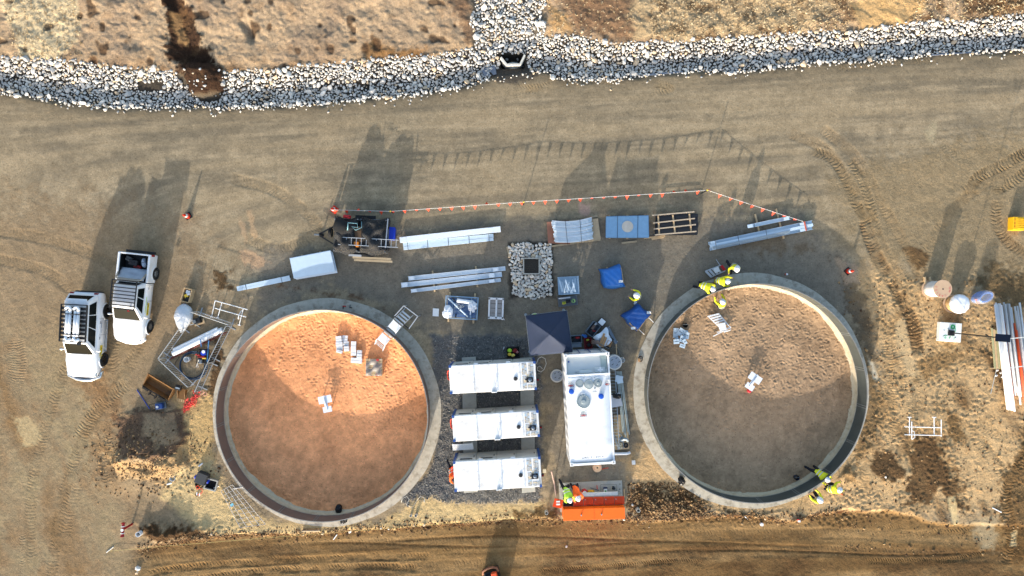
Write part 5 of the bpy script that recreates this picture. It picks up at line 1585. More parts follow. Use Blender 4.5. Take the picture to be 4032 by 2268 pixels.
cone('orange and white traffic cone tied to the west end of the bunting', 1318, 826, CONE)
cone('orange and white traffic cone on a dirt patch north-east of the east tank', 3338, 1068)
t = thing('marker_peg', 'small red marker peg on the ground north of the east tank', 'peg', P(3092, 1080), 0)
g = G(); g.cyl((0, 0, 0), (0, 0, .25), .04, n=8); obj('shaft', g, CONE, t, w=False)
g = G(); g.cyl((0, 0, .25), (0, 0, .29), .06, n=8); obj('cap', g, CONW, t, w=False)
# ---------------------------------------------------------------- three white treatment modules on concrete strips
BLUEC = mat('blue_corner', (46, 84, 150), .5, var=.08)
UNITW = mat('module_white', (246, 246, 244), .42, var=.03, scale=1.2, dirt=.55, dcol=(176, 160, 134), dscale=1.6)
UNITS = mat('module_side', (206, 206, 200), .5, var=.06, scale=2)
def maze_material():
    m = bpy.data.materials.new('maze_print'); m.use_nodes = True; nt = m.node_tree; N = nt.nodes; Lk = nt.links
    b = N['Principled BSDF']; b.inputs['Roughness'].default_value = .5
    tc = N.new('ShaderNodeTexCoord')
    def mth(op, a, c=0.0):
        n = N.new('ShaderNodeMath'); n.operation = op
        for i, v in enumerate((a, c)):
            if isinstance(v, (int, float)): n.inputs[i].default_value = v
            else: Lk.new(v, n.inputs[i])
        return n.outputs[0]
    sp = N.new('ShaderNodeSeparateXYZ'); Lk.new(tc.outputs['Object'], sp.inputs[0])
    cx = mth('ABSOLUTE', mth('SUBTRACT', mth('FRACT', mth('MULTIPLY', sp.outputs[0], 4.2)), .5))
    cy = mth('ABSOLUTE', mth('SUBTRACT', mth('FRACT', mth('MULTIPLY', mth('ADD', sp.outputs[1], mth('MULTIPLY', sp.outputs[0], .35)), 3.1)), .5))
    w = mth('GREATER_THAN', mth('FRACT', mth('MULTIPLY', mth('MAXIMUM', cx, cy), 7.0)), .5)
    no = N.new('ShaderNodeTexNoise'); no.inputs['Scale'].default_value = 5.5; Lk.new(tc.outputs['Object'], no.inputs['Vector'])
    r = N.new('ShaderNodeValToRGB'); e = r.color_ramp.elements; r.color_ramp.interpolation = 'CONSTANT'
    e[0].position = 0; e[0].color = (.10, .30, .50, 1); e[1].position = .40; e[1].color = (.13, .13, .13, 1)
    q = e.new(.60); q.color = (.55, .36, .10, 1)
    Lk.new(no.outputs['Fac'], r.inputs[0])
    mx = N.new('ShaderNodeMixRGB'); mx.inputs[2].default_value = (.62, .61, .56, 1); Lk.new(w, mx.inputs[0]); Lk.new(r.outputs[0], mx.inputs[1])
    Lk.new(mx.outputs[0], b.inputs['Base Color'])
    return m
MAZE = maze_material()
ZU = 2.3
def module(label, c4, black_cap):
    pts = [P(x, y, ZU) for x, y in c4]     # TL TR BR BL of the roof
    c = sum(pts, Vector()) / 4
    e = (pts[1] - pts[0] + pts[2] - pts[3]) / 2
    rz = math.atan2(e.y, e.x); L = e.length; Wd = ((pts[0] - pts[3]).length + (pts[1] - pts[2]).length) / 2
    t = thing('treatment_module', label, 'equipment module', (c.x, c.y, 0), rz, 'white treatment modules in a row')
    g = G(); g.box((0, 0, 1.22), (L - .06, Wd - .06, 2.10)); body = obj('body', g, UNITS, t, w=False, bevel=.02)
    g = G(); g.box((0, 0, ZU - .04), (L, Wd, .08)); roof = obj('roof', g, UNITW, t, w=False, bevel=.025)
    g = G(); g.box((0, 0, .14), (L - .2, Wd - .3, .10)); obj('skid', g, GREYC, t, w=False)
    for x in (-L / 2 + 1.33, -L / 2 + 2.64, -L / 2 + 3.90):
        g = G(); g.box((x, 0, ZU + .012), (.11, Wd - .04, .024)); sm = obj('roof_seam', g, UNITW, t, w=False, bevel=.008)
        for yy in (-.6, -.2, .2, .6):
            g = G(); g.cyl((x, yy * Wd / 1.6, ZU + .024), (x, yy * Wd / 1.6, ZU + .038), .018, n=6); obj('bolt', g, GALV, sm, w=False)
    for sx in (-1, 1):
        for sy in (-1, 1):
            g = G(); g.box((sx * (L / 2 - .05), sy * (Wd / 2 - .05), 1.25), (.13, .13, 2.16)); g.cyl((sx * (L / 2 - .06), sy * (Wd / 2 - .06), ZU - .03), (sx * (L / 2 - .06), sy * (Wd / 2 - .06), ZU + .022), .075, n=14)
            obj('corner_post', g, BLUEC, t, w=False)
    # doors, grilles and hinges on the north face
    y = Wd / 2 - .02
    for k in range(4):
        x = -L / 2 + .7 + k * 1.15
        g = G(); g.box((x, y, 1.2), (1.08, .05, 1.8)); dr = obj('door', g, UNITS, t, w=False, bevel=.01)
        g = G(); g.box((x + .42, y + .04, 1.3), (.05, .05, .16)); obj('handle', g, DARK, dr, w=False)
        if k < 2:
            for s_ in range(6):
                g = G(); g.box((x, y + .03, 1.75 + s_ * .05), (.7, .03, .012)); obj('louvre', g, mat('louvre_grey', (96, 98, 98), .5), dr, w=False)
    for x in (-.9, .9):
        g = G(); g.box((x, Wd / 2 + .03, ZU - .06), (.24, .10, .05)); obj('lifting_lug', g, UNITW, t, w=False, bevel=.01)
    g = G(); g.bar((-.1, -Wd / 2 - .02, ZU + .02), (.2, -Wd / 2 - .02, ZU + .02), .06, .10); obj('lifting_lug', g, UNITW, t, w=False, bevel=.01)
    g = G(); g.bar((-.10, -Wd / 2 + .02, ZU + .10), (-.10, -Wd / 2 + .02, ZU + .26), .03, .03); g.bar((.0, -Wd / 2 + .02, ZU + .26), (-.10, -Wd / 2 + .02, ZU + .26), .03, .03); g.bar((.0, -Wd / 2 + .02, ZU + .02), (.0, -Wd / 2 + .02, ZU + .26), .03, .03); obj('lifting_eye', g, UNITW, t, w=False)
    # round hatch and the printed panels at the east end
    g = G(); g.lathe([(.115, 0), (.115, .05), (.10, .06), (.02, .06)], c=(L / 2 - 1.15, -.12, ZU), n=24); h_ = obj('round_hatch', g, mat('hatch_grey', (58, 60, 62), .5, var=.1), t, w=False)
    g = G(); g.box((L / 2 - 1.15, -.12, ZU + .075), (.02, .16, .03)); obj('hatch_grip', g, DARK, h_, w=False)
    for (x, yy, dx, dy) in ((-.65, .40, .26, .64), (-.27, .40, .28, .64), (-.65, -.36, .22, .72), (-.37, .02, .30, .14), (-.16, -.12, .07, .40), (-.32, -.60, .34, .22), (-.10, -.50, .08, .36)):
        g = G(); g.box((L / 2 + x, yy * Wd / 1.6, ZU + .006), (dx, dy * Wd / 1.6, .012)); obj('printed_panel', g, MAZE, t, w=False)
    g = G(); g.box((L / 2 - .36, -.22, ZU + .02), (.36, .30, .04)); g.box((L / 2 - .57, -.20, ZU + .02), (.10, .06, .04)); v_ = obj('vent_box', g, DARK, t, w=False)
    g = G(); g.lathe([(.115, .04), (.11, .08), (.07, .13), (.02, .145)], c=(L / 2 - .35, -.22, ZU), n=20); obj('vent_dome', g, mat('dome_smoke', (96, 110, 126), .2, var=.1), v_, w=False, smooth=True)
    g = G(); g.box((L / 2 + .08, -.28, 1.9), (.16, .14, .22)); obj('junction_box', g, DARK, t, w=False, bevel=.02)
    g = G(); g.cyl((L / 2 + .10, -.28, 2.02), (L / 2 + .10, -.28, 2.08), .05, n=10); obj('red_switch', g, REDL, t, w=False)
    g = G(); g.tube([(-L / 2 - .02, .5, 2.0), (-L / 2 - .13, .42, 1.8), (-L / 2 - .15, .2, 1.7), (-L / 2 - .13, 0, 1.8), (-L / 2 - .02, -.05, 2.0)], .03, n=8); obj('hose_loop', g, CONE, t, w=False, smooth=True)
    return t
module('northernmost white module, nearest the grey canopy', [(1767, 1440), (2108, 1423), (2113, 1534), (1773, 1551)], 0)
module('middle white module of the row of three', [(1779, 1637), (2120, 1617), (2125, 1718), (1786, 1740)], 0)
module('southernmost white module, with a worker kneeling at its end', [(1786, 1817), (2128, 1800), (2133, 1916), (1789, 1937)], 0)
for lab, x0, x1 in (('west concrete strip under the white modules', 1823, 1878), ('east concrete strip under the white modules', 2051, 2104)):
    q = [P(x0 - 4, 1408), P(x1 - 4, 1404), P(x1 + 4, 1935), P(x0 + 4, 1940)]
    g = G(); g.prism([(p.x, p.y) for p in reversed(q)], -.1, .09); tag(obj('concrete_strip', g, GREYC, bevel=.01), lab, 'concrete strip')
g = G(); q = P(1825, 1757, .5)
t = thing('folding_step', 'white slatted step leaning off the south side of the middle module', 'step', (q.x, q.y, 0), rad(3))
for i in range(6):
    g = G(); g.box((0, -.10 + i * .07, .9 + i * .05), (1.2, .05, .02)); obj('slat', g, UNITW, t, w=False)
for x in (-.55, .55):
    g = G(); g.bar((x, -.28, 0), (x, .32, 1.2), .04, .06); obj('stringer', g, UNITW, t, w=False)

# ---------------------------------------------------------------- white twenty-foot container plant
c4 = [(2221, 1393), (2399, 1391), (2422, 1831), (2247, 1831)]
ZC = 3.05
pts = [P(x, y, ZC) for x, y in c4]; c = sum(pts, Vector()) / 4
e = (pts[0] - pts[3] + pts[1] - pts[2]) / 2
LC = e.length; WC = 2.46; rzC = math.atan2(e.y, e.x) - PI / 2
con = thing('container_plant', 'white shipping-container plant with round grey hatches on its roof', 'container', (c.x, c.y, 0), rzC)
CW = mat('container_white', (244, 246, 247), .38, var=.03, scale=1, dirt=.45, dcol=(180, 168, 146), dscale=1.3)
CG = mat('recess_grey', (206, 214, 214), .5, var=.06, scale=2)
def cbox(nm, c_, d_, m=CW, bevel=0.0, parent=None):
    g = G(); g.box(c_, d_); return obj(nm, g, m, parent or con, w=False, bevel=bevel)
yn = LC / 2; yr = yn - 1.15     # recess at the north end
for s_ in (-1, 1):
    g = G(); n = 44; vs_ = []
    for i in range(n + 1):
        y = -yn + .12 + (LC - .24) * i / n; d = .03 if (i // 2) % 2 else 0
        for z in (.18, ZC - .12):
            vs_.append((s_ * (WC / 2 - .02 - d), y, z))
    for i in range(n + 1):
        y = -yn + .12 + (LC - .24) * i / n; d = .03 if (i // 2) % 2 else 0
        for z in (.18, ZC - .12):
            vs_.append((s_ * (WC / 2 - .06 - d), y, z))
    o2 = 2 * (n + 1)
    fs_ = [(i * 2, i * 2 + 2, i * 2 + 3, i * 2 + 1) for i in range(n)] + [(o2 + i * 2 + 1, o2 + i * 2 + 3, o2 + i * 2 + 2, o2 + i * 2) for i in range(n)]
    g.add(vs_, fs_); obj('side_wall', g, CW, con, w=False)
cbox('floor_frame', (0, 0, .12), (WC - .04, LC - .04, .16))
cbox('south_wall', (0, -yn + .06, ZC / 2), (WC - .2, .06, ZC - .3))
cbox('north_wall', (0, yn - .10, ZC / 2), (WC - .2, .06, ZC - .3))
for s_ in (-1, 1):
    cbox('top_rail', (s_ * (WC / 2 - .05), 0, ZC - .15), (.10, LC - .3, .13), bevel=.01)
    cbox('end_beam', (0, s_ * (yn - .07), ZC - .08), (WC - .3, .13, .15), bevel=.01)
    for q in (-1, 1):
        cbox('corner_post', (q * (WC / 2 - .08), s_ * (yn - .08), ZC / 2), (.15, .15, ZC - .26))
        cc = cbox('corner_casting', (q * (WC / 2 - .08), s_ * (yn - .08), ZC - .055), (.19, .19, .13), bevel=.012)
        g = G(); g.box((q * (WC / 2 - .08), s_ * (yn - .08), ZC + .011), (.06, .11, .004)); obj('twistlock_slot', g, mat('slot_grey', (120, 120, 118), .7), cc, w=False)
# recessed valve deck and the domed tank top
cbox('valve_deck', (0, (yn + yr) / 2 - .06, ZC - .26), (WC - .24, 1.02, .05), CG)
cbox('deck_bulkhead', (0, yr - .02, ZC - .12), (WC - .16, .06, .27), CW)
for (x, y, r_) in ((-1.0, yn - .42, .05), (.75, yn - .25, .04), (-.62, yr + .12, .05)):
    g = G(); g.cyl((x, y, ZC - .235), (x, y, ZC - .16), r_, n=12); obj('deck_valve', g, BLUEC if x < -.9 else GALV, con, w=False)
cbox('filler_box', (-.1, yr + .14, ZC - .17), (.72, .16, .12), CG, .01)
cbox('filler_step', (.70, yr + .20, ZC - .2), (.55, .28, .07), CG, .01)
g = G(); g.box((.72, yr + .2, ZC - .15), (.30, .09, .04)); g.box((.72, yr + .2, ZC - .15), (.09, .30, .041)); obj('cross_valve', g, CW, con, w=False)
g = G(); g.box((.93, (yn + yr) / 2 + .05, ZC - .225), (.34, .8, .012)); obj('tread_plate', g, mat('tread_grey', (164, 182, 180), .5, var=.1), con, w=False)
# tank roof: flat crown rolling down along the east edge and dished at the south end
g = G(); nu, nv = 16, 14
def troof(u, v):
    x = -1 + 2 * u; 
    drop = .16 * max(0, (u - .80) / .20) ** 1.6
    south = .10 * max(0, (.17 - v) / .17) ** .5 if v < .17 else 0
    edge = .05 * max(0, (.06 - u) / .06)
    return (0, 0, -drop - south - edge)
y0, y1 = -yn + .16, yr - .03
g.sheet((-WC / 2 + .01, y0, ZC + .02), (WC / 2 - .01, y0, ZC + .02), (WC / 2 - .01, y1, ZC + .02), (-WC / 2 + .01, y1, ZC + .02), nu, nv * 2, troof)
obj('tank_roof', g, CW, con, w=False, smooth=True, solid=.02)
cbox('ridge_step', (0, yr - .01, ZC + .02), (WC - .02, .10, .07), bevel=.01)
def roofp(px, py):
    q = P(px, py, ZC + .03); M = con.matrix_basis.inverted(); v = M @ q; return v.x, v.y
HG = mat('hatch_pale', (158, 170, 172), .45, metal=.2, var=.1, scale=5)
for (px, py, rp, dome) in ((2282, 1510, 16, 0), (2318, 1513, 19, 1), (2354, 1508, 16.5, 2), (2297, 1581, 27, 2)):
    x, y = roofp(px, py); r_ = rp * (CAM_H - ZC) / FPX
    h_ = thing_part('manhole', con, (x, y, ZC + .03))
    g = G(); g.lathe([(r_ * 1.0, -.02), (r_ * 1.0, .05), (r_ * .93, .07), (r_ * .9, .055), (.01, .06 if dome != 1 else .09)], n=32); obj('lid', g, HG, h_, w=False)
    nb = 16 if r_ > .3 else 12
    for i in range(nb):
        a = 2 * PI * i / nb
        if dome != 1:
            g = G(); g.cyl((r_ * .82 * math.cos(a), r_ * .82 * math.sin(a), .05), (r_ * .82 * math.cos(a), r_ * .82 * math.sin(a), .085), .016, n=6); obj('bolt', g, GALV, h_, w=False)
    if dome == 2:
        g = G(); g.lathe([(r_ * .34, .05), (r_ * .34, .10), (r_ * .28, .11), (.01, .11)], n=20); obj('inner_flange', g, HG, h_, w=False)
    for yy in (-1, 1):
        g = G(); g.tube([(-.09, yy * r_ * .98, .03), (-.08, yy * (r_ + .08), .04), (.08, yy * (r_ + .08), .04), (.09, yy * r_ * .98, .03)], .014, n=6); obj('hinge_loop', g, CW, h_, w=False)
for (px, py) in ((2249, 1541), (2366, 1560)):
    x, y = roofp(px, py); g = G(); g.lathe([(.13, 0), (.145, .05), (.145, .16), (.10, .18), (.02, .185)], c=(x, y, ZC), n=24); obj('blue_cap', g, mat('cap_blue', (30, 86, 190), .4, var=.05), con, w=False, smooth=False)
for (px, py, r_) in ((2299, 1488, .03), (2330, 1488, .035), (2341, 1487, .03), (2342, 1529, .05)):
    x, y = roofp(px, py); g = G(); g.cyl((x, y, ZC), (x, y, ZC + .09), r_, n=10); obj('vent_stub', g, GALV, con, w=False)
SIGNW = mat('sign_white', (236, 236, 232), .5, var=.03); SIGNR = mat('sign_red', (196, 40, 44), .5, var=.05); GRNI = mat('green_ink', (60, 130, 90), .7)
for (px, py) in ((2247, 1512), (2387, 1507), (2297, 1629)):
    x, y = roofp(px, py)
    s_ = thing_part('danger_sign', con, (x, y, ZC + .034 - (.05 if px > 2380 else 0)))
    g = G(); g.box((0, .06, 0), (.36, .20, .006)); obj('notice', g, SIGNW, s_, w=False)
    g = G(); g.box((0, -.09, 0), (.36, .13, .006)); obj('danger_bar', g, INK, s_, w=False)
    g = G(); g.box((0, -.09, .005), (.32, .09, .004)); obj('danger_border', g, SIGNW, s_, w=False)
    g = G(); g.lathe([(.14, .008), (.14, .012), (.01, .012)], c=(0, 0, 0), n=20); g.v = [(v[0], v[1] * .28 - .09, v[2]) for v in g.v]; obj('danger_oval', g, SIGNR, s_, w=False)
    text_mesh('DANGER', .045, SIGNW, s_, (0, -.09, .014), rz=PI)
    text_mesh('CONFINED', .06, INK, s_, (0, .035, .005), rz=PI)
    text_mesh('SPACE', .06, GRNI if px < 2300 and py > 1600 else INK, s_, (0, .10, .005), rz=PI)
x, y = roofp(2341, 1541); text_mesh('VENT', .10, mat('stencil_grey', (130, 136, 136), .7), con, (x, y, ZC + .034), rz=PI)
x, y = roofp(2334, 1801); text_mesh('LSKU 311600 4', .19, mat('stencil_dark', (86, 92, 96), .7), con, (x, y, ZC - .05), rz=0)
for k, x in enumerate((-.9, -.3, .3, .9)):
    g = G(); g.cyl((x, yn - .0, .3), (x, yn - .0, 2.4), .022, n=8); obj('door_lock_rod', g, BLUEC if k in (1, 2) else GALV, con, w=False)
# grey canopy over the work bench
cor = [(2070, 1243), (2232, 1223), (2255, 1386), (2087, 1401)]
NAVC = mat('canopy_navy', (42, 54, 78), .75, var=.1, scale=4)
cp = [P(x, y, 2.15) for x, y in cor]; cm = sum(cp, Vector()) / 4
t = thing('pop_up_canopy', 'dark grey square pop-up canopy beside the container', 'canopy', (cm.x, cm.y, 0))
apex = Vector((cm.x - .0, cm.y, 3.05))
g = G()
n = 10
for i in range(4):
    a, b = cp[i], cp[(i + 1) % 4]
    def hf(u, v, a=a, b=b):
        s = v * (1 - v) * .28 * math.sin(PI * min(1, v)) ; 
        return (0, 0, -s * math.sin(PI * u) + .012 * math.sin(u * 40) * (1 - v) * .3)
    g.sheet(a, b, apex, apex, n, n, hf)
obj('roof_cloth', g, NAVC, t, solid=.004, smooth=True)
for i in range(4):
    a, b = cp[i], cp[(i + 1) % 4]; dd = Vector((0, 0, -.22))
    g = G(); g.sheet(a, b, b + dd, a + dd, 12, 2, lambda u, v: (0, 0, 0)); obj('valance', g, NAVC, t, solid=.004)
    g = G(); p_ = a.lerp(cm, .03); g.box((p_.x, p_.y, 1.05), (.045, .045, 2.1)); obj('leg', g, GALV, t)
    g = G(); g.cyl((p_.x, p_.y, 0), (p_.x, p_.y, .02), .09, n=10); obj('foot_plate', g, GALV, t)
    g = G(); g.bar((a.x, a.y, 2.08), (b.x, b.y, 2.08), .03, .03); obj('truss_bar', g, GALV, t)
# round manhole covers
LIDC = mat('lid_ring', (214, 212, 204), .8, var=.08); LIDG = mat('lid_grey', (156, 166, 178), .7, var=.14, scale=8)
for lab, px, py, r_, z in (('round grey manhole cover between the modules and the container', 2193, 1480, .39, .07), ('round grey manhole cover tucked against the container\'s east side', 2420, 1427, .44, .55)):
    q = P(px, py, z); t = thing('manhole_cover', lab, 'manhole', (q.x, q.y, 0))
    g = G(); g.lathe([(r_, -.05), (r_, z - .01), (r_ - .02, z), (r_ - .07, z), (r_ - .07, z - .02), (.01, z - .02)], n=36); obj('ring', g, LIDC, t, w=False)
    g = G(); g.cyl((0, 0, z - .015), (0, 0, z - .004), r_ - .075, n=36); ld = obj('lid', g, LIDG, t, w=False)
    for i in range(5):
        a = i * 1.3; g = G(); g.bar((.5 * r_ * math.cos(a), .5 * r_ * math.sin(a), z), (.5 * r_ * math.cos(a) + .10, .5 * r_ * math.sin(a) + .08, z), .03, .012); obj('lifting_slot', g, STRAP, ld, w=False)
# orange-lidded dosing cabinet on its slab
q4 = [P(x, y, .12) for x, y in ((2201, 1903), (2449, 1892), (2456, 2010), (2206, 2016))]
g = G(); g.prism([(p.x, p.y) for p in reversed(q4)], -.15, .12); slab = tag(obj('concrete_slab', g, GREYC, bevel=.015), 'grey concrete slab in front of the orange cabinet', 'slab')
for x0, y0, x1, y1 in ((2222, 1913, 2286, 1930), (2365, 1908, 2428, 1940)):
    a, b = P(x0, y0, .124), P(x1, y1, .124)
    for k, (p0, p1) in enumerate((((a.x, a.y), (b.x, a.y)), ((b.x, a.y), (b.x, b.y)), ((b.x, b.y), (a.x, b.y)), ((a.x, b.y), (a.x, a.y)))):
        g = G(); g.bar((p0[0], p0[1], .122), (p1[0], p1[1], .122), .012, .004); obj('cover_joint', g, STRAP, slab)
for x0, y0 in ((2207, 1918), (2441, 1906), (2440, 1926)):
    g = G(); g.cyl(P(x0, y0, .12), P(x0, y0, .135), .03, n=10); obj('anchor', g, STRAP, slab)
ORA = mat('cabinet_orange', (255, 112, 24), .45, var=.04, scale=2); ORD = mat('lid_orange', (222, 72, 18), .4, var=.12, scale=3)
bp = [P(x, y, 1.15) for x, y in ((2217, 2006), (2460, 1998), (2463, 2042), (2218, 2051))]
cx_ = sum(bp, Vector()) / 4; e_ = bp[1] - bp[0]; rzB = math.atan2(e_.y, e_.x); LB = e_.length
cab = thing('orange_cabinet', 'long orange cabinet with its row of lids, one swung open', 'cabinet', (cx_.x, cx_.y, 0), rzB)
def kb(nm, c_, d_, m=ORA, bevel=.012, parent=None):
    g = G(); g.box(c_, d_); return obj(nm, g, m, parent or cab, w=False, bevel=bevel)
DB = .66
kb('back_body', (0, 0, .62), (LB, DB, 1.06))
kb('front_bin', (.0, DB / 2 + .28, .40), (LB - .1, .54, .55), GREYC)
kb('bin_opening', (-LB / 2 + .32, DB / 2 + .28, .69), (.56, .48, .03), DARK)
for k in range(5):
    x = -LB / 2 + .62 + .30 + k * .60
    lid = thing_part('lid', cab, (x, DB / 2 + .04, .74)); lid.rotation_euler = (rad(-6 + k * 2), rad(random.uniform(-2, 2)), rad(random.uniform(-3, 1)))
    g = G(); g.box((0, .25, 0), (.57, .48, .03)); obj('lid_panel', g, ORD, lid, w=False, bevel=.01)
    for yy in (.10, .40):
        g = G(); g.box((.02, yy, .025), (.30, .07, .03)); obj('lid_rib', g, ORD, lid, w=False, bevel=.008)
    g = G(); g.box((-.2, .34, .03), (.05, .05, .03)); obj('latch', g, GALV, lid, w=False)
g = G(); g.box((-LB / 2 - .26, DB / 2 + .27, .86), (.56, .50, .03), M=Matrix.Rotation(rad(-18), 3, 'Z') @ Matrix.Rotation(rad(14), 3, 'Y')); od = obj('open_lid', g, ORD, cab, w=False, bevel=.01)
for yy in (.22, .38):
    g = G(); g.box((-LB / 2 - .26, DB / 2 + yy, .90), (.22, .09, .02)); obj('lid_sticker', g, SIGNW, od, w=False)
for x in (-.75, .42):
    g = G(); g.cyl((x, -.02, 1.15), (x, -.02, 1.25), .04, n=10); obj('lifting_eye', g, GALV, cab, w=False)
g = G(); g.bar((-LB / 2 + .7, DB / 2 + .66, .60), (LB / 2 - .3, DB / 2 + .66, .60), .2, .10); obj('pipe_tray', g, mat('white_tray', (222, 222, 216), .5, var=.15, scale=9), cab, w=False)
g = G(); g.box((0, .0, 1.155), (.006, DB - .02, .012)); obj('roof_joint', g, ORD, cab, w=False)
# ---------------------------------------------------------------- box trailer under black shade cloth
MESHB = mat('shade_cloth', (34, 34, 34), .9, var=.3, scale=7, bump=.004, bscale=60)
BLUET = mat('blue_tub', (32, 64, 190), .4, var=.08)
BTARP = mat('blue_tarp', (46, 116, 196), .5, var=.12, scale=4)
CARD = mat('cardboard', (190, 146, 100), .85, var=.08)
STEELG = mat('trailer_steel', (120, 126, 130), .5, metal=.4, var=.15)
REDP = mat('red_plastic', (206, 40, 44), .45, var=.08)
tc = P(1434, 932); t = thing('box_trailer', 'small box trailer loaded high under black shade cloth', 'trailer', (tc.x, tc.y, 0), rad(-2))
def tb(nm, c_, d_, m=STEELG, bevel=0.0, parent=None):
    g = G(); g.box(c_, d_); return obj(nm, g, m, parent or t, w=False, bevel=bevel)
tb('floor', (0, 0, .55), (2.05, 1.5, .06))
for nm, c_, d_ in (('side_panel', (0, .75, .80), (2.05, .05, .5)), ('side_panel', (0, -.75, .80), (2.05, .05, .5)), ('end_panel', (1.03, 0, .80), (.05, 1.4, .5)), ('end_panel', (-1.03, 0, .80), (.05, 1.4, .5))):
    tb(nm, c_, d_)
for y in (.86, -.86):
    wheel(t, .1, y, .30, .18, RIMG, 1).rotation_euler = (0, 0, PI / 2)
    tb('mudguard', (.1, y, .66), (.8, .2, .03), DARK, .01)
for a, b in (((-1.0, .5, .5), (-1.75, 0, .5)), ((-1.0, -.5, .5), (-1.75, 0, .5))):
    g = G(); g.bar(a, b, .06, .08); obj('drawbar', g, DARK, t, w=False)
g = G(); g.cyl((-1.66, .0, .1), (-1.66, .0, .75), .03, n=8); g.cyl((-1.66, 0, .05), (-1.66, 0, .15), .09, n=10); obj('jockey_wheel', g, DARK, t, w=False)
g = G(); g.box((-1.80, 0, .52), (.2, .08, .07)); obj('coupling', g, STEELG, t, w=False, bevel=.01)
w_ = wheel(t, -1.22, .16, .30, .18, RIMG, -1); w_.location = (-1.22, .10, .82)
for x in (-.98, -.1, .98):
    for y in (-.72, .72):
        g = G(); g.box((x, y, 1.25), (.04, .04, .7)); obj('rack_post', g, STEELG, t, w=False)
g = G(); g.bar((1.08, .78, 1.80), (1.02, -.55, 1.80), .04, .04); obj('rack_end_bar', g, CHR, t, w=False)
TS = (1.5, 1.26, .78)
for ch in t.children:
    ch.location = [a * b_ for a, b_ in zip(ch.location, TS)]
    if ch.type == 'MESH':
        ch.scale = TS
    else:
        ch.location.z = max(.30, ch.location.z)
# load seen through the cloth
MT = t.matrix_basis.copy()
def on_tr(x, y, z): return MT @ Vector((x * TS[0], y * TS[1], z * TS[2]))
for nm, lab, cat, c_, d_, cc in (('tub', 'dark blue plastic tub under the shade cloth on the trailer', 'tub', (.42, .02, 1.2), (.46, .6, .7), (36, 74, 120)), ('crate', 'brown timber crate under the shade cloth on the trailer', 'crate', (-.12, .05, 1.15), (.42, .7, .6), (108, 84, 60)), ('orange_box', 'orange box showing through the gap in the shade cloth', 'box', (-.16, -.42, 1.2), (.26, .24, .7), (206, 128, 40))):
    b_ = thing(nm, lab, cat, on_tr(*c_), rad(-2))
    g = G(); d_ = [a * q for a, q in zip(d_, TS)]; g.box((0, 0, 0), d_); obj('shell', g, mat(nm + '_m', cc, .7, var=.2), b_, w=False, bevel=.02)
    g = G(); g.box((0, 0, d_[2] / 2 + .012), (d_[0] * .9, d_[1] * .9, .02)); obj('lid', g, MATS[nm + '_m'], b_, w=False)
# shade cloth: a dark net in two drapes, holed so the load shows
def net_material():
    m = bpy.data.materials.new('shade_net'); m.use_nodes = True; nt = m.node_tree; N = nt.nodes; Lk = nt.links
    b = N['Principled BSDF']; b.inputs['Base Color'].default_value = (.02, .02, .02, 1); b.inputs['Roughness'].default_value = .9
    tr = N.new('ShaderNodeBsdfTransparent'); mx = N.new('ShaderNodeMixShader'); mx.inputs[0].default_value = .62
    no = N.new('ShaderNodeTexNoise'); no.inputs['Scale'].default_value = 2.4; tc_ = N.new('ShaderNodeTexCoord'); Lk.new(tc_.outputs['Object'], no.inputs['Vector'])
    mr = N.new('ShaderNodeMapRange'); mr.inputs[1].default_value = .35; mr.inputs[2].default_value = .6; mr.inputs[3].default_value = .5; mr.inputs[4].default_value = .95
    Lk.new(no.outputs['Fac'], mr.inputs[0]); Lk.new(mr.outputs[0], mx.inputs[0])
    Lk.new(tr.outputs[0], mx.inputs[1]); Lk.new(b.outputs[0], mx.inputs[2]); Lk.new(mx.outputs[0], N['Material Output'].inputs[0])
    return m
NET = net_material()
def netf(u, v):
    x, y = u * 2 - 1, v * 2 - 1
    ed = max(abs(x), abs(y))
    return (.05 * math.sin(v * 9) * u, .06 * math.sin(u * 7 + 1), .30 * (1 - x * x) * (1 - y * y) + .10 * math.sin(u * 9 + v * 11) + .07 * math.sin(v * 19 - u * 7) - (.55 * max(0, (ed - .80) / .20)))
for lab, x0, x1 in (('black shade cloth bunched over the drawbar end of the trailer', -1.05, -.12), ('black shade cloth draped over the tail end of the trailer', -.02, 1.06)):
    g = G(); zz = 1.62
    g.sheet((x0, -.84, zz), (x1, -.84, zz), (x1, .80, zz), (x0, .80, zz), 22, 30, netf)
    g.v = [tuple(on_tr(*v)) for v in g.v]
    tag(obj('shade_cloth', g, NET, solid=.006, smooth=True), lab, 'shade cloth')
g = G(); g.ball(on_tr(-.72, .35, 1.86), .42, 14, sq=(1.0, 1.15, .45), rough=.18, seed=8); tag(obj('cloth_bundle', g, MESHB, smooth=True), 'rolled black cloth bundle on the drawbar end of the load', 'bundle')
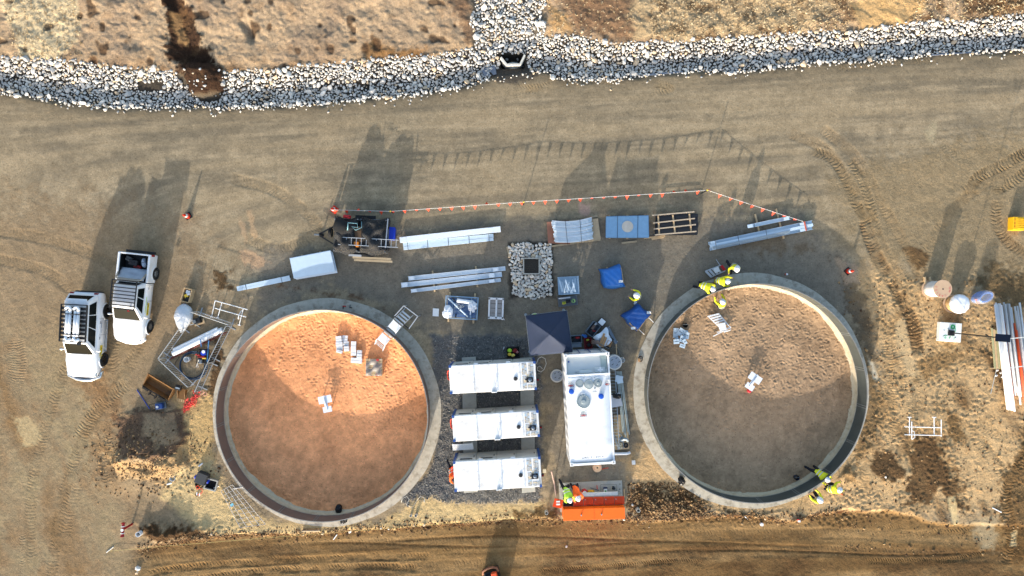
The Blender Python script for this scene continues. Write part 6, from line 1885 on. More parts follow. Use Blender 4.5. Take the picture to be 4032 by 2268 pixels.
# ladder over the load
def ladder(label, a, b, wd, rungs, m, group=None, name='ladder'):
    a, b = Vector(a), Vector(b); d = (b - a).normalized(); s = d.cross(Vector((0, 0, 1))).normalized() * (wd / 2)
    o = thing(name, label, 'ladder', a, 0, group)
    for q in (-1, 1):
        g = G(); g.bar(a + s * q, b + s * q, .035, .07); obj('stile', g, m, o)
    for i in range(rungs):
        p = a.lerp(b, (i + .6) / rungs); g = G(); g.cyl(p - s, p + s, .017, n=8); obj('rung', g, m, o)
    return o
ALU = mat('aluminium', (206, 208, 208), .4, metal=.5, var=.08)
ladder('aluminium ladder lying over the trailer load and sticking out behind', on_tr(-.78, -.30, 1.82), on_tr(1.5, -.34, 1.80), .42, 12, ALU)
g = G()
for k in range(2):
    g.tube([on_tr(-.42 + k * .02, .20 - k * .03, 2.1), on_tr(-.40, .52, 2.12), on_tr(-.05, .50, 2.1), on_tr(-.03, .32, 2.09), on_tr(-.25, .34, 2.1), on_tr(-.1, .2, 2.1), on_tr(.12, .33, 2.08), on_tr(.1, .6, 2.0)], .018, n=6)
tag(obj('rope_coil', g, mat('teal_rope', (128, 176, 186), .7, var=.2, scale=20), smooth=True), 'pale teal rope looped on top of the black cloth', 'rope')
q = P(1366, 853, 1.2); j = thing('jerry_can', 'red jerry can strapped on the trailer top near the bunting', 'jerry can', (q.x, q.y, 1.15), rad(-6))
g = G(); g.box((0, 0, 0), (.40, .18, .36)); obj('can', g, REDP, j, w=False, bevel=.04)
g = G(); g.tube([(-.1, 0, .18), (-.08, 0, .24), (.06, 0, .24), (.08, 0, .18)], .018, n=6); obj('handle', g, REDP, j, w=False)
g = G(); g.cyl((.15, 0, .17), (.19, 0, .24), .03, n=8); obj('spout', g, DARK, j, w=False)
q = P(1541, 921, .5); j = thing('storage_tub', 'bright blue lidded tub on the ground behind the trailer', 'tub', (q.x, q.y, 0), rad(-3))
g = G(); g.box((0, 0, .30), (.40, .72, .58)); obj('body', g, BLUET, j, w=False, bevel=.05)
g = G(); g.box((0, 0, .62), (.46, .78, .06)); ld = obj('lid', g, BLUET, j, w=False, bevel=.02)
g = G(); g.box((.0, 0, .66), (.3, .5, .02)); obj('lid_panel', g, BLUET, ld, w=False)
for i, (x, y, z, ln) in enumerate(((-.55, -.9, .72, .5), (.1, -1.0, .66, 1.5), (.15, -1.12, .60, 1.5))):
    g = G(); a, b = on_tr(x - ln / 2 + .3, y, z), on_tr(x + ln / 2 + .3, y - .02, z)
    g.bar(a, b, .12, .05); tag(obj('timber_length', g, PLYT if i else ALU), ('pale metal bracket at the lower side of the trailer', 'upper timber length along the lower side of the trailer', 'lower timber length along the lower side of the trailer')[i], 'timber' if i else 'bracket')

# ---------------------------------------------------------------- cages, pallets and covered trestles
def wire_crate(name, label, px, py, w_, d_, h_, rz, m, nx=7, ny=6, cat='crate'):
    c = P(px, py, h_); t = thing(name, label, cat, (c.x, c.y, 0), rz)
    for x, y in ((-1, -1), (1, -1), (1, 1), (-1, 1)):
        g = G(); g.box((x * w_ / 2, y * d_ / 2, h_ / 2), (.045, .045, h_)); obj('corner_post', g, m, t, w=False)
    for z in (h_ - .02, h_ * .5, .12):
        for a, b in (((-w_ / 2, -d_ / 2), (w_ / 2, -d_ / 2)), ((w_ / 2, -d_ / 2), (w_ / 2, d_ / 2)), ((w_ / 2, d_ / 2), (-w_ / 2, d_ / 2)), ((-w_ / 2, d_ / 2), (-w_ / 2, -d_ / 2))):
            g = G(); g.bar((a[0], a[1], z), (b[0], b[1], z), .03, .03); obj('rail', g, m, t, w=False)
    for i in range(1, nx):
        x = -w_ / 2 + w_ * i / nx
        for y in (-d_ / 2, d_ / 2):
            g = G(); g.box((x, y, h_ / 2), (.012, .012, h_ - .1)); obj('wire', g, m, t, w=False)
    for i in range(1, ny):
        y = -d_ / 2 + d_ * i / ny
        for x in (-w_ / 2, w_ / 2):
            g = G(); g.box((x, y, h_ / 2), (.012, .012, h_ - .1)); obj('wire', g, m, t, w=False)
    g = G(); g.box((0, 0, .10), (w_, d_, .04)); obj('base', g, m, t, w=False)
    return t, c
BGALV = mat('blue_galvanised', (164, 190, 210), .4, metal=.35, var=.1)
wire_crate('steel_stillage', 'galvanised steel stillage full of brackets, right of the rock bed', 2240, 1124, 1.15, 1.0, .85, rad(3), BGALV)
rs = random.Random(9)
for i in range(14):
    c = P(2240, 1126, .6); a = c + Vector((-.4 + .06 * i, rs.uniform(-.42, -.3), rs.uniform(-.1, .22))); b = a + Vector((rs.uniform(-.25, .25), rs.uniform(.5, .8), rs.uniform(-.05, .1)))
    g = G(); g.bar(a, b, .05, .025); tag(obj('steel_bracket', g, PSTEEL2), '%s pale steel bracket from the west side inside the stillage' % NTH[i], 'bracket', 'loose brackets in the stillage')
t, c = wire_crate('parts_tray', 'shallow open tray of tools and tape below the stillage', 2236, 1186, 1.1, .52, .3, rad(7), STEELG, 4, 3, 'tray')
for nm, lab, cat, dx, dy, dd, cc in (('yellow_case', 'small yellow case in the open parts tray', 'case', -.22, -.1, (.2, .14, .14), (214, 210, 60)), ('black_case', 'black case in the open parts tray', 'case', .02, .0, (.26, .2, .16), (30, 32, 36)), ('tape_reel', 'green and white tape reel in the open parts tray', 'reel', .32, .02, (.2, .2, .1), (120, 160, 100)), ('white_strip', 'white flat strip across the top of the parts tray', 'strip', -.2, .2, (.7, .1, .02), (230, 234, 238))):
    b_ = thing(nm, lab, cat, (c.x + dx, c.y + dy, .26), rad(7)); g = G()
    if 'reel' in nm: g.lathe([(.12, 0), (.12, .1), (.05, .1), (.05, 0)], n=18, closed=True)
    else: g.box((0, 0, 0), dd)
    obj('shell', g, mat(nm + '_c', cc, .6, var=.1), b_, w=False, bevel=.008)
    if 'case' in nm:
        g = G(); g.box((0, 0, dd[2] / 2 + .02), (.1, .03, .03)); obj('handle', g, DARK, b_, w=False)

def tarp_block(name, label, cor, z1, m, seed, cat='tarpaulin', sag=.12):
    q = [P(x, y, z1) for x, y in cor]      # A B C D
    rr = random.Random(seed); f1, f2, f3 = rr.uniform(5, 8), rr.uniform(7, 11), rr.uniform(0, 6)
    def hf(u, v):
        ed = max(abs(u * 2 - 1), abs(v * 2 - 1)); dr = max(0, (ed - .72) / .28)
        return (.05 * math.sin(v * f2 + f3) * dr, .05 * math.sin(u * f1 + f3) * dr, -z1 * .8 * dr ** 1.6 + .035 * math.sin(u * f1 + v * 3 + f3) + .03 * math.sin(v * f2 - u * 4) + .02 * math.sin(u * 23 + v * 17) - sag * .2)
    g = G(); g.sheet(q[3], q[2], q[1], q[0], 22, 22, hf)
    return tag(obj(name, g, m, solid=.006, smooth=True), label, cat)
tarp_block('blue_tarpaulin', 'bright blue tarpaulin over a crate right of the stillage', [(2362, 1060), (2448, 1040), (2468, 1134), (2380, 1136)], .85, BTARP, 4)
c = P(2415, 1090, 0); t = thing('timber_crate', 'timber crate standing under the bright blue tarpaulin', 'crate', (c.x, c.y, 0), rad(8))
for s_ in (-1, 1):
    g = G(); g.box((s_ * .45, 0, .32), (.04, .9, .6)); obj('side_board', g, BATT, t, w=False)
    g = G(); g.box((0, s_ * .45, .32), (.86, .04, .6)); obj('end_board', g, BATT, t, w=False)
    g = G(); g.box((s_ * .3, -.0, .05), (.09, 1.25, .07)); obj('skid', g, BATT, t, w=False)
tarp_block('blue_tarpaulin', 'crumpled dark blue tarpaulin on a tilted trestle beside the east tank', [(2448, 1248), (2515, 1196), (2570, 1240), (2512, 1312)], .8, mat('dark_blue_tarp', (38, 92, 168), .5, var=.2, scale=5), 9, sag=.3)
c = P(2510, 1258, 0); t = thing('trestle', 'white-legged trestle under the crumpled dark blue tarpaulin', 'trestle', (c.x, c.y, 0), rad(-38))
g = G(); g.box((0, 0, .58), (.7, 1.1, .05)); obj('top', g, TIMB, t, w=False)
for a, b in (((.3, .45, .56), (.85, .45, .02)), ((.3, -.45, .56), (.85, -.45, .02)), ((-.3, .45, .56), (-.45, .45, .02)), ((-.3, -.45, .56), (-.45, -.45, .02))):
    g = G(); g.bar(a, b, .035, .035); obj('leg', g, WHITE, t, w=False)
for lab, px, py, m in (('white paper tag on the bright blue tarpaulin', 2444, 1108, .88), ('white paper tag on the crumpled dark blue tarpaulin', 2493, 1292, .72), ('white rag on the corner of the crumpled tarpaulin', 2555, 1231, .7)):
    g = G(); g.sheet(P(px - 8, py + 5, m), P(px + 8, py + 5, m), P(px + 8, py - 5, m), P(px - 8, py - 5, m), 5, 4, lambda u, v: (0, 0, .03 * math.sin(u * 5 + v * 4))); tag(obj('paper_tag', g, WHITE, solid=.004), lab, 'paper')

# blue-grey rack pallet left of the modules' top
c = P(1817, 1212, .3); t = thing('grating_pallet', 'pale blue steel grating pallet piled with fittings', 'pallet', (c.x, c.y, 0), rad(-3.5))
w_, d_ = 1.88, 1.28
for s_ in (-1, 1):
    g = G(); g.box((0, s_ * d_ / 2, .25), (w_, .06, .10)); obj('side_rail', g, BGALV, t, w=False)
    g = G(); g.box((s_ * w_ / 2, 0, .25), (.06, d_ + .06, .10)); obj('end_rail', g, BGALV, t, w=False)
    g = G(); g.box((s_ * .74, 0, .07), (.10, d_ + .5, .09)); obj('bearer', g, BATT, t, w=False)
for i in range(15):
    y = -d_ / 2 + .09 + i * (d_ - .18) / 14
    g = G(); g.box((0, y, .27), (w_ - .08, .022, .045)); obj('grating_bar', g, BGALV, t, w=False)
for x in (-.55, .55):
    g = G(); g.box((x, 0, .24), (.05, d_ - .1, .05)); obj('cross_bar', g, BGALV, t, w=False)
g = G(); g.box((0, 0, .12), (w_ - .2, d_ - .2, .03)); obj('base_sheet', g, mat('blue_sheet', (44, 92, 170), .6, var=.3, scale=4), t, w=False)
M = t.matrix_basis
def on_p(x, y, z): return M @ Vector((x, y, z))
g = G(); g.pipe(on_p(-.28, .42, .40), on_p(.62, .36, .40), .11, .012, 16); tag(obj('white_pipe', g, WPVC, smooth=True), 'short fat white pipe on the grating pallet', 'pipe')
g = G(); g.cyl(on_p(-.82, .52, .36), on_p(.42, -.50, .36), .045, n=12); tag(obj('steel_tube', g, PSTEEL2, smooth=True), 'long pale tube lying diagonally over the grating pallet', 'tube')
g = G(); g.cyl(on_p(.55, -.36, .36), on_p(.55, .12, .36), .04, n=10); tag(obj('white_pipe', g, WPVC), 'thin white pipe standing along the right of the grating pallet', 'pipe')
for lab, x, y, r_, sd in (('white plastic bag hanging off the left corner of the grating pallet', -.78, -.30, .30, 3), ('white plastic bag on the right of the grating pallet', .66, .12, .27, 5)):
    g = G(); g.ball(on_p(x, y, .38), r_, 16, sq=(.95, 1.2, .5), rough=.45, seed=sd); tag(obj('plastic_bag', g, mat('bag_white', (236, 238, 242), .5, var=.06), solid=0), lab, 'bag')
for i, (x, y) in enumerate(((-.22, .2), (-.30, .12), (.06, .1), (-.14, .08), (.02, .02), (-.05, -.02))):
    g = G(); g.tube([on_p(x + .08 * math.cos(a), y + .1 * math.sin(a), .34 + .02 * i) for a in [k * PI / 5 for k in range(8)]], .022, n=6); tag(obj('pipe_clamp', g, CHR), '%s bright clamp counted from the top of the grating pallet heap' % NTH[i], 'clamp', 'clamps on the grating pallet')
for i, (x, y, r2) in enumerate(((-.48, .48, -45), (-.3, -.48, 85), (.72, -.05, 10))):
    g = G(); p_ = on_p(x, y, .36); g.box(p_, (.24, .08, .08), rz=rad(r2)); tag(obj('power_tool_battery', g, DARK, bevel=.02), ('black hand torch at the top left of the grating pallet', 'black block at the bottom of the grating pallet', 'dark block at the right rail of the grating pallet')[i], 'tool')
g = G(); g.box(P(1716, 1230, .02), (.36, .46, .02), rz=rad(-3)); tag(obj('white_board', g, mat('specked_white', (236, 240, 240), .6, var=.12, scale=25)), 'small white specked board lying left of the grating pallet', 'board')
# shrink-wrapped pallet
c = P(1953, 1214, .5); t = thing('wrapped_pallet', 'shrink-wrapped pallet of grey boxes beside the grating pallet', 'pallet', (c.x, c.y, 0), rad(-2))
GBOX = mat('grey_carton', (150, 144, 138), .8, var=.1)
for i in range(2):
    for k in range(4):
        g = G(); g.box((-.2 + i * .4, -.42 + k * .28, .34), (.38, .26, .40)); obj('carton', g, GBOX, t, w=False, bevel=.01)
for i in range(3):
    g = G(); g.box((-.34 + i * .34, 0, .07), (.10, 1.2, .12)); obj('pallet_runner', g, BATT, t, w=False)
WRAP = mat('stretch_wrap', (226, 224, 222), .25, var=.08, scale=6)
for (x, y, a, b) in ((-.40, 0, .10, 1.2), (.40, 0, .10, 1.2), (0, .56, .9, .12), (0, -.56, .9, .14), (.02, 0, .10, 1.2)):
    g = G(); g.box((x, y, .56), (a, b, .03)); obj('wrap_band', g, WRAP, t, w=False, bevel=.01)
g = G(); g.sheet((.3, -.5, .57), (.45, -.5, .57), (.55, -.68, .4), (.32, -.66, .42), 5, 5, lambda u, v: (0, 0, .03 * math.sin(u * 6 + v * 5))); obj('wrap_tail', g, WRAP, t, w=False, solid=.004)

# ---------------------------------------------------------------- step platforms and ladders
def platform(label, loc, rz, z0=0.0, h=1.0):
    t = thing('step_platform', label, 'step platform', loc, rz)
    g = G(); g.box((0, 0, h), (.62, .5, .04)); obj('tread_deck', g, WHITE, t, w=False, bevel=.008)
    for i in range(4):
        y = -.34 - i * .17; z = h - .2 - i * .2
        g = G(); g.box((0, y, z), (.58, .10, .03)); obj('step', g, WHITE, t, w=False)
    for x in (-.31, .31):
        g = G(); g.bar((x, -.25, h), (x, -1.05, .05), .04, .05); obj('stringer', g, ALU, t, w=False)
        g = G(); g.bar((x, .25, h), (x, .75, .02), .04, .05); obj('rear_leg', g, WHITE, t, w=False)
    for i in range(3):
        f = (i + 1) / 4; g = G(); g.bar((-.31, .25 + .5 * f, h * (1 - f)), (.31, .25 + .5 * f, h * (1 - f)), .03, .03); obj('rear_rung', g, WHITE, t, w=False)
    g = G(); g.tube([(-.31, -.22, h), (-.31, -.22, h + .42), (-.31, .20, h + .42), (-.31, .24, h)], .02, n=8); obj('hand_rail', g, WHITE, t, w=False, smooth=True)
    g = G(); g.bar((-.31, .3, h * .9), (.31, .7, .12), .02, .02); obj('brace', g, ALU, t, w=False)
    return t
q = P(1555, 1285, 1.0); platform('white step platform straddling the footing outside the west tank', (q.x, q.y, .02), rad(-40 + 180), h=1.05)
q = P(1512, 1335, .55); platform('white step platform standing on the orange sand inside the west tank', (q.x, q.y, FLOOR_Z), rad(-40 + 180), h=1.05)
# handrail loop of the outer platform
t = thing('gate_hoop', 'square aluminium hoop rail over the footing of the west tank', 'hoop rail', (P(1600, 1245)[0], P(1600, 1245)[1], 0))
pp = [P(1553, 1245, 1.15), P(1590, 1204, 1.15), P(1645, 1246, 1.15), P(1610, 1295, 1.15)]
for a, b in zip(pp, pp[1:] + pp[:1]):
    g = G(); g.bar(a, b, .05, .05); obj('rail', g, ALU if a is not pp[3] else DARK, t)
for a in (pp[1], pp[2]):
    g = G(); g.bar((a.x, a.y, .0), (a.x, a.y, 1.12), .04, .04); obj('post', g, ALU, t)
# folded platform lying in the east tank
c = P(2852, 1272, FLOOR_Z); t = thing('folded_platform', 'white folded step platform lying on the brown sand', 'step platform', (c.x, c.y, FLOOR_Z + .02))
for a, b in (((2786, 1244), (2845, 1300)), ((2829, 1233), (2876, 1290)), ((2808, 1324), (2876, 1290)), ((2845, 1300), (2876, 1288)), ((2822, 1308), (2868, 1302))):
    g = G(); g.bar(P(*a, FLOOR_Z + .10), P(*b, FLOOR_Z + .16), .05, .05); obj('stile', g, WHITE, t)
for i in range(5):
    f = i / 5; a = P(2790 + 45 * f, 1246 + 42 * f, FLOOR_Z + .16); b = P(2831 + 33 * f, 1236 + 40 * f, FLOOR_Z + .16); g = G(); g.bar(a, b, .10, .03); obj('tread', g, WHITE, t)
q = [P(x, y, FLOOR_Z + .3) for x, y in ((2826, 1274), (2856, 1270), (2862, 1298), (2836, 1304))]
g = G(); g.prism([(p.x, p.y) for p in reversed(q)], FLOOR_Z + .24, FLOOR_Z + .28); obj('deck', g, WHITE, t, bevel=.01)
g = G(); g.tube([P(2856, 1272, FLOOR_Z + .2), P(2878, 1288, FLOOR_Z + .25), P(2876, 1300, FLOOR_Z + .25), P(2850, 1308, FLOOR_Z + .2)], .025, n=8); obj('hoop', g, WHITE, t, smooth=True)
# red-topped step ladder on its side
t = thing('step_ladder', 'aluminium step ladder with red top cap lying by the east tank', 'ladder', P(2815, 1066))
for a, b in (((2776, 1068), (2838, 1044)), ((2798, 1092), (2856, 1066))):
    g = G(); g.bar(P(*a, .12), P(*b, .2), .05, .05); obj('stile', g, ALU, t)
for i in range(4):
    f = i / 4.3; a = P(2780 + 56 * f, 1068 - 22 * f, .16 + .06 * f); b = P(2800 + 54 * f, 1089 - 24 * f, .16 + .06 * f); g = G(); g.bar(a, b, .13, .03); obj('step', g, ALU, t)
g = G(); g.bar(P(2840, 1046, .24), P(2854, 1064, .24), .16, .10); obj('top_cap', g, REDP, t, bevel=.02)
g = G(); g.bar(P(2836, 1046, .1), P(2820, 1022, .06), .03, .03); obj('back_leg', g, ALU, t)
g = G(); g.box(P(2822, 1063, .25), (.32, .30, .02), rz=rad(20)); obj('label_plate', g, SIGNW, t)

# ---------------------------------------------------------------- inside the tanks
def centre_post(label, px, py, rz, tips=True):
    c = P(px, py, FLOOR_Z + .42); t = thing('centre_post', label, 'column stand', (c.x, c.y, FLOOR_Z), rz)
    PW = mat('post_white', (240, 244, 248), .45, var=.05, scale=12)
    g = G(); g.box((0, .26, .42), (.78, .44, .02)); obj('top_plate', g, PW, t, w=False)
    g = G(); g.box((.02, -.34, .42), (.52, .34, .02)); obj('bottom_plate', g, PW, t, w=False)
    g = G(); g.box((0, -.05, .42), (.20, .36, .018)); obj('web_plate', g, PW, t, w=False)
    g = G(); g.cyl((0, -.4, .47), (0, .40, .47), .03, n=10); obj('rod', g, PW, t, w=False, smooth=True)
    g = G(); g.tube([(-.03, .40, .47), (-.03, .50, .47), (.03, .50, .47), (.03, .40, .47)], .016, n=6); obj('lifting_eye', g, PW, t, w=False)
    for x, y in ((-.28, .2), (.28, .2), (-.15, -.35), (.18, -.35)):
        g = G(); g.box((x, y, .2), (.05, .05, .42)); obj('leg', g, PW, t, w=False)
    return t
centre_post('white H-shaped column stand in the middle of the orange sand', 1283, 1590, rad(12))
centre_post('white H-shaped column stand in the middle of the brown sand', 2964, 1503, rad(-34))
g = G(); g.ball(P(2950, 1538, FLOOR_Z + .12), .16, 12, sq=(1, .8, .5), rough=.3, seed=2); tag(obj('red_bag', g, REDP), 'small red bag beside the stand on the brown sand', 'bag')
WBOX = mat('white_carton', (240, 242, 244), .55, var=.04)
CARTON_LAB = ['white carton at the top left of the heap on the orange sand', 'white carton at the top right of the heap on the orange sand', 'white carton below the top left one in the orange-sand heap', 'white carton below the top right one in the orange-sand heap', 'low white carton third down on the left of the orange-sand heap', 'square white carton third down on the right of the orange-sand heap', 'torn low white carton at the bottom left of the orange-sand heap', 'tall narrow white carton standing apart above the step of cartons', 'square white carton directly below the tall narrow one', 'small white carton nearest the plastic-wrapped brown pallet', 'white carton just above the widest one on the orange sand', 'widest white carton, lowest of all on the orange sand']
bx = [(1334, 1335, .34, .36, 6), (1357, 1333, .32, .36, -4), (1336, 1355, .40, .24, 2), (1361, 1353, .34, .26, -3), (1336, 1371, .38, .2, 2), (1364, 1373, .30, .30, 3), (1336, 1384, .36, .16, -12), (1391, 1362, .30, .54, -2), (1391, 1390, .32, .32, 1), (1415, 1386, .28, .2, -3), (1414, 1404, .30, .32, -6), (1403, 1420, .66, .30, -5)]
for i, (x, y, w_, d_, r_) in enumerate(bx):
    c = P(x, y, FLOOR_Z + .2); t = thing('white_carton', CARTON_LAB[i], 'carton', (c.x, c.y, FLOOR_Z), rad(r_), 'white cartons on the orange sand')
    hh = random.Random(i).uniform(.10, .26)
    g = G(); g.box((0, 0, hh / 2 + .02), (w_, d_, hh)); obj('box', g, WBOX, t, w=False, bevel=.008)
    g = G(); g.box((0, 0, hh + .022), (w_ * .96, .03, .004)); obj('tape', g, mat('carton_tape', (206, 200, 186), .5), t, w=False)
t = thing('wrapped_pallet', 'plastic-wrapped brown pallet on the orange sand', 'pallet', P(1473, 1446, FLOOR_Z))
cq = P(1473, 1446, FLOOR_Z + .25)
for i in range(6):
    g = G(); g.box((cq.x, cq.y - .44 + i * .175, FLOOR_Z + .26), (1.0, .15, .03)); obj('deck_board', g, BATT, t)
for i in range(3):
    g = G(); g.box((cq.x - .42 + i * .42, cq.y, FLOOR_Z + .13), (.1, 1.05, .2)); obj('runner', g, BATT, t)
g = G(); g.sheet(cq + Vector((-.48, -.5, .06)), cq + Vector((.48, -.5, .06)), cq + Vector((.48, .5, .06)), cq + Vector((-.48, .5, .06)), 16, 16, lambda u, v: (0, 0, .05 * math.sin(u * 9 + v * 4) + .04 * math.sin(v * 13 - u * 7))); obj('plastic_film', g, mat('cloudy_film', (190, 180, 168), .2, var=.2, scale=5, alpha=.55), t, solid=.004, smooth=True)
for y in (.44, -.44):
    g = G(); g.box(cq + Vector((.22, y, .07)), (.14, .1, .05)); obj('red_clip', g, REDP, t)
PANEL_LAB = ['long upright pale panel at the left of the jumbled pile', 'tilted pale panel at the top of the jumbled pile', 'long pale panel at the right of the jumbled pile', 'small pale panel low in the middle left of the jumbled pile', 'slanted pale panel in the centre of the jumbled pile', 'narrow pale panel at the far right of the jumbled pile', 'whitest square panel at the lower left of the jumbled pile', 'lowest pale panel, slid out under the jumbled pile', 'twisted pale panel at the lower right of the jumbled pile']
wb = [(2664, 1312, .30, .60, -3), (2683, 1308, .34, .46, -35), (2700, 1318, .24, .52, -14), (2668, 1338, .20, .3, 20), (2689, 1336, .34, .4, -20), (2707, 1322, .2, .4, -10), (2664, 1345, .34, .28, 4), (2687, 1362, .32, .22, -18), (2696, 1345, .2, .3, 30)]
for i, (x, y, w_, d_, r_) in enumerate(wb):
    c = P(x, y, FLOOR_Z + .3); t = thing('pale_panel', PANEL_LAB[i], 'panel', (c.x, c.y, FLOOR_Z + .03 * i), rad(r_), 'jumbled panels on the brown sand')
    g = G(); g.box((0, 0, .08), (w_, d_, .08)); obj('board', g, PSTEEL2, t, w=False, bevel=.006)
    g = G(); g.box((0, 0, .125), (w_ * .7, .02, .008)); obj('fold_line', g, STRAP, t, w=False)
def bucket(label, px, py, z, r_, h_, m, cat='bucket'):
    c = P(px, py, z + h_); t = thing('bucket', label, cat, (c.x, c.y, z))
    g = G(); g.lathe([(r_ * .82, 0), (r_, h_), (r_ - .012, h_), (r_ * .82 - .012, .02), (.005, .02)], n=24); obj('shell', g, m, t, w=False, smooth=False)
    g = G(); g.tube([(r_ * math.cos(a), r_ * .25 + .02, h_ * .95 + .12 * math.sin(a)) for a in [k * PI / 8 for k in range(9)]], .008, n=5); obj('bail', g, GALV, t, w=False)
    return t
bucket('black bucket beside the pale panels on the brown sand', 2699, 1281, FLOOR_Z, .15, .3, DARK)
bucket('dark blue bucket near the south wall of the east tank', 3139, 1882, FLOOR_Z, .15, .3, mat('bucket_navy', (24, 34, 58), .5))
for lab, px, py, z in (('black bag on the orange sand at the south rim', 1334, 2003, FLOOR_Z), ('black bag hung on the west tank footing\'s south rim', 1352, 2046, .05), ('black bag on the south-west footing of the east tank', 2683, 1893, .05)):
    g = G(); g.ball(P(px, py, z + .16), .24, 12, sq=(.9, 1.1, .75), rough=.4, seed=px); tag(obj('rubbish_bag', g, mat('black_bag', (16, 17, 20), .4, var=.2)), lab, 'bag')
for i, (x, y) in enumerate(((1356, 1206), (1378, 1206))):
    c = P(x, y, .08); t = thing('drill', ('red and black drill on the north footing of the west tank', 'grey and black drill on the north footing of the west tank')[i], 'drill', (c.x, c.y, .05), rad(80 * i))
    g = G(); g.cyl((-.1, 0, .05), (.1, 0, .05), .03, n=8); obj('barrel', g, REDP if i == 0 else STEELG, t, w=False)
    g = G(); g.box((-.07, -.07, .05), (.05, .14, .05)); obj('grip', g, DARK, t, w=False)
c = P(2521, 1413, .05); t = thing('tool_belt', 'brown leather tool belt left on the footing by the container', 'tool belt', (c.x, c.y, .05))
g = G(); g.tube([(.12 * math.cos(a), .16 * math.sin(a), .05) for a in [k * 2 * PI / 12 for k in range(13)]], .03, n=6); obj('belt', g, BOOT, t, w=False)
g = G(); g.box((-.08, -.05, .08), (.14, .18, .10)); obj('pouch', g, CARD, t, w=False, bevel=.02)
# ---------------------------------------------------------------- work corner between canopy and container
def open_box(name, label, px, py, z, w_, d_, h_, rz, m, cat='toolbox', lid=None, fill=()):
    c = P(px, py, z + h_); t = thing(name, label, cat, (c.x, c.y, z), rz)
    for nm, c_, dd in (('side', (-w_ / 2, 0, h_ / 2), (.03, d_, h_)), ('side', (w_ / 2, 0, h_ / 2), (.03, d_, h_)), ('end', (0, -d_ / 2, h_ / 2), (w_ - .03, .03, h_)), ('end', (0, d_ / 2, h_ / 2), (w_ - .03, .03, h_)), ('bottom', (0, 0, .02), (w_ - .03, d_ - .03, .03))):
        g = G(); g.box(c_, dd); obj(nm, g, m, t, w=False)
    if lid:
        g = G(); g.box((lid[0], lid[1], h_ + lid[3] / 2), (lid[2], d_ if lid[0] else .04, lid[3]) if lid[0] else (w_, .04, lid[3])); obj('lid', g, m, t, w=False, bevel=.01)
    for i, (x, y, dd, mm) in enumerate(fill):
        g = G(); g.box((x, y, h_ * .55), dd, rz=i * .7); obj('content', g, mm, t, w=False, bevel=.01)
    return t
GRYP = mat('grey_plastic', (104, 116, 128), .5, var=.08)
REDD = mat('dark_red', (140, 26, 26), .5, var=.2)
BRN = mat('brown_gear', (126, 104, 92), .8, var=.3, scale=9)
open_box('tool_chest', 'grey open tool chest full of gear, tilted north-east of the canopy', 2336, 1296, 0, .80, .50, .5, rad(52), GRYP, fill=((.1, .05, (.3, .16, .2), BRN), (-.2, 0, (.2, .2, .2), DARK), (.28, .06, (.1, .3, .16), SIGNW), (-.05, -.12, (.2, .1, .2), REDD)))
open_box('tool_chest', 'grey open tool chest with red tools, against the canopy edge', 2268, 1336, 0, .66, .42, .55, rad(4), GRYP, fill=((.12, .08, (.24, .12, .2), REDP), (-.18, 0, (.2, .2, .2), DARK)))
g = G(); g.box(P(2268, 1358, .5), (.64, .28, .05), rz=rad(4)); tag(obj('chest_shelf', g, GRYP, bevel=.01), 'grey shelf board in front of the red-tool chest', 'shelf')
open_box('red_toolbox', 'dark red open toolbox in the shade between canopy and white sheeting', 2316, 1352, 0, .42, .62, .35, rad(6), REDD, fill=((0, .2, (.16, .1, .2), mat('lime_item', (200, 200, 60), .6)), (.05, -.1, (.2, .2, .15), DARK)))
t = thing('blue_valve', 'small bright blue valve fitting beside the grey tool chest', 'valve', P(2302, 1323, 0))
c = P(2304, 1324, .1)
g = G(); g.cyl((c.x, c.y, .02), (c.x, c.y, .16), .11, n=14); obj('body', g, mat('valve_blue', (50, 130, 220), .4, var=.1), t)
g = G(); g.cyl((c.x, c.y, .1), (c.x - .2, c.y + .08, .1), .05, n=10); obj('spigot', g, MATS['valve_blue'], t)
open_box('white_case', 'white-lidded small case at the top of the white sheeting', 2370, 1268, 0, .36, .36, .25, rad(-40), DARK)
g = G(); g.box(P(2370, 1268, .30), (.34, .34, .04), rz=rad(-40)); tag(obj('case_lid', g, WHITE, bevel=.02), 'white square lid on the small case', 'lid')
g = G(); g.sheet(P(2335, 1330, .55), P(2388, 1290, .6), P(2410, 1345, .55), P(2360, 1375, .5), 18, 16, lambda u, v: (.04 * math.sin(v * 9), .04 * math.sin(u * 8), .07 * math.sin(u * 6 + v * 4) + .05 * math.sin(v * 11 - u * 3) - .25 * max(0, abs(u - .5) * 2 - .7)))
tag(obj('white_sheeting', g, mat('white_sheet', (226, 234, 242), .5, var=.08, scale=4), solid=.006, smooth=True), 'crumpled white plastic sheeting heaped north of the container', 'sheeting')
c = P(2408, 1320, .2); t = thing('folded_table', 'grey folded table on edge beside the white sheeting', 'table', (c.x, c.y, 0), rad(28))
g = G(); g.box((0, 0, .35), (.22, 1.1, .06), M=Matrix.Rotation(rad(35), 3, 'Y')); obj('top', g, GRYP, t, w=False, bevel=.01)
for y in (-.5, .5):
    g = G(); g.bar((-.05, y, .4), (.18, y, .02), .03, .03); obj('leg', g, ALU, t, w=False)
c = P(2388, 1345, .4); t = thing('generator', 'black generator under cardboard north of the container', 'generator', (c.x, c.y, 0), rad(-30))
g = G(); g.box((0, 0, .28), (.62, .7, .46)); obj('housing', g, DARK, t, w=False, bevel=.04)
g = G(); g.tube([(-.3, -.3, .5), (-.3, -.3, .6), (.3, -.3, .6), (.3, -.3, .5)], .02, n=6); obj('handle', g, STEELG, t, w=False)
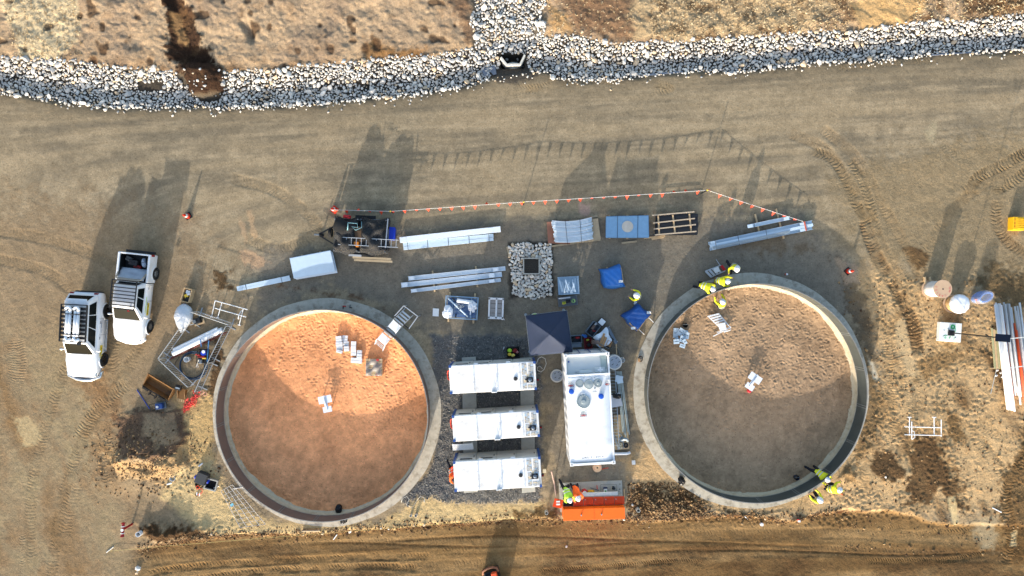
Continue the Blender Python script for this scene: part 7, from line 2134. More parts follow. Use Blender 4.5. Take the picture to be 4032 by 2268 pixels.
for x in (-.28, .28):
    g = G(); g.cyl((x, -.36, .1), (x, -.28, .1), .1, n=14); obj('wheel', g, RUB, t, w=False)
c = P(2376, 1340, .6); t = thing('cardboard_box', 'long brown flattened cardboard on the black generator', 'cardboard', (c.x, c.y, .54), rad(-22))
g = G(); g.box((0, 0, .02), (.30, .78, .04)); obj('sheet', g, CARD, t, w=False)
g = G(); g.box((.0, .0, .045), (.02, .76, .006)); obj('crease', g, BRN, t, w=False)
c = P(2398, 1352, .6); t = thing('cardboard_tray', 'small open cardboard tray beside the flattened cardboard', 'cardboard', (c.x, c.y, .55), rad(-25))
for nm, c_, dd in (('flap', (-.13, 0, .06), (.02, .3, .12)), ('flap', (.13, 0, .06), (.02, .3, .12)), ('flap', (0, -.15, .06), (.24, .02, .12)), ('flap', (0, .15, .06), (.24, .02, .12)), ('bottom', (0, 0, .01), (.24, .28, .01))):
    g = G(); g.box(c_, dd); obj(nm, g, CARD, t, w=False)
c = P(2366, 1382, 2.4); t = thing('wheeled_fan', 'grey fan unit propped against the container\'s north end', 'fan', (c.x - .1, c.y + .25, 0))
g = G(); g.lathe([(.22, 0), (.24, .1), (.22, .2), (.1, .22), (.1, 0)], n=20, closed=True); g.v = [(v[0], v[2], v[1] + .6) for v in g.v]; obj('shroud', g, BRN, t, w=False)
g = G(); g.bar((-.15, .1, 0), (-.15, .1, .6), .04, .04); g.bar((-.15, .1, 0), (.15, .1, 0.02), .04, .04); obj('stand', g, ALU, t, w=False)
g = G(); g.bar(P(2426, 1350, .3), P(2428, 1400, .3), .05, .04); tag(obj('timber_prop', g, BATT), 'upright timber prop by the round cover at the container', 'timber')
g = G(); g.tube([P(2398, 1385, .04), P(2412, 1366, .04), P(2432, 1368, .04), P(2440, 1392, .04), P(2437, 1412, .04)], .02, n=6); tag(obj('grey_hose', g, mat('grey_hose_m', (150, 150, 140), .6), smooth=True), 'grey hose curving round the cover by the container', 'hose')
bucket('white bucket with blue contents beside the round cover', 2450, 1418, 0, .16, .32, WHITE)
c = P(2020, 1388, .35); t = thing('tool_crate', 'black crate of lime and red gear at the north module\'s end', 'crate', (c.x, c.y, 0), rad(4))
for nm, c_, dd in (('side', (-.36, 0, .2), (.03, .6, .4)), ('side', (.36, 0, .2), (.03, .6, .4)), ('end', (0, -.3, .2), (.7, .03, .4)), ('end', (0, .3, .2), (.7, .03, .4)), ('bottom', (0, 0, .02), (.7, .58, .03))):
    g = G(); g.box(c_, dd); obj(nm, g, DARK, t, w=False)
for i, (x, y, r_, mm) in enumerate(((-.2, .14, .14, HIVG), (.12, .1, .16, REDD), (.0, -.16, .13, mat('pale_yellow', (232, 214, 110), .6)), (.24, .02, .09, mat('pink_glove', (220, 150, 150), .7)), (-.2, -.1, .12, YCAP))):
    g = G(); g.ball((x, y, .34), r_, 10, sq=(1, .8, .6), rough=.4, seed=i); obj('gear', g, mm, t, w=False)
g = G(); g.tube([P(1982, 1376, .03), P(1986, 1366, .03)], .04, n=8); tag(obj('water_bottle', g, ALU), 'small grey bottle on the gravel north of the module', 'bottle')
g = G(); g.tube([P(2112, 1432, .6), P(2120, 1412, .3), P(2132, 1405, .04), P(2146, 1412, .03), P(2151, 1432, .03), P(2142, 1455, .03), P(2130, 1465, .03), P(2116, 1458, .03), P(2116, 1446, .03), P(2126, 1442, .03), P(2136, 1452, .03)], .018, n=6); tag(obj('white_cable', g, CORD, smooth=True), 'looped white cable lying at the north module\'s east corner', 'cable')
# east side of the container: racks, rails, fittings
t = thing('rack_ladder', 'pale cable ladder rack lying along the container\'s east side', 'rack', P(2420, 1590))
for x0, x1 in ((2404, 2432), (2426, 2452)):
    pass
for q in (0, 1):
    a, b = P(2398 + 24 * q, 1455, .25), P(2418 + 20 * q, 1770, .25); g = G(); g.bar(a, b, .04, .06); obj('stile', g, GALV, t)
for i in range(24):
    f = i / 24; a = P(2398 + 20 * f, 1460 + 306 * f, .27); b = P(2422 + 16 * f, 1460 + 306 * f, .27); g = G(); g.cyl(a, b, .014, n=6); obj('rung', g, GALV, t)
for k in range(5):
    g = G(); x0 = 2428 + 4.5 * k; g.bar(P(x0, 1462, .12 + .05 * (k % 2)), P(x0 + 24 + 2 * k, 1700 + 12 * (k % 3), .12 + .05 * (k % 2)), .05, .06)
    tag(obj('steel_rail', g, mat('greenish_steel', (178, 190, 184), .45, metal=.3, var=.15)), '%s long grey steel rail beside the container rack' % ('first', 'second', 'third', 'fourth', 'fifth')[k], 'rail', 'rails beside the container')
pl = [P(x, y, .1) for x, y in ((2416, 1634), (2470, 1632), (2478, 1768), (2420, 1772))]
g = G(); g.prism([(p.x, p.y) for p in reversed(pl)], .05, .09); tag(obj('ply_sheet', g, BATT, bevel=.005), 'pale timber base sheet under the fittings by the container', 'ply sheet')
c = P(2440, 1494, .5); t = thing('paper_pad', 'pale blue folded drawing sheets on the steel rails', 'paper', (c.x, c.y, .28), rad(-12))
g = G(); g.box((0, 0, 0), (.42, .40, .02)); obj('sheet', g, PSTEEL2, t, w=False)
g = G(); g.box((.06, -.08, .015), (.36, .34, .008), rz=rad(24)); obj('top_sheet', g, PSTEEL2, t, w=False)
pl = [P(x, y, .4) for x, y in ((2405, 1557), (2440, 1545), (2452, 1598), (2408, 1606))]
g = G(); g.prism([(p.x, p.y) for p in reversed(pl)], .33, .37); tag(obj('folded_sheet', g, mat('panel_grey', (206, 208, 214), .5, var=.05)), 'light grey folded panel resting on the rack by the container', 'panel')
g = G(); g.ball(P(2428, 1560, .5), .24, 12, sq=(1.1, .7, .5), rough=.6, seed=12); tag(obj('black_plastic_bag', g, mat('black_bag2', (18, 19, 22), .4, var=.2)), 'black plastic bag on the light grey panel', 'bag')
t = thing('hand_rail_frame', 'white bent handrail frame on the timber base by the container', 'handrail', P(2430, 1740))
g = G(); g.tube([P(2418, 1705, .15), P(2436, 1768, .15), P(2456, 1764, .15), P(2450, 1720, .15), P(2438, 1704, .15)], .025, n=8); obj('loop', g, GALV, t, smooth=True)
g = G(); g.bar(P(2416, 1712, .16), P(2434, 1772, .16), .03, .03); obj('rail', g, GALV, t)
c = P(2452, 1733, .25); t = thing('pipe_elbow', 'grey flanged pipe elbow on the timber base', 'pipe fitting', (c.x, c.y, .09))
g = G(); g.tube([(-.02, .02, .03), (-.02, .02, .16), (.06, .08, .24), (.22, .08, .22), (.30, -.06, .16)], .085, n=14); obj('bend', g, GALV, t, w=False, smooth=True)
g = G(); g.lathe([(.16, 0), (.16, .04), (.06, .04), (.06, 0)], c=(-.02, .02, 0), n=22, closed=True); obj('flange', g, GALV, t, w=False)
for i, (px, py, r_, m, lab) in enumerate(((2464, 1753, .15, DARK, 'black rubber ring on the timber base by the elbow'), (2443, 1749, .08, mat('cream_ring', (214, 206, 176), .6), 'upper cream ring fitting on the timber base'), (2444, 1762, .08, MATS.get('cream_ring'), 'lower cream ring fitting on the timber base'))):
    g = G(); g.lathe([(r_, 0), (r_, .08), (r_ * .45, .08), (r_ * .45, 0)], c=P(px, py, .095), n=20, closed=True); tag(obj('ring_fitting', g, m or CORD), lab, 'ring')
g = G(); g.tube([P(2400, 1787, .12), P(2468, 1786, .12), P(2482, 1781, .14)], .085, n=14); tag(obj('white_pipe', g, WPVC, smooth=True), 'short white pipe by the south-east corner of the container', 'pipe')
c = P(2494, 1820, .12); t = thing('marker_box', 'small white box by the container\'s south-east corner', 'box', (c.x, c.y, 0), rad(4))
g = G(); g.box((0, 0, .1), (.18, .22, .2)); obj('body', g, SIGNW, t, w=False, bevel=.01)
g = G(); g.box((0, 0, .21), (.2, .24, .02)); obj('lid', g, SIGNW, t, w=False)
c = P(2144, 1853, .12); t = thing('marker_box', 'small cream box at the southern module\'s east corner', 'box', (c.x, c.y, 0), rad(4))
g = G(); g.box((0, 0, .1), (.16, .2, .2)); obj('body', g, mat('cream_box', (226, 214, 180), .6), t, w=False, bevel=.01)
g = G(); g.box((0, 0, .21), (.18, .22, .02)); obj('lid', g, MATS['cream_box'], t, w=False)
g = G(); g.cyl(P(2171, 1855, .9), P(2182, 1902, .06), .04, n=8); g.cyl(P(2182, 1902, .06), P(2190, 1955, .06), .035, n=8); tag(obj('leaning_pipe', g, mat('rusty_pipe', (176, 150, 140), .5, metal=.2, var=.2)), 'thin pinkish pipe leaning beside the southern module', 'pipe')

def drum(label, px, py, r_, h_, rz, faces, wound, group=None, letters=None, z=0.0):
    """cable drum standing on its flange; px,py is the upper flange centre"""
    c = P(px, py, z + h_); t = thing('cable_drum', label, 'cable drum', (c.x, c.y, z), rz, group)
    for zz in (0, h_ - .04):
        g = G(); g.cyl((0, 0, zz), (0, 0, zz + .04), r_, n=40); obj('flange', g, faces, t, w=False, bevel=.006)
    g = G(); g.lathe([(r_ * .82, .045), (r_ * .88, h_ * .3), (r_ * .86, h_ * .7), (r_ * .82, h_ - .045)], n=32); obj('winding', g, wound, t, w=False, smooth=True)
    g = G(); g.cyl((0, 0, h_ + .001), (0, 0, h_ + .004), .045, n=14); obj('bore', g, DARK, t, w=False)
    if letters:
        n = len(letters)
        for i, ch in enumerate(letters):
            if ch == ' ': continue
            a = rad(letters_start - i * 26)
            text_mesh(ch, r_ * .30, REDI, t, (r_ * .74 * math.cos(a), r_ * .74 * math.sin(a), h_ + .003), rz=a - PI / 2)
    return t
REDI = mat('red_ink', (214, 84, 84), .7)
DRUMP = mat('drum_ply', (204, 172, 140), .8, var=.08, scale=4)
letters_start = 200
drum('small wooden cable drum lettered NW CABLES south of the container', 2352, 1842, .26, .45, rad(10), DRUMP, STRAP, letters='NW CABLES')
g = G(); g.tube([P(2368, 1848, .05), P(2385, 1844, .03), P(2396, 1842, .03)], .015, n=6); tag(obj('cable_tail', g, CONE), 'orange cable tail from the small wooden drum', 'cable')
# gear on the slab in front of the orange cabinet
c = P(2302, 1940, .4); t = thing('drum_cooler', 'red round drink cooler with white top on the slab', 'cooler', (c.x, c.y, .12))
g = G(); g.lathe([(.16, 0), (.18, .1), (.18, .32)], n=22); obj('body', g, REDP, t, w=False)
g = G(); g.lathe([(.12, .32), (.11, .40), (.03, .43)], n=18); obj('top', g, CONW, t, w=False)
g = G(); g.cyl((0, -.04, .43), (0, -.04, .47), .05, n=10); obj('cap', g, REDP, t, w=False)
c = P(2328, 1941, .3); t = thing('yellow_case', 'yellow open tool case on the slab beside the red cooler', 'case', (c.x, c.y, .12), rad(2))
g = G(); g.box((0, 0, .1), (.38, .26, .2)); obj('shell', g, mat('case_yellow', (244, 184, 32), .5, var=.05), t, w=False, bevel=.03)
g = G(); g.box((-.03, 0, .205), (.18, .14, .02)); obj('contents', g, DARK, t, w=False)
c = P(2384, 1933, .25); t = thing('white_tray', 'white and navy tray with green item on the slab', 'tray', (c.x, c.y, .12), rad(0))
g = G(); g.box((0, 0, .07), (.26, .40, .14)); obj('shell', g, mat('tray_navy', (30, 44, 80), .5), t, w=False, bevel=.03)
g = G(); g.box((0, -.02, .145), (.22, .30, .02)); obj('insert', g, SIGNW, t, w=False, bevel=.01)
g = G(); g.ball((.0, -.03, .17), .07, 8, sq=(1, 1, .4), rough=.4); obj('green_item', g, mat('item_green', (30, 150, 70), .6), t, w=False)
bucket('black bucket at the east end of the slab', 2416, 1922, .12, .10, .14, DARK)
c = P(2431, 1951, .2); t = thing('grey_tray', 'grey tray with cream paper at the slab\'s south-east corner', 'tray', (c.x, c.y, .12), rad(-14))
g = G(); g.box((0, 0, .05), (.30, .24, .10)); obj('shell', g, GRYP, t, w=False, bevel=.01)
g = G(); g.box((0, -.02, .105), (.20, .18, .012), rz=rad(30)); obj('paper', g, MATS['cream_box'], t, w=False)
g = G(); g.bar(P(2350, 1911, .14), P(2352, 1926, .14), .04, .03); tag(obj('red_screwdriver', g, REDP), 'small red hand tool on the slab', 'tool')
g = G(); g.bar(P(2324, 1921, .135), P(2358, 1931, .135), .05, .02); tag(obj('steel_bar', g, STEELG), 'grey steel bar lying across the middle of the slab', 'bar')
g = G(); g.bar(P(2457, 1925, .05), P(2459, 1958, .05), .07, .05); tag(obj('timber_offcut', g, BATT), 'short timber offcut east of the slab', 'timber')

# ---------------------------------------------------------------- pipe stubs, sticks, string line
def stub(label, px, py, r_, h_, m, lean=(0, 0)):
    c = P(px, py, h_); z = gz(c.x, c.y); t = thing('pipe_stub', label, 'pipe stub', (c.x, c.y, z - .1), 0, 'upstanding pipe stubs')
    g = G(); g.pipe((0, 0, 0), (lean[0], lean[1], h_ + .1), r_, .018, 18); obj('pipe', g, m, t, w=False)
    g = G(); g.cyl((0, 0, .06), (0, 0, .1), r_ - .02, n=14); obj('dark_bore', g, DARK, t, w=False)
GPVC = mat('grey_pvc', (206, 206, 198), .5, var=.06)
stub('left pipe stub of the pair south-east of the west tank', 1617, 2032, .07, .3, GPVC)
stub('right pipe stub of the pair south-east of the west tank', 1637, 2032, .085, .3, GPVC)
stub('grey pipe stub in the dark soil west of the orange cabinet', 2152, 2020, .10, .35, GPVC)
stub('grey pipe stub in the dark soil east of the orange cabinet', 2514, 2011, .11, .4, GPVC)
stub('white open pipe stub beside the red standpipe', 546, 2103, .15, .35, WPVC)
for lab, a, b, r_, m in (('white stick lying at the string line below the west tank', (1306, 2134), (1322, 2112), .028, WPVC), ('white stick on the bench below the east tank', (2934, 2035), (2952, 2052), .025, WPVC), ('white stick in the far south-east corner', (3909, 2000), (3945, 2018), .028, WPVC), ('long thin rod on the sand east of the east tank', (3522, 1413), (3612, 1386), .014, mat('rod_brown', (120, 92, 60), .7)), ('pale short timber on the rim of the bench below the west tank', (1190, 2090), (1262, 2088), .07, PLYT), ('pale stick near the west end of the string line', (418, 2176), (446, 2154), .03, CORD), ('white stub pipe lying north of the pump box', (783, 1836), (798, 1824), .045, WPVC), ('white stub pipe lying beside the white bucket lid', (661, 1905), (678, 1900), .045, WPVC), ('white pipe piece across the corner of the black pit box', (842, 1922), (862, 1914), .025, WPVC), ('thin white stick by the wall footing south-west of the west tank', (916, 1925), (955, 1919), .03, CORD), ('blue rod lying by the digger bucket', (538, 1535), (588, 1610), .022, mat('rod_blue', (40, 80, 180), .5)), ('curved grey conduit leaning by the pipe bundle', (3938, 1378), (3902, 1552), .018, GPVC)):
    pa, pb = P(*a, .05), P(*b, .05); pa.z = gz(pa.x, pa.y) + r_; pb.z = gz(pb.x, pb.y) + r_
    g = G(); g.tube([pa, pa.lerp(pb, .5) + Vector((.04 if 'curved' in lab else 0, 0, 0)), pb], r_, n=8); tag(obj('rod' if r_ < .02 else 'stick', g, m), lab, 'stick')
g = G(); pts = []
for i in range(40):
    px = 430 + i * 42; py = 2168 - i * 3.4; p = P(px, py); p.z = max(gz(p.x, p.y) + .10, .0); pts.append(p)
g.tube(pts, .009, n=4); tag(obj('string_line', g, mat('yellow_string', (206, 190, 120), .7)), 'thin yellow string line stretched along the bench below the west tank', 'string')
g = G(); g.tube([P(*q, .05) for q in ((1580, 1978), (1584, 1962), (1602, 1955), (1612, 1966), (1600, 1988), (1622, 2000), (1640, 1972), (1655, 1954), (1672, 1960), (1670, 1978))] , .016, n=6); tag(obj('grey_hose', g, GPVC, smooth=True), 'thin pale hose twisting on the gravel south of the modules', 'hose')
for kk, (x, y, s_) in enumerate(sorted(((1374, 2098, .16), (1270, 2100, .12), (1670, 2066, .12), (1630, 2070, .10), (1530, 2085, .09), (1500, 2080, .08), (1450, 2090, .07), (2490, 1988, .12), (2460, 2052, .1), (3486, 1878, .1), (2560, 2085, .06), (540, 2240, .2), (535, 2258, .15), (1188, 2112, .1), (2232, 2160, .1), (835, 2102, .1), (880, 1640, .06), (870, 1560, .08), (3020, 2050, .09)))):
    p = P(x, y); o = bpy.data.objects.new('loose_stone', stone_mesh(x % 14, 4 if x % 3 else 2)); COL.objects.link(o); o.location = (p.x, p.y, gz(p.x, p.y) + s_ * .3); o.scale = (s_, s_ * .8, s_ * .7); o.rotation_euler = (0, .2, x)
    tag(o, 'pale loose stone on bare soil near the bench edge, %s from the west' % NTH[kk], 'stone', 'loose stones along the bench edge')
c = P(3008, 2073, .1); g = G(); g.lathe([(.10, 0), (.10, .12), (.02, .13)], c=(c.x, c.y, gz(c.x, c.y)), n=16); tag(obj('pipe_plug', g, WPVC), 'round white pipe plug on the bench below the east tank', 'cap')
c = P(3142, 2048, .1); t = thing('survey_peg', 'red and white survey peg in a dug hole south of the east tank', 'peg', (c.x, c.y, gz(c.x, c.y)))
g = G(); g.bar((0, 0, 0), (-.05, .12, .35), .05, .05); obj('stake', g, REDP, t, w=False)
g = G(); g.box((.06, -.05, .08), (.12, .12, .12)); obj('block', g, WHITE, t, w=False)

# ---------------------------------------------------------------- west yard: fence pen and what stands in it
FENC = mat('fence_galv', (186, 188, 188), .45, metal=.4, var=.1)
def fence_panel(label, a, b, h=1.05, n=14):
    A, B = P(*a, h), P(*b, h); A0, B0 = Vector((A.x, A.y, 0)), Vector((B.x, B.y, 0))
    t = thing('fence_panel', label, 'fence panel', (A0 + B0) / 2, 0, 'pen of barred fence panels')
    for z in (h, .16):
        g = G(); g.cyl(A0 + Vector((0, 0, z)), B0 + Vector((0, 0, z)), .022, n=8); obj('rail', g, FENC, t)
    for i in range(n + 1):
        p = A0.lerp(B0, i / n); g = G(); g.cyl((p.x, p.y, .16 if 0 < i < n else 0), (p.x, p.y, h), .010 if 0 < i < n else .022, n=6); obj('bar' if 0 < i < n else 'post', g, FENC, t)
    for f in (.06, .94):
        p = A0.lerp(B0, f); d = (B0 - A0).normalized(); s = Vector((-d.y, d.x, 0)) * .28; g = G(); g.bar(p - s + Vector((0, 0, .03)), p + s + Vector((0, 0, .03)), .06, .05); obj('foot', g, FENC, t)
fence_panel('north-west barred panel of the pen, by the plastic-wrapped heap', (622, 1412), (704, 1297))
fence_panel('south-west barred panel of the pen, by the digger bucket', (624, 1416), (738, 1524), n=18)
fence_panel('south-east barred panel of the pen, facing the west tank', (888, 1286), (816, 1430))
fence_panel('southernmost barred panel of the pen, by the red netting', (814, 1434), (766, 1544), n=12)
fence_panel('north-east barred panel of the pen, below the white guardrail', (752, 1229), (898, 1279), n=16)
t = thing('guardrail_section', 'white two-rail guardrail section lying north of the pen', 'guardrail', P(905, 1230))
for a, b in (((847, 1184), (975, 1219)), ((845, 1213), (969, 1248))):
    g = G(); g.cyl(P(*a, .35), P(*b, .35), .025, n=8); obj('rail', g, WHITE, t)
for a, b in (((847, 1184), (833, 1248)), ((874, 1191), (857, 1251)), ((958, 1216), (942, 1280))):
    g = G(); g.cyl(P(*a, .36), P(*b, .08), .025, n=8); obj('post', g, WHITE, t)
    g = G(); g.box(P(*b, .06), (.16, .06, .04), rz=rad(-10)); obj('base_plate', g, WHITE, t)
g = G(); g.tube([P(952, 1222, .36), P(940, 1240, .5), P(938, 1256, .4), P(950, 1250, .3)], .025, n=8); obj('end_loop', g, WHITE, t, smooth=True)
open_box('scrap_crate', 'small timber-edged crate of offcuts north of the plastic-wrapped heap', 733, 1163, 0, .46, .78, .45, rad(-16), BATT, 'crate', fill=((0, .2, (.25, .2, .2), PSTEEL2), (-.05, -.05, (.2, .2, .2), YCAP), (.05, -.22, (.25, .2, .2), DARK), (.08, .1, (.12, .2, .25), SIGNW)))
c = P(714, 1245, .6); t = thing('wrapped_heap', 'heap wrapped in cloudy white plastic beside the pen', 'wrapped load', (c.x, c.y, 0), rad(-8))
g = G(); g.ball((0, 0, .30), .62, 26, sq=(.85, 1.15, .75), rough=.09, seed=4)
g.v = [(v[0] * (1.0 if v[1] > -.2 else 1.0 - .55 * min(1, (-.2 - v[1]) / .5)), v[1] + (.0 if v[1] > -.2 else (v[1] + .2) * .5), max(0, v[2])) for v in g.v]
obj('plastic', g, mat('cloudy_plastic', (212, 216, 220), .3, var=.16, scale=3, bump=.05, bscale=4), t, w=False, smooth=True)
g = G(); g.bar((.35, -.25, .06), (.95, -.55, .06), .06, .06); obj('tie_bar', g, GREYC, t, w=False)
c = P(779, 1263, .2); t = thing('compactor_engine', 'small dark engine on a timber skid inside the pen\'s top', 'engine', (c.x, c.y, 0), rad(16))
g = G(); g.box((0, -.1, .05), (.62, .3, .06)); obj('skid', g, BATT, t, w=False)
g = G(); g.box((0, .0, .22), (.42, .34, .28)); obj('block', g, DARK, t, w=False, bevel=.03)
g = G(); g.cyl((-.12, 0, .36), (-.12, 0, .44), .10, n=12); obj('fan_cover', g, STEELG, t, w=False)
for y in (-.12, .12):
    g = G(); g.bar((-.2, y, .3), (-.48, y, .34), .03, .03); obj('handle', g, SIGNW, t, w=False)
for lab, a, b, r_ in (('near long white pipe lying in the pen', (681, 1392), (877, 1298), .16), ('far long white pipe partly behind the other in the pen', (684, 1378), (858, 1294), .11)):
    g = G(); g.pipe(P(*a, .2), P(*b, .2), r_, .02, 18); tag(obj('white_pipe', g, WPVC, smooth=False), lab, 'pipe')
BRNP = mat('oxide_tube', (98, 40, 36), .5, metal=.2, var=.25, scale=12)
for k, (a, b) in enumerate((((668, 1415), (890, 1312)), ((674, 1409), (894, 1306)), ((720, 1382), (880, 1310)))):
    g = G(); g.cyl(P(*a, .10 + .03 * k), P(*b, .10 + .03 * k), .035, n=10); tag(obj('oxide_tube', g, BRNP), '%s red-brown tube beside the white pipes in the pen' % ('lowest', 'middle', 'shortest')[k], 'tube', 'red-brown tubes in the pen')
t = thing('hose_coil', 'big coil of blue-black hose on the ground in the pen', 'hose', P(758, 1440))
cc = P(757, 1440, .05)
for k in range(6):
    rr_ = .70 + .025 * k; g = G(); g.tube([(cc.x + rr_ * math.cos(a) + .02 * k, cc.y + rr_ * 1.02 * math.sin(a), .04 + .035 * (k % 3)) for a in [j * 2 * PI / 36 + k * .1 for j in range(37)]], .016, n=6); obj('turn', g, mat('hose_blue', (52, 92, 128), .45, var=.1) if k % 2 else mat('hose_black', (26, 34, 42), .5, var=.1), t, smooth=True)
g = G(); g.tube([P(708, 1404, .05), P(692, 1425, .05), P(685, 1448, .05)], .016, n=6); obj('free_end', g, MATS['hose_black'], t)
bucket('white bucket on its side inside the hose coil', 733, 1416, .0, .16, .34, WPVC)
c = P(797, 1404, .5); t = thing('pump_trolley', 'pump trolley with blue tank and red fittings in the pen', 'pump', (c.x, c.y, 0), rad(-4))
g = G(); g.box((0, 0, .30), (.6, .86, .06)); obj('deck', g, DARK, t, w=False, bevel=.02)
for x in (-.28, .28):
    g = G(); g.tube([(x, -.4, .3), (x, -.4, .6), (x, .4, .6), (x, .4, .3)], .02, n=6); obj('frame_hoop', g, DARK, t, w=False)
    g = G(); g.cyl((x * 1.2, -.2, .16), (x * 1.05, -.2, .16), .16, n=16); obj('wheel', g, RUB, t, w=False)
g = G(); g.cyl((.08, .22, .33), (.08, .22, .62), .15, n=16); obj('tank', g, BLUET, t, w=False)
g = G(); g.cyl((.10, .30, .62), (.10, .30, .66), .10, n=14); obj('tank_lid', g, SIGNW, t, w=False)
g = G(); g.box((-.08, -.02, .45), (.42, .12, .14)); obj('manifold', g, REDD, t, w=False, bevel=.02)
g = G(); g.box((.12, -.10, .47), (.26, .08, .08)); obj('yellow_block', g, YCAP, t, w=False)
g = G(); g.box((-.1, -.30, .44), (.2, .24, .2)); obj('motor', g, STEELG, t, w=False, bevel=.03)
g = G(); g.cyl((-.16, .06, .5), (-.42, .1, .46), .04, n=8); obj('red_outlet', g, REDP, t, w=False)
for lab, a, b in (('upper blue screw jack leaning over the tubes in the pen', (789, 1336), (793, 1366)), ('long blue screw jack leaning over the pump in the pen', (822, 1341), (816, 1424))):
    g = G(); g.cyl(P(*a, .6), P(*b, .4), .035, n=8); tag(obj('screw_jack', g, mat('jack_blue', (56, 116, 168), .5, var=.1)), lab, 'jack')
t = thing('shovel', 'white-handled shovel leaning on the pump trolley', 'shovel', P(778, 1436))
g = G(); g.cyl(P(783, 1415, .6), P(777, 1432, .3), .018, n=8); obj('shaft', g, SIGNW, t)
g = G(); g.tube([P(777, 1432, .3), P(772, 1446, .26), P(781, 1446, .26), P(777, 1432, .3)], .014, n=6); obj('grip', g, SIGNW, t)

# ---------------------------------------------------------------- digger buckets, netting, compactor, pump box, standpipe
YELD = mat('digger_yellow', (124, 86, 42), .65, var=.3, scale=4, dirt=.9, dcol=(70, 50, 32), dscale=2.5)
BROWN = mat('worn_black', (40, 34, 28), .7, var=.4, scale=8)
c = P(630, 1520, .3); t = thing('mud_bucket', 'wide yellow digger bucket resting open side up', 'digger bucket', (c.x, c.y, 0), rad(-31))
L_ = 1.72
prof = [(.42, .62), (.20, .20), (-.05, .04), (-.32, .10), (-.46, .38)]
g = G(); vs_ = [(x, y, z) for x in (-L_ / 2, L_ / 2) for y, z in prof] + [(x, y * .93, z + .03) for x in (-L_ / 2, L_ / 2) for y, z in prof]
k = len(prof); fs_ = [(i, i + 1, k + i + 1, k + i) for i in range(k - 1)] + [(2 * k + k + i, 2 * k + k + i + 1, 2 * k + i + 1, 2 * k + i) for i in range(k - 1)]
g.add(vs_, fs_); obj('shell', g, YELD, t, w=False, solid=.02)
for x in (-L_ / 2, L_ / 2):
    g = G(); g.add([(x + d_, y, z) for d_ in (-.02, .02) for y, z in prof], [tuple(reversed(range(k))), tuple(range(k, 2 * k))] + [(i, (i + 1) % k, k + (i + 1) % k, k + i) for i in range(k)]); obj('side_plate', g, YELD, t, w=False)
g = G(); g.box((0, -.48, .36), (L_, .06, .12)); obj('cutting_edge', g, BROWN, t, w=False)
for x in (-.28, .12):
    g = G(); g.box((x, -.62, .34), (.05, .26, .22)); obj('hitch_ear', g, BROWN, t, w=False)
g = G(); g.cyl((-.3, -.66, .38), (.14, -.66, .38), .035, n=8); obj('hitch_pin', g, BROWN, t, w=False)
for x in (-.6, .5):
    g = G(); g.box((x, -.54, .42), (.4, .1, .06)); obj('wear_strip', g, BROWN, t, w=False)
c = P(716, 1552, .3); t = thing('tooth_bucket', 'narrow yellow toothed digger bucket beside the wide one', 'digger bucket', (c.x, c.y, 0), rad(-14))
g = G(); g.box((0, .0, .22), (.44, .62, .06)); obj('floor', g, YELD, t, w=False)
for x in (-.22, .22):
    g = G(); g.add([(x + d_, y, z) for d_ in (-.015, .015) for y, z in ((-.3, .2), (.32, .2), (.32, .55), (.1, .5))], [(3, 2, 1, 0), (4, 5, 6, 7), (0, 1, 5, 4), (1, 2, 6, 5), (2, 3, 7, 6), (3, 0, 4, 7)]); obj('side_plate', g, YELD, t, w=False)
for i in range(4):
    g = G(); g.box((-.165 + i * .11, -.38, .22), (.05, .18, .05)); obj('tooth', g, TIMB, t, w=False)
g = G(); g.box((-.2, .38, .5), (.36, .30, .16)); obj('hitch', g, BROWN, t, w=False, bevel=.02)
g = G(); g.box((-.2, .36, .6), (.24, .08, .03)); obj('hitch_pin', g, GALV, t, w=False)
rn = random.Random(77)
t = thing('safety_netting', 'crumpled heap of red safety netting by the digger buckets', 'netting', P(753, 1580))
for i in range(46):
    f = rn.random(); px = 775 - 42 * f + rn.gauss(0, 9 - 3 * f); py = 1556 + 56 * f + rn.gauss(0, 6); a = P(px, py, .06)
    g = G(); g.tube([a + Vector((rn.uniform(-.12, .12), rn.uniform(-.12, .12), rn.uniform(0, .12))) for _ in range(4)], .022, n=5)
    obj('strand', g, mat('net_red', (250, 84, 74), .6, var=.12, scale=10), t)
g = G()
for i in range(4):
    cc = P(770 + 12 * i, 1546 + 5 * (i % 2), .1); g = G(); g.tube([(cc.x + .12 * math.cos(a), cc.y + .1 * math.sin(a), .08) for a in [j * 2 * PI / 12 for j in range(13)]], .012, n=5); obj('loop', g, mat('net_pink', (236, 170, 160), .6), t)
c = P(625, 1600, .3); t = thing('plate_compactor', 'blue plate compactor north of the soil heap', 'compactor', (c.x, c.y, gz(c.x, c.y)), rad(8))
g = G(); g.box((0, 0, .06), (.66, .44, .08)); obj('plate', g, STEELG, t, w=False, bevel=.02)
g = G(); g.box((.02, 0, .24), (.42, .32, .26)); obj('engine', g, mat('engine_blue', (44, 78, 140), .5, var=.2), t, w=False, bevel=.04)
g = G(); g.cyl((-.05, -.02, .37), (-.05, -.02, .42), .07, n=12); obj('fuel_cap', g, SIGNW, t, w=False)
g = G(); g.tube([(-.3, -.18, .1), (-.42, -.2, .5), (-.42, .2, .5), (-.3, .18, .1)], .018, n=6); obj('handle', g, DARK, t, w=False)
c = P(790, 1890, .4); t = thing('pump_box', 'black pump box with red hose south-west of the west tank', 'pump', (c.x, c.y, gz(c.x, c.y)), rad(-22))
g = G(); g.box((0, .08, .22), (.62, .66, .42)); obj('housing', g, mat('box_charcoal', (58, 60, 62), .6, var=.1), t, w=False, bevel=.02)
g = G(); g.box((-.0, .10, .45), (.6, .6, .03)); obj('lid', g, MATS['box_charcoal'], t, w=False)
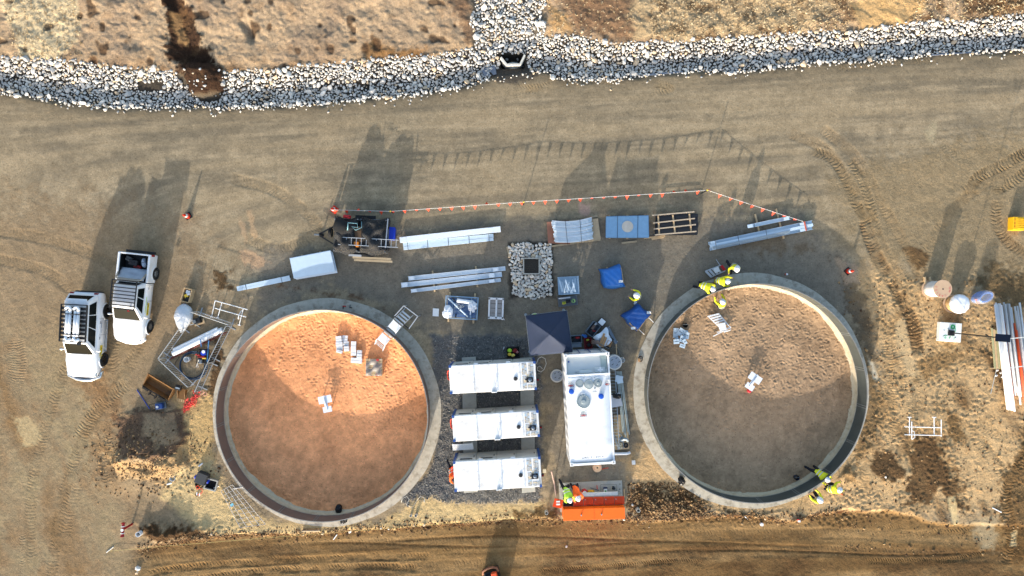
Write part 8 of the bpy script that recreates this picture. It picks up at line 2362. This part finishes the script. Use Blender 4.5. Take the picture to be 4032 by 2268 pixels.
for x in (-.36, .36):
    g = G(); g.cyl((x, .0, .2), (x * 1.2, .0, .2), .12, n=12); obj('blue_coupling', g, BLUET, t, w=False)
for k in range(4):
    g = G(); g.tube([(.22 * math.cos(a) - .04, -.36 + .2 * math.sin(a), .06 + .05 * k) for a in [j * 2 * PI / 20 for j in range(21)]], .028, n=6); obj('black_hose', g, DARK, t, w=False)
g = G(); g.tube([(.1 * math.cos(a) - .02, -.50 + .1 * math.sin(a), .3) for a in [j * 2 * PI / 14 for j in range(15)]] + [(.22, -.5, .25), (.28, -.7, .15), (.2, -.9, .08), (.06, -1.0, .06)], .018, n=6); obj('red_hose', g, CONE, t, w=False, smooth=True)
for x in (-.02, .16):
    g = G(); g.cyl((x, -.86, .1), (x - .0 + (.03 if x > 0 else .06), -1.04, .06), .03, n=8); obj('white_nozzle', g, WPVC, t, w=False)
c = P(834, 1906, .05); t = thing('pit_box', 'black open pit box with concrete rim beside the pump box', 'pit', (c.x, c.y, gz(c.x, c.y)), rad(-15))
for nm, c_, d_ in (('rim', (0, .3, .1), (.72, .06, .2)), ('rim', (0, -.3, .1), (.72, .06, .2)), ('rim', (.33, 0, .1), (.06, .54, .2)), ('rim', (-.33, 0, .1), (.06, .54, .2))):
    g = G(); g.box(c_, d_); obj(nm, g, GREYC, t, w=False)
g = G(); g.box((0, 0, .03), (.6, .54, .02)); obj('pit_floor', g, mat('pit_black', (8, 8, 8), .9), t, w=False)
bucket('white round bucket lid-up south of the soil heap', 678, 1885, .02, .16, .2, WPVC)
c = P(522, 2062, .0); z_ = gz(c.x, c.y); t = thing('hydrant_standpipe', 'red hydrant standpipe with tee head near the string line', 'standpipe', (c.x, c.y, z_))
REDH = mat('hydrant_red', (170, 28, 36), .45, var=.1)
g = G(); g.cyl((0, 0, 0), (0, 0, 1.0), .06, n=14); obj('riser', g, REDH, t, w=False)
g = G(); g.cyl((-.02, -.36, 1.02), (.04, .36, 1.02), .075, n=14); obj('tee', g, REDH, t, w=False)
for y in (-.38, -.2, .2, .38):
    g = G(); g.cyl((y * .08, y - .02, 1.02), (y * .08, y + .02, 1.02), .11, n=14); obj('flange', g, REDH if abs(y) > .3 else SIGNW, t, w=False)
g = G(); g.cyl((0, 0, 1.05), (0, 0, 1.12), .085, n=12); obj('cap', g, SIGNW, t, w=False)
t = thing('reo_mesh', 'steel reinforcing mesh sheet leaning off the west tank\'s south-west footing', 'mesh', P(950, 2000))
def mp(u, v):
    a, b, c_, d_ = (872, 1932), (920, 1905), (1050, 2060), (948, 2076)
    x = a[0] * (1 - u) * (1 - v) + b[0] * u * (1 - v) + c_[0] * u * v + d_[0] * (1 - u) * v; y = a[1] * (1 - u) * (1 - v) + b[1] * u * (1 - v) + c_[1] * u * v + d_[1] * (1 - u) * v
    p = P(x, y); return Vector((p.x, p.y, .07 + .12 * u))
for i in range(5):
    u = i / 4; g = G(); g.tube([mp(u, v / 6) for v in range(7)], .016, n=5); obj('long_bar', g, FENC, t)
for i in range(10):
    v = i / 9; g = G(); g.tube([mp(u / 4, v) for u in range(5)], .012, n=5); obj('cross_bar', g, FENC, t)
g = G(); g.box(mp(.2, .4) + Vector((0, 0, .03)), (.2, .14, .03), rz=.6); obj('blue_tag', g, mat('tag_blue', (120, 190, 210), .6), t)
# ---------------------------------------------------------------- east yard
letters_start = 20
DRW = mat('drum_wrap', (236, 234, 230), .35, var=.06, scale=5)
drum('white-wrapped cable drum with tan lettered flange, largest in the east yard', 3713, 1138, .53, 1.25, rad(-10), DRUMP, DRW, letters='NW CABLES')
t = thing('drum_skid', 'small timber skid under the lettered cable drum', 'skid', P(3650, 1140))
for q in (0, 1):
    g = G(); g.bar(P(3640 + 20 * q, 1090, .05), P(3652 + 20 * q, 1180, .05), .1, .1); obj('runner', g, BATT, t)
drum('cable drum covered with white plastic beside the lettered drum', 3784, 1197, .54, .85, 0, DRUMP, mat('tan_wind', (206, 170, 120), .7, var=.15))
q = P(3784, 1197, .88); g = G()
g.lathe([(.02, .03), (.30, .02), (.50, .0), (.56, -.06), (.56, -.22)], c=(q.x, q.y, .88), n=36); g.v = [(x + .015 * math.sin(i * 1.7), y, z + .012 * math.sin(x * 17 + y * 13)) for i, (x, y, z) in enumerate(g.v)]
tag(obj('drum_cover', g, mat('cover_white', (244, 245, 246), .4, var=.05, scale=4), smooth=True), 'crinkled white plastic cover on the smaller drum', 'cover')
c = P(3884, 1170, .8); t = thing('bagged_pipe_coil', 'blue pipe coil in a clear bag, right of the white drums', 'pipe coil', (c.x, c.y, 0), rad(28))
BPI = mat('coil_blue', (66, 128, 214), .4, var=.15, scale=9)
for k in range(9):
    g = G(); g.tube([((.36 - .012 * (k % 3)) * math.cos(a) * 1.15, (.24 - .012 * (k % 3)) * math.sin(a), .10 + .085 * k) for a in [j * 2 * PI / 28 for j in range(28)]], .045, n=8, closed=True); obj('turn', g, BPI, t, w=False, smooth=True)
g = G(); g.lathe([(.46, 0), (.50, .3), (.48, .7), (.40, .86)], n=20); g.v = [(v[0] * 1.1 - .0, v[1] * .75, v[2]) for v in g.v]
obj('clear_bag', g, mat('clear_plastic', (230, 232, 238), .15, var=.1, scale=4, alpha=.28), t, w=False, smooth=False)
g = G(); g.box((-.42, -.05, .5), (.03, .3, .3)); obj('red_label', g, mat('label_pink', (230, 120, 110), .6), t, w=False)
# solar camera mast on its white block
c = P(3742, 1308, .3); t = thing('camera_mast', 'tall thin black mast with solar panel on a white base block', 'mast', (c.x, c.y, 0), rad(-4))
g = G(); g.box((0, 0, .16), (1.28, 1.12, .32)); obj('base_block', g, mat('block_white', (240, 244, 238), .6, var=.05), t, w=False, bevel=.02)
g = G(); g.cyl((-.0, -.03, .32), (-.0, -.03, 4.6), .035, n=10); obj('pole', g, DARK, t, w=False)
g = G(); g.box((0, -.04, .40), (.34, .32, .16)); obj('battery_box', g, DARK, t, w=False, bevel=.03)
g = G(); g.box((.1, -.03, 4.62), (.78, .40, .035)); sp_ = obj('solar_panel', g, mat('solar_dark', (14, 20, 36), .2, var=.1), t, w=False)
g = G(); g.bar((-.15, -.03, 3.9), (-.36, .08, 3.95), .06, .06); obj('camera_arm', g, DARK, t, w=False)
rg_ = random.Random(4)
for i in range(12):
    g = G(); a = Vector((rg_.uniform(-.4, .3), rg_.uniform(-.4, .4), .326)); g.tube([a, a + Vector((rg_.uniform(-.1, .1), rg_.uniform(-.1, .1), 0)), a + Vector((rg_.uniform(-.16, .16), rg_.uniform(-.16, .16), 0))], .012, n=4); obj('scribble', g, mat('green_spray', (70, 200, 110), .6) if i < 8 else STRAP, t, w=False)
for i in range(5):
    g = G(); r_ = .06 + .02 * i; g.tube([(.12 + r_ * math.cos(a), .32 + r_ * math.sin(a), .326) for a in [j * 2 * PI / 10 for j in range(11)]], .009, n=4); obj('scribble', g, MATS['green_spray'], t, w=False)
# conduit bundle on timber at the frame edge
CONW2 = mat('conduit_white', (236, 236, 234), .4, var=.04); CONG = mat('conduit_grey', (190, 192, 192), .45, var=.06); CONO = mat('conduit_orange', (244, 92, 44), .45, var=.08)
cols = [CONW2] * 6 + [CONO, CONG, CONG, CONG, CONG, CONG, CONW2, CONO, CONO, CONW2, CONW2, CONG, CONW2, CONW2]
for i in range(20):
    rr_ = random.Random(i * 3); top = 1193 + rr_.uniform(-4, 60 if i > 11 else 8); bot = 1620 - rr_.uniform(0, 10 if i < 6 else 90)
    if cols[i] is CONO: top += 70
    xa = 3916 + i * 5.2; xb = 3968 + i * 5.4; z = .25 + .09 * (i % 3) * (i > 2)
    fa = (top - 1193) / 427; fb = (bot - 1193) / 427
    a = P(xa + (xb - xa) * fa, top, z); b = P(xa + (xb - xa) * fb, bot, z)
    g = G(); g.cyl(a, b, .052, n=10)
    nm = {0: 'white', 1: 'grey', 2: 'orange'}[0 if cols[i] is CONW2 else 1 if cols[i] is CONG else 2]
    tag(obj('conduit', g, cols[i], smooth=True), '%s conduit, %s from the west in the bundle at the east edge' % (nm, NTH[i]), 'conduit', '%s conduits of the bundle at the east edge' % nm)
t = thing('bundle_rack', 'timber pallet rack showing left of the conduit bundle', 'pallet', P(3930, 1400))
for i in range(4):
    g = G(); g.bar(P(3905 + i * 9, 1292 + 4 * i, .08 + .02 * i), P(3918 + i * 9, 1452, .08 + .02 * i), .10, .05); obj('slat', g, BATT if i % 2 else mat('green_pine', (176, 172, 130), .8, var=.15), t)
for y in (1345, 1450):
    g = G(); g.bar(P(3900, y, .04), P(4040, y - 6, .04), .06, .06); obj('crosspiece', g, TIMB, t)
for lab, x0, y0, x1, y1, zz in (('upper white strap over the conduit bundle', 3960, 1335, 4045, 1327, .74), ('lower white strap over the conduit bundle', 3948, 1452, 4045, 1440, .74)):
    g = G(); g.bar(P(x0, y0, zz), P(x1, y1, zz), .05, .02); tag(obj('tie_strap', g, CORD), lab, 'strap')
for i, (x, y) in enumerate(((3924, 1460), (3938, 1470), (3920, 1481), (3944, 1486))):
    g = G(); p_ = P(x, y, .05); g.cyl(p_, p_ + Vector((.09, .05, 0)), .05, n=10); tag(obj('pipe_offcut', g, CONW2), 'small white pipe offcut beside the conduit bundle, %s from the north' % NTH[i], 'offcut', 'white offcuts by the conduit bundle')
t = thing('handrail_frame', 'white tubular handrail frame standing alone on the east sand', 'handrail', P(3640, 1690))
for y in (1682, 1713):
    g = G(); g.cyl(P(3562, y - 2, .35), P(3708, y + 2, .35), .027, n=8); obj('rail', g, WHITE, t)
for x, y0, y1 in ((3581, 1644, 1714), (3678, 1646, 1714), (3706, 1652, 1719), (3590, 1660, 1730)):
    g = G(); g.cyl(P(x, y0, .38), P(x, y1, .32), .027, n=8); obj('post', g, WHITE, t)
for x in (3581, 3678):
    g = G(); g.box(P(x, 1643, .38), (.18, .05, .12)); obj('base_plate', g, WHITE, t)
    g = G(); g.cyl(P(x, 1690, 0), P(x, 1690, .36), .02, n=6); obj('prop', g, WHITE, t)
g = G(); g.tube([P(3590, 1695, .36), P(3600, 1700, .3), P(3602, 1722, .25), P(3592, 1730, .3)], .025, n=8); obj('end_loop', g, WHITE, t, smooth=True)
c = P(4014, 880, .5); t = thing('yellow_crate', 'bright yellow slatted plastic crate at the east edge of the yard', 'crate', (c.x, c.y, 0), rad(-2))
YEC = mat('crate_yellow', (250, 190, 30), .45, var=.06)
g = G(); g.box((0, 0, .25), (.7, .78, .5)); obj('body', g, YEC, t, w=False, bevel=.03)
for i in range(6):
    g = G(); g.box((.1, -.26 + i * .105, .515), (.46, .06, .03)); obj('slat', g, YEC, t, w=False, bevel=.008)
for i in range(3):
    g = G(); g.box((-.28, -.2 + i * .2, .51), (.08, .1, .02)); obj('vent', g, mat('crate_amber', (214, 140, 20), .5), t, w=False)
# machine at the bottom edge of the picture
c = P(1932, 2262, .9); z_ = gz(c.x, c.y); t = thing('trench_roller', 'small orange and black machine with rolled guard at the picture\'s foot', 'machine', (c.x, c.y - .2, z_), rad(16))
ORM = mat('machine_orange', (222, 84, 34), .5, var=.2, scale=4)
g = G(); g.box((0, -.6, .55), (.78, 1.6, .7)); obj('chassis', g, DARK, t, w=False, bevel=.05)
g = G(); g.box((.2, -.25, .95), (.34, .8, .3)); obj('hood', g, ORM, t, w=False, bevel=.05)
g = G(); g.box((-.2, -.3, .98), (.34, .7, .22)); obj('cover', g, mat('cover_blueblack', (36, 44, 58), .35, var=.1), t, w=False, bevel=.03)
g = G(); g.tube([(-.44, .1, .75), (-.40, .32, .85), (-.1, .42, .9), (.2, .42, .9), (.42, .30, .85), (.46, .05, .75)], .075, n=8); obj('front_guard', g, mat('dusty_brown', (138, 92, 66), .7, var=.25), t, w=False, smooth=True)
for y in (-.1, -1.1):
    g = G(); g.cyl((-.46, y, .34), (.46, y, .34), .34, n=24); obj('roller', g, BROWN, t, w=False)
